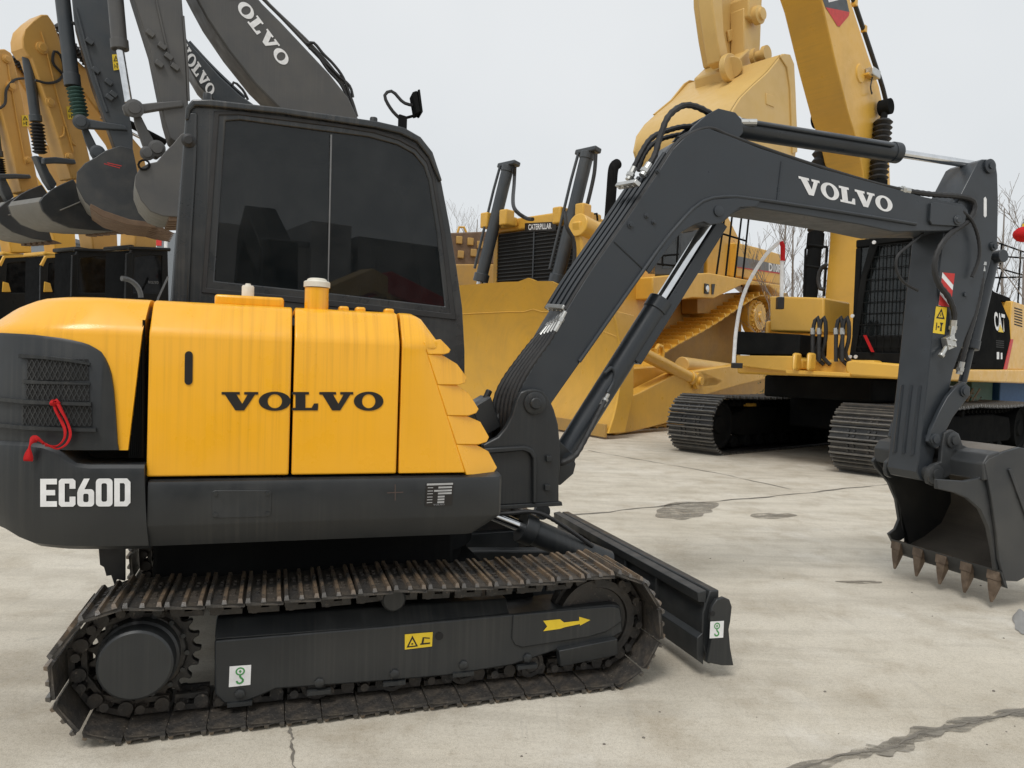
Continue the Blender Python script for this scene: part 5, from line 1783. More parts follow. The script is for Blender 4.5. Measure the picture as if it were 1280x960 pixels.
MB().hose([b + d * .05 + Vector((.02, .27, 0)), b - d * .5 + Vector((-.02, .34, 0)), b - d * 1.4 + Vector((-.05, .30, 0)), b - d * 1.75 + Vector((-.1, .1, 0))], .045, 8, False).build('hose', M['rubber'], c)
MB().hose([D.y(706, 265, 1.05), D.y(709, 285, 1.15), D.y(717, 300, 1.2), D.y(718, 325, 1.2), D.y(712, 345, 1.1)], .045, 8, False).build('hose', M['rubber'], c)
# exhaust stack
e0, e1 = D.y(762, 270, .2), D.y(766, 216, .2)
d = (e1 - e0).normalized()
MB().tube(catmull([e0, e0.lerp(e1, .6), e1, e1 + d * .18 + Vector((-.05, 0, 0)), e1 + d * .26 + Vector((-.16, 0, 0))], 6), .13, 20).build('exhaust_stack', M['black'], dz)
for u in (738, 756):
    MB().tube([D.y(u, 274, .7), D.y(u + 1, 268, .7), D.y(u + 8, 267, .7), D.y(u + 9, 276, .7)], .025, 6).build('hood_handle', M['black'], dz)
# right shoulder tube of the hood
MB().cyl(D.y(722, 281, 1.15), D.y(760, 300, 1.15), .26, 20).build('lift_bracket', M['cat'], dz, .02)
slab(D, 1.0, 1.25, [(725, 276), (775, 278), (800, 300), (820, 330), (818, 420), (760, 440), (735, 420)], 'engine_side', M['cat'], dz, .04)
# operator cab, mostly hidden by the boom in front
cbp = [(808, 345), (812, 296), (822, 270), (876, 262), (884, 282), (880, 345)]
cbq = D.pl(1.25, cbp)
cb_ = MB().prism(cbq, -.9, 1.25).build('cab', M['slate'], dz, .05, 3)
MB().prism(D.pl(1.26, [(828, 336), (830, 300), (852, 292), (850, 334)]), 1.24, 1.256).build('window_pane', M['glassfar'], cb_)
slab(D, -.8, 1.10, [(884, 262), (906, 262), (926, 302), (926, 345), (884, 345)], 'seat_base', M['cat'], dz, .03)
# fender, rear side panel with its grey band
fdr = slab(D, .55, 1.72, [(816, 374), (816, 346), (848, 343), (886, 341), (893, 342), (930, 349), (980, 357), (980, 372), (962, 357), (940, 356), (928, 356), (893, 373), (866, 372), (846, 376)], 'fender', M['cat'], dz, .03)
tank = slab(D, -1.0, 1.30, [(921, 303), (950, 310), (980, 319), (980, 356), (921, 346)], 'tank_panel', M['cat'], dz, .03)
MB_poly([D.y(u, v, 1.306) for u, v in ((921.5, 320), (979, 332), (979, 342), (921.5, 334))], 'grey_band', M['grey'], tank)
MB_poly([D.y(u, v, 1.307) for u, v in ((921.5, 333.5), (979, 341.5), (979, 343.2), (921.5, 334.7))], 'red_line', M['redpaint'], tank)
fonttext('D10R', quad_place(*(D.y(u, v, 1.309) for u, v in ((961, 339), (977, 341), (977, 331), (961, 328.5)))), 'lettering', M['white'], tank, .03)
slab(D, .60, 1.10, [(872, 368), (985, 366), (990, 392), (872, 392)], 'fender_brace', M['catd'], dz, .02)
p = D.y(883, 361, 1.73)
hl = MB().obox(p, (.11, 0, 0), (0, .02, 0), (0, 0, .13)).build('headlight', M['vblack'], dz, .01)
MB().lathe(p + Vector((0, .02, 0)), (0, 1, 0), [(0, .09), (.02, .09), (.035, .05), (.038, 0)], 20).build('lens', M['chrome'], hl)
slab(D, 1.72, 1.74, [(890, 355), (894, 355), (892, 368), (890, 368)], 'reflector', M['vblack'], dz, 0)
rail(D, 'handrail', [[(894, 354), (907, 262)], [(906, 355), (916, 262)], [(917, 357), (928, 262)], [(927, 358), (937, 262)], [(899, 291), (932, 301)], [(870, 350), (871, 330)]], .028, dz, y=1.6)
rail(D, 'handrail', [[(828, 330), (828, 300)], [(846, 328), (848, 292)], [(822, 320), (848, 318)], [(822, 330), (842, 332), (850, 330)]], .024, dz, y=1.5)
# left track with its raised drive wheel
top_ = D.pl(1.72, [(968, 376), (952, 370), (925, 386), (903, 401), (880, 415), (856, 428), (836, 440), (820, 452)])
xf_, zf_ = top_[-1]
OUT = []
xr_ = top_[0][0]
OUT += [(xr_ - .2, .10), (xr_ - .75, .20), (xr_ - 1.05, .45), (xr_ - 1.0, .8), (xr_ - .62, top_[0][1] - .55), (xr_ - .25, top_[0][1] - .1)]
OUT += top_
OUT += [(xf_ + .22, zf_ - .18), (xf_ + .36, zf_ - .45), (xf_ + .34, .45), (xf_ + .18, .16), (xf_ - .1, .06)]
n_ = 14
for i in range(1, n_): OUT.append((xf_ - .1 + (xr_ - .2 - xf_ + .1) * i / n_, .06 + .04 * i / n_))
sm = catmull([(x, 0, z) for x, z in OUT], 4, True)
OUT = [(p.x, p.z) for p in sm]
_, dme = make_track(dz, 'track', OUT, .36, .62, 1.70, M['cat'], M['cat'], M['catd'], thick=.03, grouser=.11, bars=1, chain_h=.16)
make_track(dz, 'track', OUT, .36, -1.70, -.62, M['cat'], M['cat'], M['catd'], thick=.03, grouser=.11, bars=1, chain_h=.16, first=dme)
# drive wheel and track frame
hb = D.y(948, 396, 1.60)
mb = MB().lathe(hb + Vector((0, -.3, 0)), (0, 1, 0), [(0, .50), (.2, .50), (.26, .46), (.30, .40), (.36, .38), (.36, .16), (.42, .14), (.42, 0)], 36)
for k in range(20):
    a = 2 * PI * k / 20
    c = hb + Vector((.43 * math.cos(a), -.03, .43 * math.sin(a))); mb.cyl(c, c + Vector((0, .06, 0)), .035, 6)
mb.build('sprocket', M['cat'], dz)
mb = MB().box(xr_ - .5, xf_ - .2, 1.15, 1.55, .25, .75).prism([(xr_ - .3, .75), (xf_ - .6, .75), (xf_ - 1.4, 1.15), (xr_ + .4, 1.6), (xr_ - .2, 1.7)], 1.20, 1.50)
mb.build('track_frame', M['catd'], dz, .04)
MB().box(xr_ - .5, xf_ - .2, -1.55, -1.15, .25, .75).build('track_frame', M['catd'], dz, .04)
for x in (xf_ - .12,):
    for y in (1.38, -1.38):
        MB().cyl((x, y - .14, .50), (x, y + .14, .50), .38, 28).build('idler_wheel', M['catd'], dz, .02)
MB().box(xr_ - .3, XG - .95, -.58, .58, .5, 3.5).build('main_frame', M['catd'], dz, .05)
# push arm, tilt cylinder, yellow box and the pale pipe beside the track
pa = slab(D, 1.95, 2.30, [(762, 512), (772, 502), (800, 490), (845, 467), (925, 455), (1000, 447), (1010, 462), (930, 480), (860, 500), (838, 528), (790, 540), (770, 544), (763, 536)], 'push_arm', M['cat'], dz, .03)
p = D.y(778, 500, 2.2); MB().lathe(p + Vector((0, -.03, 0)), (0, 1, 0), [(0, .14), (.06, .14), (.06, .07), (0, .07)], 18).build('lifting_eye', M['cat'], pa)
pin_at(D, 2.31, (771, 524), .12, 'arm_pin', M['cat'], pa, .06)
a, b = D.y(800, 440, 2.25), D.y(864, 473, 2.25)
tc_ = MB().cyl(a, b, .145, 22).cyl(b - (b - a) * .06, b, .17, 22).build('tilt_cylinder', M['cat'], dz, .01)
MB().lathe(D.y(868, 476, 2.25) + Vector((0, -.15, 0)), (0, 1, 0), [(0, .20), (.3, .20), (.3, .1), (.36, .1), (.36, 0)], 20).build('cylinder_eye', M['cat'], tc_, .01)
slab(D, 2.05, 2.30, [(866, 468), (878, 464), (905, 476), (895, 482), (862, 486)], 'cylinder_lug', M['cat'], pa, .02)
ly = D.y(824, 440, 2.0)
mb = MB().tube([ly + Vector((.12, 0, -.08)), ly + Vector((.14, 0, .06)), ly + Vector((.05, 0, .15)), ly + Vector((-.1, 0, .13)), ly + Vector((-.16, 0, .0)), ly + Vector((-.14, 0, -.12))], .05, 10)
mb.build('lifting_eye', M['cat'], tc_)
slab(D, 1.2, 1.85, [(779, 465), (790, 459), (828, 456), (836, 462), (836, 490), (800, 500), (780, 498)], 'side_tank', M['cat'], dz, .05)
a, b = D.y(852, 456, 1.95), D.y(914, 464, 1.95)
MB().cyl(a, b, .20, 24).cyl(b, b + (b - a).normalized() * .05, .15, 20).build('equaliser_bar', M['catl'], dz, .02)

# ================================================================== bent white whip with red tape
G = Frame(0, 0, 0)
def at(u, v, dist):
    r = ray(u, v); return CP + r * dist
DW = 11.2
pts = [at(u, v, DW) for u, v in ((917, 456), (918, 440), (920, 415), (925, 385), (932, 362), (943, 340), (958, 318), (970, 306), (976, 302), (978, 306), (977.5, 330), (977, 374))]
wp = MB().tube(catmull(pts, 8), .028, 8).build('flag_whip', M['white'])
tag(wp, 'bent white plastic whip pole arching beside the ochre excavator', 'whip pole')
mb = MB().tube([at(u, v, DW - .01) for u, v in ((976.5, 302), (978.5, 308), (978.5, 326))], .036, 8)
mb.build('red_tape', M['red'], wp)
MB().obox(at(975, 379, DW), (.05, 0, 0), (0, .05, 0), (0, 0, .09)).build('pole_clamp', M['vblack'], wp, .01)
MB().obox(at(921, 457, DW), (.08, 0, 0), (0, .04, 0), (0, 0, .04)).build('pole_foot', M['vblack'], wp, .01)
# ================================================================== row of excavators on the left
def mach_frame(px, dist, f):
    f = Vector(f).normalized()
    x = (px - 640) / FPX * dist
    return Frame(x, dist, math.atan2(f.y, f.x))


def running_gear(f, t, x0, x1, mat, hw=1.15, h=.9):
    """tracks and house of a machine, out of sight behind the nearer ones"""
    st = stadium(x0, h / 2, h / 2 - .02, x1, h / 2, h / 2 - .02)
    for s in (-1, 1):
        MB().prism(st, s * hw - .25, s * hw + .25).build('track', M['shoeblack'], t, .02)
    MB().box(x0 + .4, x1 - .4, -hw + .26, hw - .26, .35, 1.0).build('carbody', M['black'], t, .03)
    MB().box(x0 - .5, x1 - .5, -hw - .2, hw + .2, 1.02, 1.30).build('main_frame', M['black'], t, .03)
    MB().box(x0 - .8, x0 + 1.5, -hw - .2, hw + .2, 1.31, 2.2).build('engine_hood', mat, t, .08, 3)


# --- warm grey machine, nearest of the row
f4 = mach_frame(208, 11.5, (-.88, -.47))
e4 = thing('excavator', f4, 'warm grey excavator with a wide smooth bucket just left of the charcoal cab', 'excavator')
hosem = M['rubber']
TP = M['taupe']
S = lambda f, y0, y1, pts, n, m, t, b=.02: slab(f, y0, y1, pts, n, m, t, b)
S(f4, -.26, .26, [(187, 60), (176, 25), (165, -10), (150, -60), (140, -110), (165, -150), (205, -140), (222, -80), (226, -20), (229, 20), (233, 80), (235, 125), (238, 160), (222, 180), (212, 172), (205, 148)], 'arm', TP, e4)
for P_ in ([(194, -5), (207, 52), (214, 80)], [(229, 20), (234, 80), (236, 126)]):
    MB().tube([f4.y(u, v, .27) for u, v in P_], .018, 6).build('oil_pipe', TP, e4)
for u, v in ((203, 58), (211, 71), (188, 42), (199, 80), (219, 84)):
    MB().obox(f4.y(u, v, .29), (.05, 0, .03), (0, .03, 0), (-.02, 0, .03)).build('pipe_bracket', TP, e4, .006)
bm4 = S(f4, -.62, -.02, [(244, -4), (258, 22), (285, 62), (318, 104), (350, 136), (372, 152), (400, 160), (452, 160), (448, 148), (436, 122), (412, 92), (384, 62), (352, 28), (328, 4), (310, -18), (280, -70), (240, -120), (200, -140), (190, -110), (215, -60)], 'boom', TP, e4, .03)
letters('VOLVO', SLAB, quad_place(*(f4.y(u, v, -.012) for u, v in ((276.5, -14.5), (352.5, 84), (364, 75), (290, -23)))), 'lettering', M['white'], bm4)
for P_ in ([(328, 0), (352, 24), (384, 58), (412, 88), (436, 120), (446, 148)], [(318, -14), (336, 8), (380, 50), (408, 80), (430, 108)]):
    MB().tube(catmull([f4.y(u, v, -.2) + Vector((0, 0, .03)) for u, v in P_], 4), .03, 6).build('oil_pipe', TP, bm4)
for P_ in ([(384, 60), (392, 58), (404, 72), (416, 84), (428, 100), (436, 120), (444, 148)], [(386, 64), (396, 72), (410, 92), (426, 110), (438, 136)], [(402, 80), (412, 88), (424, 100), (437, 112), (441, 126)]):
    MB().hose([f4.y(u, v, -.15) + Vector((0, 0, .06)) for u, v in P_], .025, 7, False).build('hose', hosem, bm4)
a, b, c = f4.y(139, -60, .05), f4.y(150, 62, .05), f4.y(161, 128, .05)
cy4 = MB().cyl(a, b, .11, 20).cyl(b - (b - a) * .1, b, .125, 20).build('bucket_cylinder', TP, e4, .006)
MB().cyl(b, c, .055, 14).build('piston_rod', M['chrome'], cy4)
for pts, y0, y1 in (([(152, 132), (160, 127), (172, 130), (200, 127), (228, 125), (230, 133), (200, 137), (176, 141), (168, 145), (156, 143)], .20, .30), ([(166, 136), (174, 140), (186, 164), (198, 184), (203, 192), (196, 198), (186, 194), (178, 180), (168, 152)], .10, .24)):
    S(f4, y0, y1, pts, 'link', TP, e4, .02)
for uv, r in (((168, 136), .13), ((196, 186), .12), ((184, 192), .10)):
    pin_at(f4, .30, uv, r, 'link_pin', TP, e4, .05)
bk4 = bucket_body(f4, -.55, .60, [(226, 271), (204, 270), (188, 264), (176, 250), (169, 232), (169, 220), (175, 210), (186, 204), (196, 202), (206, 190), (216, 180), (226, 168), (240, 160), (262, 180), (268, 230), (256, 266)], (262, 272), 'bucket', M['bucketgrey'], TP, M['rust'], e4, cut=9)
for uv in ((180, 206),):
    MB().tube([f4.y(uv[0] + 7 * math.cos(t), uv[1] + 6 * math.sin(t), .62) for t in (i * 2 * PI / 10 for i in range(11))], .016, 6).build('lifting_shackle', M['black'], bk4)
running_gear(f4, e4, -3.7, -1.5, TP, .8)

# --- blue-black machine
f3 = mach_frame(150, 13.0, (-.88, -.47))
e3 = thing('excavator', f3, 'blue black excavator with a green rubber boot on its bucket cylinder', 'excavator')
SL = M['slate']
S(f3, -.3, .3, [(84, -60), (92, 22), (101, 56), (112, 95), (128, 140), (144, 186), (152, 196), (166, 192), (166, 168), (158, 120), (150, 75), (143, 30), (140, -60)], 'arm', SL, e3)
MB().tube([f3.y(u, v, .32) for u, v in ((95, 10), (112, 75), (134, 140))], .022, 6).build('oil_pipe', SL, e3)
for u, v in ((136, 103), (142, 118), (137, 122), (112, 52), (120, 88)):
    MB().obox(f3.y(u, v, .33), (.05, 0, .03), (0, .03, 0), (-.02, 0, .03)).build('pipe_bracket', SL, e3, .006)
warn_label(e3, quad_place(*(f3.y(u, v, .312) for u, v in ((142, 88), (149, 87), (149, 68), (140, 68)))), Vector((0, .004, 0)), True)
a, b, c, d_ = (f3.y(u, v, .05) for u, v in ((76, -20), (91, 108), (95, 112), (101, 146)))
cy3 = MB().cyl(a, b, .115, 20).cyl(b - (b - a) * .12, b, .13, 20).build('bucket_cylinder', SL, e3, .006)
MB().bellows(f3.y(93, 109, .05), d_, .09, .135, 8, 16).build('rubber_boot', M['bootgreen'], cy3)
MB().hose([f3.y(u, v, .1) for u, v in ((88, 28), (105, 32), (122, 26), (131, 12), (133, -10))], .028, 7, False).build('hose', hosem, e3)
a, b, c = f3.y(136, -40, .25), f3.y(149, 62, .25), f3.y(162, 128, .25)
for pts, y0, y1 in (([(96, 150), (104, 147), (130, 152), (156, 156), (160, 163), (140, 162), (108, 160), (98, 160)], .24, .34), ([(99, 152), (108, 156), (116, 172), (125, 190), (116, 198), (106, 176)], .08, .22)):
    S(f3, y0, y1, pts, 'link', SL, e3, .02)
for uv in ((101, 153), (122, 191)):
    pin_at(f3, .34, uv, .12, 'link_pin', SL, e3, .05)
bk3 = bucket_body(f3, -.70, .55, [(196, 284), (160, 280), (128, 270), (106, 252), (95, 232), (96, 215), (106, 204), (120, 196), (132, 188), (150, 182), (166, 186), (170, 205), (176, 240), (188, 268)], (218, 291), 'bucket', M['bucketgrey'], M['bucketdark'], M['rust'], e3, nt=6, cut=8)
S(f3, -.68, .555, [(196, 285), (160, 281), (128, 271), (112, 260), (113, 254), (130, 263), (162, 274), (192, 278)], 'wear_edge', M['rust'], bk3, .01)
multi([[f3.y(u, v, .553) for u, v in q] for q in ([(130, 204), (150, 209.5), (150, 210.5), (130, 205)], [(134, 203), (152, 207), (152, 208), (134, 204)])], 'red_mark', M['redpaint'], bk3)
bm3 = S(f3, -.9, -.35, [(210, 40), (232, 66), (236, 84), (250, 108), (276, 134), (320, 150), (320, 132), (300, 118), (276, 96), (256, 74), (236, 52), (215, 20), (180, -30), (140, -80), (120, -70)], 'boom', SL, e3, .03)
letters('VOLVO', SLAB, quad_place(*(f3.y(u, v, -.34) for u, v in ((222, 62), (262, 121), (270, 112), (231, 50)))), 'lettering', M['white'], bm3)
MB().tube(catmull([f3.y(u, v, -.5) + Vector((0, 0, .05)) for u, v in ((236, 56), (258, 80), (280, 102), (306, 126))], 4), .04, 6).build('oil_pipe', SL, bm3)
MB().hose([f3.y(u, v, -.4) + Vector((0, 0, .05)) for u, v in ((290, 110), (293, 106), (300, 112), (305, 118), (310, 128))], .025, 6, False).build('hose', hosem, bm3)
running_gear(f3, e3, -5.2, -2.4, SL, .8)


# --- amber machines: arm hangs before the boom, cab beside the boom foot
def amber(px, dist, label, mat, arm, boom, boomy, cyl, boot, linkbar, linkleg, bucket, tooth, cabpx, trim, lettering=None, wl_=None, hose_=None, labelpx=None):
    f = mach_frame(px, dist, (-.5, -.87))
    t = thing('excavator', f, label, 'excavator', None)
    if arm:
        S(f, -.2, .2, arm, 'arm', mat, t)
    if boom:
        S(f, boomy[0], boomy[1], boom, 'boom', mat, t, .03)
    if cyl:
        a, b = f.y(*cyl[0], .02), f.y(*cyl[1], .02)
        c = MB().cyl(a, b, .085, 18).cyl(b - (b - a) * .1, b, .10, 18).build('bucket_cylinder', SL, t, .006)
        MB().bellows(f.y(*boot[0], .02), f.y(*boot[1], .02), .075, .12, 9, 16).build('rubber_boot', M['rubber'], c)
    for pts in (linkbar, linkleg):
        if pts: S(f, .02 if pts is linkleg else .2, .18 if pts is linkleg else .30, pts, 'link', SL, t, .02)
    if hose_:
        MB().hose([f.y(u, v, .235) for u, v in hose_], .024, 6, False).build('hose', hosem, t)
    if labelpx:
        warn_label(t, quad_place(*(f.y(u, v, .212) for u, v in labelpx)), Vector((0, .004, 0)), True)
    if bucket:
        bb = bucket_body(f, -.60, .45, bucket[0], tooth, 'bucket', M['bucketgrey'], M['bucketdark'], M['rust'], t, cut=bucket[1])
        MB().tube(catmull([f.y(u, v, .455) for u, v in bucket[2]], 4), .012, 5).build('bucket_rib', M['bucketgrey'], bb)
    # cab: frame, roof, panes
    ca, cb2 = cabpx
    cq_ = [(ca, 420), (ca + 1, cb2 + 14), (ca + 7, cb2), (ca + 40, cb2 - 1), (ca + 52, cb2 + 2), (ca + 54, 420)]
    YC = -.2
    q = f.pl(YC, cq_)
    wn = f.pl(YC, [(ca + 9, 366), (ca + 11, cb2 + 10), (ca + 30, cb2 + 8), (ca + 45, cb2 + 9), (ca + 45, 366)])
    cm = M['cabblack'] if not trim else M['elb']
    cab_ = MB().ring(q, wn, lambda a, b: (a, YC, b), lambda a, b: (a, YC - .06, b)).build('cab', M['cabblack'], t, .015)
    x0, x1 = min(p[0] for p in q), max(p[0] for p in q)
    zt_ = max(p[1] for p in q)
    MB().box(x0 + .1, x1 - .1, YC - 1.0, YC - .07, zt_ - .10, zt_ - .01).build('roof', cm, cab_, .03)
    MB().prism(f.pl(YC - .02, [(ca + 9, 366), (ca + 11, cb2 + 10), (ca + 30, cb2 + 8), (ca + 45, cb2 + 9), (ca + 45, 366)]), YC - .035, YC - .028).build('window_pane', M['glassdark'], cab_)
    MB().box(x0 + .05, x0 + .10, YC - 1.0, YC - .07, 1.4, zt_ - .12).build('rear_wall', M['cabblack'], cab_)
    MB().box(x1 - .16, x1 - .14, YC - .95, YC - .07, 1.5, zt_ - .12).build('windscreen', M['blind'], cab_)
    MB().box(x0 + .3, x0 + .7, YC - .8, YC - .25, 1.5, 2.4).build('seat', M['rubber'], cab_, .08, 3)
    if trim:
        S(f, YC - .05, YC + .02, [(ca + 1, cb2 + 12), (ca + 7, cb2 + .5), (ca + 40, cb2 - .5), (ca + 40, cb2 + 2), (ca + 9, cb2 + 3.5), (ca + 4, cb2 + 14)], 'trim', M['elb'], cab_, .008)
        S(f, YC - .05, YC + .03, [(ca + 5, 365), (ca + 6, 352), (ca + 13, 354), (ca + 16, 365)], 'step_light', M['elb'], cab_, .01)
        S(f, YC - .05, YC + .03, [(ca + 36, 366), (ca + 44, 355), (ca + 50, 355), (ca + 50, 366)], 'step_light', M['elb'], cab_, .01)
    else:
        S(f, YC - .02, YC + .05, [(ca - 2, 420), (ca + 1, cb2 + 6), (ca + 8, cb2 + 4), (ca + 6, 420)], 'side_post', M['cabblack'], cab_, .01)
        MB().tube([f.y(u, v, YC + .12) for u, v in ((ca + 2, cb2 - 1), (ca + 54, cb2 + 1))], .04, 6).build('roof_bar', M['cabblack'], cab_)
    if lettering:
        letters('VOLVO', SLAB, quad_place(*(f.y(u, v, YC + .012) for u, v in lettering)), 'lettering', M['grey'], cab_)
    running_gear(f, t, -3.2, -.2, mat, .75, .8)
    return f, t


EY, EB = M['ely'], M['elb']
f2, e2 = amber(185, 15.0, 'faded amber excavator whose arm carries a looped hose high on its side', EY,
      [(28, 48), (31, 36), (41, 26), (52, 18), (60, 18), (68, 30), (78, 60), (90, 100), (100, 145), (113, 200), (118, 222), (90, 224), (72, 170), (56, 120), (40, 72), (36, 70), (29, 60)],
      [(62, 26), (80, 50), (98, 76), (113, 90), (131, 134), (156, 160), (178, 186), (196, 262), (196, 315), (168, 315), (170, 268), (166, 215), (150, 178), (130, 150), (106, 118), (92, 104), (72, 62)], (-.75, -.25),
      ((34, 70), (45, 152)), ((46, 154), (50, 192)),
      [(54, 197), (70, 196), (94, 199), (96, 205), (70, 204), (55, 205)], [(44, 194), (54, 196), (62, 214), (72, 230), (66, 238), (58, 226)],
      ([(150, 289), (120, 288), (88, 285), (66, 276), (54, 264), (50, 252), (54, 246), (66, 236), (78, 230), (92, 224), (102, 240), (114, 262), (134, 278)], 7, [(75, 263), (92, 256), (110, 248)]), (158, 292),
      (158, 311), False, ((185, 354.6), (198, 355), (198, 351.5), (185, 351.2)),
      hose_=[(44, 100), (60, 104), (74, 100), (80, 88), (76, 70), (68, 64), (66, 78), (74, 88), (82, 96)], labelpx=((85, 149), (92, 149), (92, 133), (83, 133)))
MB().tube([f2.y(176 + 24 * math.cos(t) - 24, 372 - 24 * math.sin(t), .15) for t in (i * PI / 20 for i in range(11))], .05, 8).build('guard_hoop', M['grey'], e2)
MB().tube([f2.y(u, v, .1) for u, v in ((210, 346), (198, 372), (194, 385))], .02, 6).build('grab_rail', M['grey'], e2)
f1, e1 = amber(130, 16.5, 'amber excavator with a small black bucket close to the left edge', EY,
      [(-14, 80), (-6, 62), (6, 61), (14, 66), (19, 80), (30, 130), (40, 190), (48, 228), (50, 245), (27, 240), (14, 185), (0, 130), (-10, 100)],
      [(14, 66), (30, 88), (45, 105), (56, 124), (72, 155), (88, 190), (112, 236), (146, 270), (148, 318), (118, 318), (112, 282), (94, 244), (74, 210), (58, 180), (48, 150), (36, 120), (20, 94)], (-.75, -.25),
      ((-12, 120), (-3, 196)), ((-3, 198), (1, 222)),
      [(-2, 217), (20, 217), (38, 218), (40, 223), (20, 223), (-2, 224)], [(-2, 218), (6, 220), (14, 236), (18, 246), (10, 252), (2, 238)],
      ([(66, 302), (40, 298), (16, 290), (2, 280), (-6, 268), (-4, 262), (8, 252), (20, 246), (38, 236), (46, 240), (52, 262), (60, 284)], 7, [(10, 269), (24, 266), (40, 263)]), (80, 304),
      (90, 313), False,
      hose_=[(-6, 138), (6, 130), (8, 112), (18, 100), (30, 98)], labelpx=((28, 158), (36, 158), (35, 144), (27, 144)))
for f_, t_, segs in ((f2, e2, (((70, 30), (112, 84), 1), ((126, 136), (206, 178), 0))), (f1, e1, (((16, 70), (52, 112), 1), ((44, 156), (76, 184), 0)))):
    for a, b, bel in segs:
        p, q = f_.y(*a, -.2), f_.y(*b, -.2)
        if bel: MB().bellows(p, q, .055, .085, 13, 12).build('rubber_boot', M['rubber'], t_)
        else:
            c = MB().cyl(p, q, .07, 14).build('arm_cylinder', M['black'], t_, .005)
            MB().cyl(p - Vector((0, 0, .16)), q - Vector((0, 0, .16)), .03, 10).build('oil_pipe', M['chrome'], c)
amber(75, 18.0, 'bright amber excavator with yellow trimmed cab, right of the leftmost cab', EB, None,
      [(-40, 120), (-6, 160), (30, 196), (60, 240), (94, 286), (96, 318), (70, 318), (66, 292), (34, 250), (4, 212), (-30, 170)], (-.75, -.25), None, None, None, None, None, None, (50, 319), True)
amber(25, 19.5, 'bright amber excavator at the left edge, its yellow trimmed cab leftmost in the row', EB, None,
      [(-60, 170), (-20, 215), (14, 250), (38, 288), (40, 316), (14, 316), (10, 294), (-20, 262), (-50, 230)], (-.75, -.25), None, None, None, None, None, None, (-2, 319), True)

# ================================================================== far things
# rusty loader body behind the bulldozer
FL = Frame(-1.6, 24, math.radians(200))
ld = thing('old_machine', FL, 'weathered ochre machine with a rusty flat body far behind the bulldozer', 'machine')
q = [FL.y(u, v, 0) for u, v in ((560, 291), (612, 289), (632, 292), (632, 330), (560, 332))]
MB().solid(q, [p + Vector((0, -1.5, 0)) for p in q]).build('body', M['rust'], ld, .04)
q = [FL.y(u, v, .05) for u, v in ((560, 330), (640, 330), (640, 372), (560, 372))]
MB().solid(q, [p + Vector((0, -1.5, 0)) for p in q]).build('chassis', M['catd'], ld, .04)
for u, v in ((574, 300), (588, 302), (600, 306), (592, 316), (576, 318)):
    p = FL.y(u, v, .03); MB().obox(p, (.10, 0, 0), (0, .04, 0), (0, 0, .12)).build('panel', M['catd'], ld, .02)
MB().tube([FL.y(u, v, -.3) for u, v in ((572, 291), (574, 284), (580, 284), (583, 291))], .04, 6).build('grab_handle', M['cat'], ld)
for x in (-1.5, 1.2):
    MB().cyl((x, .1, .75), (x, -.5, .75), .75, 24).cyl((x, -1.5, .75), (x, -2.1, .75), .75, 24).build('wheel', M['rubber'], ld, .08)
# hoarding on posts
FB = Frame(1.2, 40, PI)
hb_ = thing('billboard', FB, 'distant purple and orange billboard showing above the bulldozer bonnet', 'billboard')
q = [FB.y(u, v, 0) for u, v in ((668, 272), (694, 271), (694, 288), (668, 288))]
MB().solid(q, [p + Vector((0, -.1, 0)) for p in q]).build('panel', plain('billboard_purple', (.22, .12, .36), .5), hb_)
q = [FB.y(u, v, .01) for u, v in ((678, 274), (693, 273), (693, 280), (678, 281))]
MB_poly(q, 'orange_field', plain('billboard_orange', (.65, .22, .10), .5), hb_)
for x in (q[0].x, q[1].x):
    MB().cyl((x, -.05, 0), (x, -.05, q[0].z), .08, 8).build('post', M['grey'], hb_)

# grey shed, white mast and hoarding far left
FS = Frame(-24, 46, 0)
sh_ = thing('shed', FS, 'low grey shed far behind the row of amber cabs', 'building')
p0, p1 = FS.y(-40, 292, 0), FS.y(60, 292, 0)
wallm = plain('shed_blue_grey', (.19, .21, .23), .6)
MB().box(p0.x, p1.x, 0, 8, 0, p0.z).build('wall', wallm, sh_)
MB().box(p0.x - .3, p1.x + .3, -.3, 8.3, p0.z + .002, p0.z + .25).build('roof', M['grey'], sh_)
MB().box(p0.x + 1, p0.x + 3, -.05, .05, 1, 3).build('window', M['glassfar'], sh_)
FS2 = Frame(-20.2, 44, 0)
sg = thing('container_stack', FS2, 'dark grey container stack with a red corner between grey bucket and charcoal cab', 'container')
p0, p1 = FS2.y(196, 290, 0), FS2.y(226, 290, 0)
MB().box(p0.x, p1.x, 0, 4, 0, p0.z).build('lower_box', wallm, sg, .03)
MB().box(p0.x - .03, p0.x + .3, -.03, 4, p0.z - .8, p0.z + .03).build('red_corner', M['redpaint'], sg)
FM = Frame(-17.3, 38, 0)
ms = thing('flag_mast', FM, 'thin white mast standing far behind beside the charcoal cab', 'mast')
p = FM.y(208, 268, 0)
MB().cyl((p.x, 0, 0), (p.x, 0, p.z + 2.0), .10, 12, .07).build('pole', M['white'], ms)
MB().cyl((p.x, 0, 0), (p.x, 0, .4), .22, 12).build('foot', M['grey'], ms)


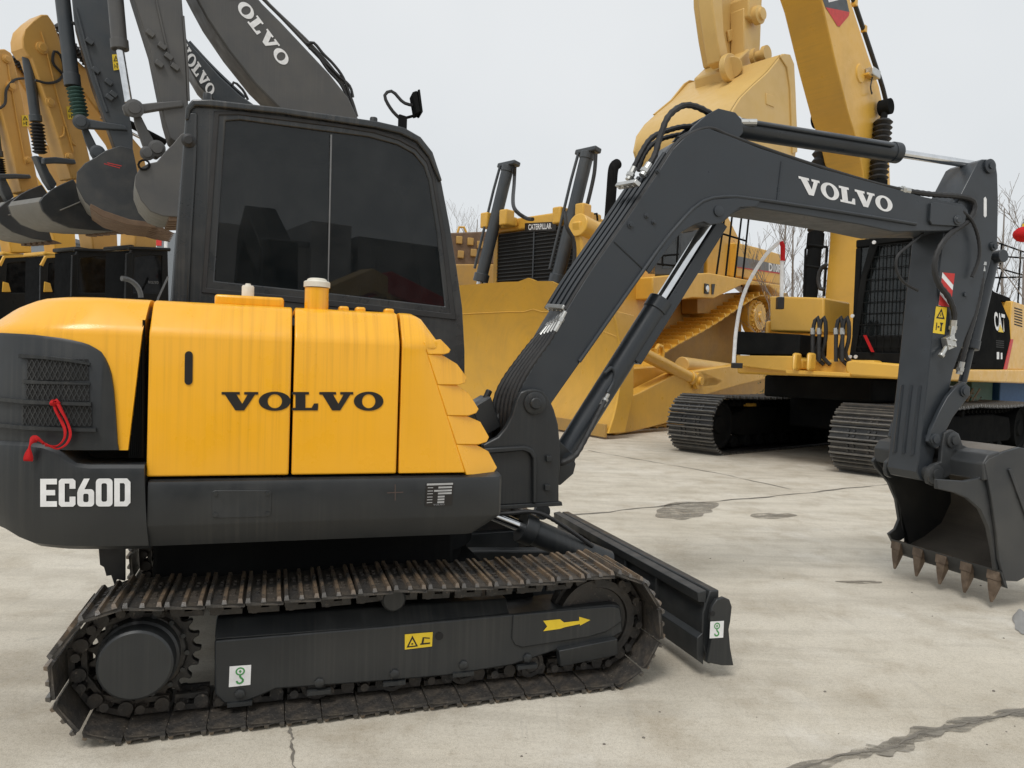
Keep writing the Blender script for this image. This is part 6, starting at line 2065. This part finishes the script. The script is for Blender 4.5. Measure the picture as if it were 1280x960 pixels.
# bare winter trees
barkm = paint('bare_bark', (.24, .215, .195), .8, (.28, .25, .22), .5, 0, 4)
def bare_tree(x, y, h, seed, label, lean=0, nb=7):
    f = Frame(x, y, 0)
    rn = random.Random(seed)
    t = thing('bare_tree', f, label, 'tree', 'bare trees beyond the yard')
    mb = MB()
    mb.tube(catmull([(0, 0, 0), (rn.uniform(-.1, .1) + lean * .3, 0, h * .35), (lean * .7, rn.uniform(-.1, .1), h * .65), (lean, 0, h)], 5), .07, 6, rf=lambda i, L: .085 * (1 - .86 * i / (L - 1)) * h / 7 + .005)
    mb.build('trunk', barkm, t)
    mb = MB()
    def br(p, d, l, r, lev):
        n = 5
        pts = [p]
        for i in range(n):
            d = (d + Vector((rn.uniform(-.16, .16), rn.uniform(-.16, .16), rn.uniform(-.02, .16)))).normalized()
            pts.append(pts[-1] + d * l / n)
        mb.tube(pts, r, 4, False, rf=lambda i, L: max(.0045, r * (1 - .8 * i / (L - 1))))
        if lev:
            for i in range(2, n + 1):
                for _ in range(rn.choice((1, 2))):
                    a = rn.uniform(0, 6.28)
                    dd = (d + Vector((math.cos(a), math.sin(a), .2)) * .7).normalized()
                    br(pts[i], dd, l * rn.uniform(.35, .6), r * .5, lev - 1)
    for i in range(nb):
        z = h * (.18 + .75 * i / nb)
        a = rn.uniform(0, 6.28)
        br(Vector((lean * z / h, 0, z)), Vector((math.cos(a) * .55, math.sin(a) * .55, .85)).normalized(), h * rn.uniform(.28, .42) * (1 - .45 * i / nb), .015 * h / 6, 2)
    mb.build('crown', barkm, t)
G0_ = Frame(0, 0, 0)
for i, (px, d, vt, lean, lab) in enumerate((
        (966, 21, 258, .2, 'slim bare tree rising between the white whip pole and the boom boot'),
        (995, 23, 285, -.3, 'shorter bare tree seen through the black handrail left of the ochre boom'),
        (1018, 26, 300, .2, 'bare tree nearest to the ochre boom, low behind the handrail'),
        (1268, 20, 205, .25, 'tallest bare tree at the right edge, above the red lantern'),
        (1256, 24, 262, -.3, 'bare tree right of the charcoal arm tip, thin and straight'),
        (948, 27, 330, .1, 'low bare tree behind the grey band of the bulldozer'),
        (585, 34, 275, .2, 'bare tree far behind the weathered machine, beside the charcoal cab'),
        (1300, 26, 240, -.6, 'bare tree cut by the right edge of the picture'))):
    x = (px - 640) / FPX * d
    top = CP + ray(px, vt) * d
    bare_tree(x, d, top.z, 20 + i, lab, lean)

# red lantern on a line, shrubs and a blue bin at the right edge
DL = 17
ln_ = tag(MB().lathe(at(1279, 293, DL) - Vector((0, 0, .17)), (0, 0, 1), [(0, .05), (.03, .12), (.10, .19), (.17, .21), (.24, .19), (.31, .12), (.34, .05)], 20).build('lantern', M['red']), 'round red paper lantern hanging at the right edge', 'lantern')
MB().cyl(at(1279, 293, DL) + Vector((0, 0, .17)), at(1279, 293, DL) + Vector((0, 0, .24)), .03, 8).build('lantern_cap', M['labely'], ln_)
MB().tube([at(1279, 293, DL) + Vector((0, 0, .24)), at(1283, 262, DL), at(1292, 210, DL)], .01, 5).build('string', M['vblack'], ln_)
FC = Frame(11.6, 17.6, math.radians(20))
cn_ = thing('container', FC, 'blue container standing behind the ochre excavator at the right edge', 'container')
MB().box(-.1, 2.5, 0, 2.2, .1, 1.55).build('box', plain('container_blue', (.03, .10, .26), .5), cn_, .02)
MB().box(-.9, -.2, .1, 2.0, .1, 1.5).build('green_side', plain('container_green', (.03, .09, .07), .5), cn_, .02)
def shrub(x, y, r, h, seed, label, cols):
    f = Frame(x, y, 0); rn = random.Random(seed)
    t = thing('shrub', f, label, 'shrub')
    mb = MB()
    for i in range(7):
        a = rn.uniform(0, 6.28)
        mb.tube([(0, 0, 0), (math.cos(a) * r * .3, math.sin(a) * r * .3, h * .5), (math.cos(a) * r * .7, math.sin(a) * r * .7, h * .9)], .02, 4)
    mb.build('stem', barkm, t)
    mb = MB()
    for i in range(900):
        a = rn.uniform(0, 6.28); q = math.sqrt(rn.random()); z = rn.uniform(.05, 1)
        p = Vector((math.cos(a) * q * r, math.sin(a) * q * r, z * h * (1 - .35 * q)))
        d = Vector((rn.uniform(-1, 1), rn.uniform(-1, 1), rn.uniform(-1, 1))).normalized(); e = d.orthogonal().normalized()
        s = rn.uniform(.03, .06)
        mb.poly([p - d * s, p + e * s * .5, p + d * s, p - e * s * .5])
    mb.build('foliage', cols, t)
leafm = paint('dry_leaf', (.16, .09, .055), .7, (.10, .12, .05), .7, 0, 3)
leafg = paint('dull_green_leaf', (.055, .085, .035), .7, (.13, .12, .05), .6, 0, 3)
shrub(9.9, 16.6, .8, 1.35, 3, 'brown leaved shrub behind the track of the ochre excavator', leafm)
shrub(10.9, 18.2, .7, 1.3, 4, 'second brown leaved shrub, beside the blue container', leafm)
shrub(7.2, 19.0, .9, 2.6, 5, 'green shrub behind the handrail at the ochre boom foot', leafg)

# warehouse across the yard, behind the viewer: it is what the smoked glass mirrors
FWH = Frame(-6, -38, 0)
wh = thing('warehouse', FWH, 'long plain warehouse across the yard facing the machines', 'building')
whm = paint('warehouse_render', (.42, .42, .42), .8, (.12, .12, .12), .4, 0, .4)
MB().box(-40, 40, -12, 0, 0, 8.3).build('wall', whm, wh)
MB().box(-12, 4, -12, .5, 0, 12.2).build('upper_wall', whm, wh)
MB().box(-40.3, 40.3, -12.3, .3, 8.301, 8.6).build('roof_edge', M['grey'], wh)
for x0_, x1_, y_, h_, c_ in ((9.5, 13, .5, 9.6, .30), (13.4, 17.5, .9, 9.0, .55), (20, 22.6, .6, 9.9, .5), (23, 30, .8, 9.3, .25), (-19, -15, .9, 11.3, .45)):
    MB().box(x0_, x1_, -6, y_, .01, h_).build('wing', paint('render_%d' % int(h_ * 10), (c_, c_, c_ * 1.02), .8, (c_ * .8,) * 3, .3, 0, .4), wh)
for k in range(12):
    MB().box(-37 + k * 5.6, -34.5 + k * 5.6, -.05, .06, 3.2, 5.0).build('window', M['glassfar'], wh)


# two machines across the yard, mirrored in the smoked glass
def yard_machine(x, y, yaw, mat, label):
    f = Frame(x, y, yaw)
    t = thing('excavator', f, label, 'excavator')
    st = stadium(-1.6, .45, .43, 1.6, .45, .43)
    for s in (-1, 1): MB().prism(st, s * 1.15 - .3, s * 1.15 + .3).build('track', M['shoeblack'], t, .02)
    MB().box(-1.2, 1.0, -.8, .8, .5, 1.0).build('carbody', M['black'], t, .03)
    MB().box(-2.4, 1.2, -1.3, 1.3, 1.02, 2.1).build('engine_hood', mat, t, .12, 3)
    MB().prism([(-.3, 2.11), (1.25, 2.11), (1.2, 2.6), (.9, 3.0), (-.3, 3.05)], .25, 1.25).build('cab', M['cabblack'], t, .06, 3)
    MB().prism([(1.0, 1.7), (1.4, 1.7), (2.6, 3.1), (3.3, 3.3), (5.6, 2.5), (5.7, 2.9), (3.4, 3.9), (2.3, 3.6)], -.6, -.1).build('boom', mat, t, .03)
    MB().prism([(5.4, 3.1), (5.9, 3.0), (6.0, 1.9), (5.7, 1.7), (5.5, 2.0)], -.58, -.12).build('arm', mat, t, .03)
    MB().prism([(5.6, 1.9), (6.1, 1.8), (6.2, 1.0), (5.7, .5), (5.0, .6), (5.1, .9), (5.5, 1.3)], -.9, .2).build('bucket', M['bucketdark'], t, .03)
yard_machine(3.6, -12.5, math.radians(20), paint('red_machine_paint', (.60, .035, .03), .45, (.3, .05, .04), .3, 0, 2), 'red excavator across the yard, seen only mirrored in the cab glass')
yard_machine(9.2, -13.0, math.radians(160), M['catl'], 'tan excavator across the yard, seen only mirrored in the cab glass')
yard_machine(1.6, -8.6, math.radians(100), M['cabblack'], 'black excavator across the yard, seen only mirrored in the cab glass')
# small fittings on the amber arms
for f_, t_, pins, pipes in ((f2, e2, ((62, 128, .08), (52, 60, .10), (86, 196, .07)), (((80, 158), (80, 168), (75, 172)), ((88, 168), (90, 178), (95, 182)), ((52, 40), (60, 70), (72, 120), (92, 190)))),
                            (f1, e1, ((14, 108, .09), (8, 74, .08), (34, 200, .07)), (((10, 80), (18, 130), (32, 205)),))):
    for u, v, r in pins:
        p = f_.y(u, v, .2); MB().lathe(p, (0, 1, 0), [(0, r), (.03, r), (.04, r * .6), (.06, r * .6), (.06, 0)], 14).build('arm_boss', M['ely'], t_)
    for P_ in pipes:
        MB().tube(catmull([f_.y(u, v, .215) for u, v in P_], 4), .014, 6).build('oil_pipe', M['ely'], t_)
# ================================================================== ground
def ground_mat():
    mt, nt, b = new_mat('yard_concrete')
    tc = nt.nodes.new('ShaderNodeTexCoord')
    n1 = _noise(nt, .55, 7, .62); n2 = _noise(nt, 2.6, 8, .68); n3 = _noise(nt, 60, 4, .7)
    n4 = _noise(nt, 1.0, 6, .65, (.7, 4.2, 1))
    r1 = _ramp(nt, n1.outputs[0], [(.30, (.49, .44, .355)), (.50, (.60, .55, .46)), (.72, (.67, .625, .54))])
    r2 = _ramp(nt, n2.outputs[0], [(.33, (.80, .77, .73)), (.5, (1, 1, 1)), (.68, (1.08, 1.08, 1.08))])
    o = _mix(nt, 1.0, r1.outputs[0], r2.outputs[0], 'MULTIPLY')
    r4 = _ramp(nt, n4.outputs[0], [(.40, 0.0), (.47, .0), (.60, .35), (.72, 0.0)])
    o = _mix(nt, r4.outputs[0], o, (.40, .36, .295))
    r3 = _ramp(nt, n3.outputs[0], [(.30, (.84, .83, .81)), (.5, (1, 1, 1)), (.72, (1.06, 1.06, 1.06))])
    o = _mix(nt, 1.0, o, r3.outputs[0], 'MULTIPLY')
    n5 = _noise(nt, 5.5, 3, .6)
    r5 = _ramp(nt, n5.outputs[0], [(.70, 0.0), (.76, .35)])
    o = _mix(nt, r5.outputs[0], o, (.30, .275, .235))
    n6 = _noise(nt, 230, 3, .75)
    r6 = _ramp(nt, n6.outputs[0], [(.30, (.58, .57, .55)), (.5, (1, 1, 1)), (.74, (1.10, 1.10, 1.10))])
    o = _mix(nt, 1.0, o, r6.outputs[0], 'MULTIPLY')
    for st_, rot in (((1.3, 14, 1), .5), ((16, 1.1, 1), -.3)):
        n7 = _noise(nt, 1.0, 5, .7, st_)
        r7 = _ramp(nt, n7.outputs[0], [(.60, 0.0), (.66, .30), (.70, 0.0)])
        o = _mix(nt, r7.outputs[0], o, (.38, .35, .30))
    n8 = _noise(nt, 1.1, 9, .72)
    r8 = _ramp(nt, n8.outputs[0], [(.56, 0.0), (.70, .35)])
    o = _mix(nt, r8.outputs[0], o, (.74, .71, .65))
    n9 = _noise(nt, 21, 7, .8)
    r9 = _ramp(nt, n9.outputs[0], [(.30, (.80, .78, .75)), (.44, (1, 1, 1)), (.60, (1, 1, 1)), (.74, (1.09, 1.09, 1.09))])
    o = _mix(nt, 1.0, o, r9.outputs[0], 'MULTIPLY')
    n10 = _noise(nt, 9, 8, .85, (1, 3.2, 1))
    r10 = _ramp(nt, n10.outputs[0], [(.62, 0.0), (.70, .38)])
    o = _mix(nt, r10.outputs[0], o, (.30, .275, .24))
    nt.links.new(o, b.inputs['Base Color'])
    b.inputs['Roughness'].default_value = .8
    b.inputs['Specular IOR Level'].default_value = .25
    bp = nt.nodes.new('ShaderNodeBump'); bp.inputs['Strength'].default_value = .25; bp.inputs['Distance'].default_value = .006
    nt.links.new(n3.outputs[0], bp.inputs['Height']); nt.links.new(bp.outputs[0], b.inputs['Normal'])
    return mt


gm = ground_mat()
mb = MB(); mb.poly([(-400, -400, 0), (400, -400, 0), (400, 400, 0), (-400, 400, 0)])
struct(mb.build('ground', gm))
G0 = Frame(0, 0, 0)
JM = paint('crack_filler', (.20, .18, .15), .75, (.10, .09, .08), .6, 0, 6)
def damp():
    mt, nt, b = new_mat('damp_concrete')
    n = _noise(nt, 7, 6, .7)
    r = _ramp(nt, n.outputs[0], [(.35, (.20, .18, .15)), (.65, (.29, .265, .22))])
    nt.links.new(r.outputs[0], b.inputs['Base Color']); b.inputs['Roughness'].default_value = .4
    n2 = _noise(nt, 5, 6, .75, (1, 3.5, 1))
    r2 = _ramp(nt, n2.outputs[0], [(.40, 1.0), (.62, 0.0)])
    t = nt.nodes.new('ShaderNodeBsdfTransparent'); mx = nt.nodes.new('ShaderNodeMixShader')
    nt.links.new(r2.outputs[0], mx.inputs[0]); nt.links.new(t.outputs[0], mx.inputs[1]); nt.links.new(b.outputs[0], mx.inputs[2])
    nt.links.new(mx.outputs[0], nt.nodes['Material Output'].inputs[0])
    return mt
WM = damp()


def strip(name, pts, w, mat, z=.004, wob=.4, n=14, seed=1, hf=1.0):
    """thin irregular strip on the ground: a joint or a crack"""
    rn = random.Random(seed)
    P = []
    pts = [G0.z(u, v, 0) for u, v in pts]
    for a, b in zip(pts, pts[1:]):
        for i in range(n):
            P.append(a.lerp(b, i / n))
    P.append(pts[-1])
    mb = MB(); L = []; R_ = []
    for i, p in enumerate(P):
        t = (P[min(i + 1, len(P) - 1)] - P[max(0, i - 1)]).normalized(); nn = Vector((-t.y, t.x, 0))
        s_ = i / n
        c = p + nn * w * wob * (math.sin(s_ * 3.1 + seed) + .7 * hf * math.sin(s_ * 11.7 + seed * 2) + .4 * hf * math.sin(s_ * 27 + seed * 3) + hf * rn.uniform(-.25, .25))
        hw = w * .5 * (.6 + .3 * math.sin(s_ * 7.3 + seed * 5) + .2 * hf * math.sin(s_ * 19 + seed) + hf * rn.uniform(-.08, .08))
        hw = max(w * .06, hw)
        L.append(mb.bm.verts.new((c.x + nn.x * hw, c.y + nn.y * hw, z))); R_.append(mb.bm.verts.new((c.x - nn.x * hw, c.y - nn.y * hw, z)))
    for i in range(len(P) - 1): mb.face([L[i], L[i + 1], R_[i + 1], R_[i]])
    return struct(mb.build(name, mat))


def blot(name, c, rx, ry, mat, z=.004, seed=1, n=64, amp=.28):
    rn = random.Random(seed)
    ph = [(rn.uniform(0, 6.28), rn.uniform(.4, 1)) for _ in range(9)]
    p = G0.z(*c, 0)
    a, b = G0.z(c[0] + rx, c[1], 0) - p, G0.z(c[0], c[1] - ry, 0) - p
    mb = MB()
    pts = []
    for i in range(n):
        t = 2 * PI * i / n
        r = 1 + amp * sum(w * math.sin((k + 2) * t + f) / (k + 1.5) for k, (f, w) in enumerate(ph))
        q = p + a * math.cos(t) * r + b * math.sin(t) * r
        pts.append((q.x, q.y, z))
    mb.poly(pts)
    return struct(mb.build(name, mat))


strip('ground_joint', [(640, 650), (760, 640), (880, 628), (1000, 617), (1130, 604)], .05, JM, seed=3)
strip('ground_joint', [(735, 563), (800, 575), (900, 592), (990, 612)], .03, JM, seed=4)
strip('ground_joint', [(975, 968), (1060, 945), (1110, 936), (1150, 920), (1210, 903), (1300, 886)], .016, JM, .0052, seed=5, wob=.5, n=24, hf=.5)
strip('ground_joint', [(1090, 941), (1120, 933), (1160, 917), (1200, 905), (1300, 892)], .11, WM, .0045, seed=15, wob=.12, n=8, hf=.12)
strip('ground_joint', [(975, 968), (1060, 945), (1110, 936), (1150, 920), (1210, 903), (1300, 886)], .075, WM, .0040, seed=21, wob=.12, n=8, hf=.12)
strip('ground_joint', [(360, 905), (364, 930), (372, 975)], .012, JM, seed=6, n=20)
blot('damp_patch', (858, 637), 38, 10, WM, seed=2)
blot('damp_patch', (965, 645), 24, 4, WM, seed=8)
blot('damp_patch', (1076, 728), 26, 1.8, WM, seed=11)
blot('damp_patch', (1280, 778), 14, 14, plain('standing_water', (.20, .19, .17), .06), seed=9)
mb = MB()
rn = random.Random(5)
for k in range(40):
    p = G0.z(rn.uniform(620, 1280), rn.uniform(620, 950), 0)
    r = rn.uniform(.002, .007)
    mb.loft([[(p.x + r * f * math.cos(t) * 1.2, p.y + r * f * math.sin(t), z * r) for t in (0, 1.1, 2.0, 3.1, 4.1, 5.2)] for f, z in ((1, .0), (.8, .6), (.3, .9))])
struct(mb.build('grit', JM), 'stuff')

# ================================================================== light
w = bpy.data.worlds.new('World'); bpy.context.scene.world = w
w.use_nodes = True
nt = w.node_tree
bg = nt.nodes['Background']
sky = nt.nodes.new('ShaderNodeTexSky'); sky.sky_type = 'NISHITA'; sky.sun_disc = False
EL, AZ = math.radians(58), math.radians(205)
sky.sun_elevation = EL; sky.sun_rotation = AZ
sky.dust_density = 6; sky.air_density = 1.0
# cloud deck: the clear sky is nearly hidden behind an even grey layer
mx = nt.nodes.new('ShaderNodeMix'); mx.data_type = 'RGBA'
tc = nt.nodes.new('ShaderNodeTexCoord')
cn = nt.nodes.new('ShaderNodeTexNoise'); cn.inputs['Scale'].default_value = 1.6; cn.inputs['Detail'].default_value = 4
nt.links.new(tc.outputs['Generated'], cn.inputs['Vector'])
cr = nt.nodes.new('ShaderNodeValToRGB')
SK = 7.0
cr.color_ramp.elements[0].position = .3; cr.color_ramp.elements[0].color = (.635, .67, .695, 1)
cr.color_ramp.elements[1].position = .7; cr.color_ramp.elements[1].color = (.74, .76, .775, 1)
nt.links.new(cn.outputs[0], cr.inputs[0])
sc_ = nt.nodes.new('ShaderNodeVectorMath'); sc_.operation = 'SCALE'; sc_.inputs['Scale'].default_value = 10.0
nt.links.new(cr.outputs[0], sc_.inputs[0])
mx.inputs[0].default_value = .97
nt.links.new(sky.outputs[0], mx.inputs[6]); nt.links.new(sc_.outputs[0], mx.inputs[7])
nt.links.new(mx.outputs[2], bg.inputs[0])
bg.inputs[1].default_value = .10
sun = bpy.data.lights.new('sun', 'SUN'); sun.energy = 1.5; sun.angle = math.radians(20); sun.color = (1, .975, .94)
so_ = bpy.data.objects.new('sun', sun); C.objects.link(so_)
sd = Vector((math.sin(AZ) * math.cos(EL), math.cos(AZ) * math.cos(EL), math.sin(EL)))
so_.rotation_euler = sd.to_track_quat('Z', 'Y').to_euler()
vs = bpy.context.scene.view_settings
vs.view_transform = 'Standard'; vs.look = 'None'; vs.gamma = 1; vs.exposure = 0.14; vs.use_curve_mapping = False
bpy.context.scene.cycles.max_bounces = 6
bpy.context.scene.cycles.transparent_max_bounces = 12
bpy.context.view_layer.update()
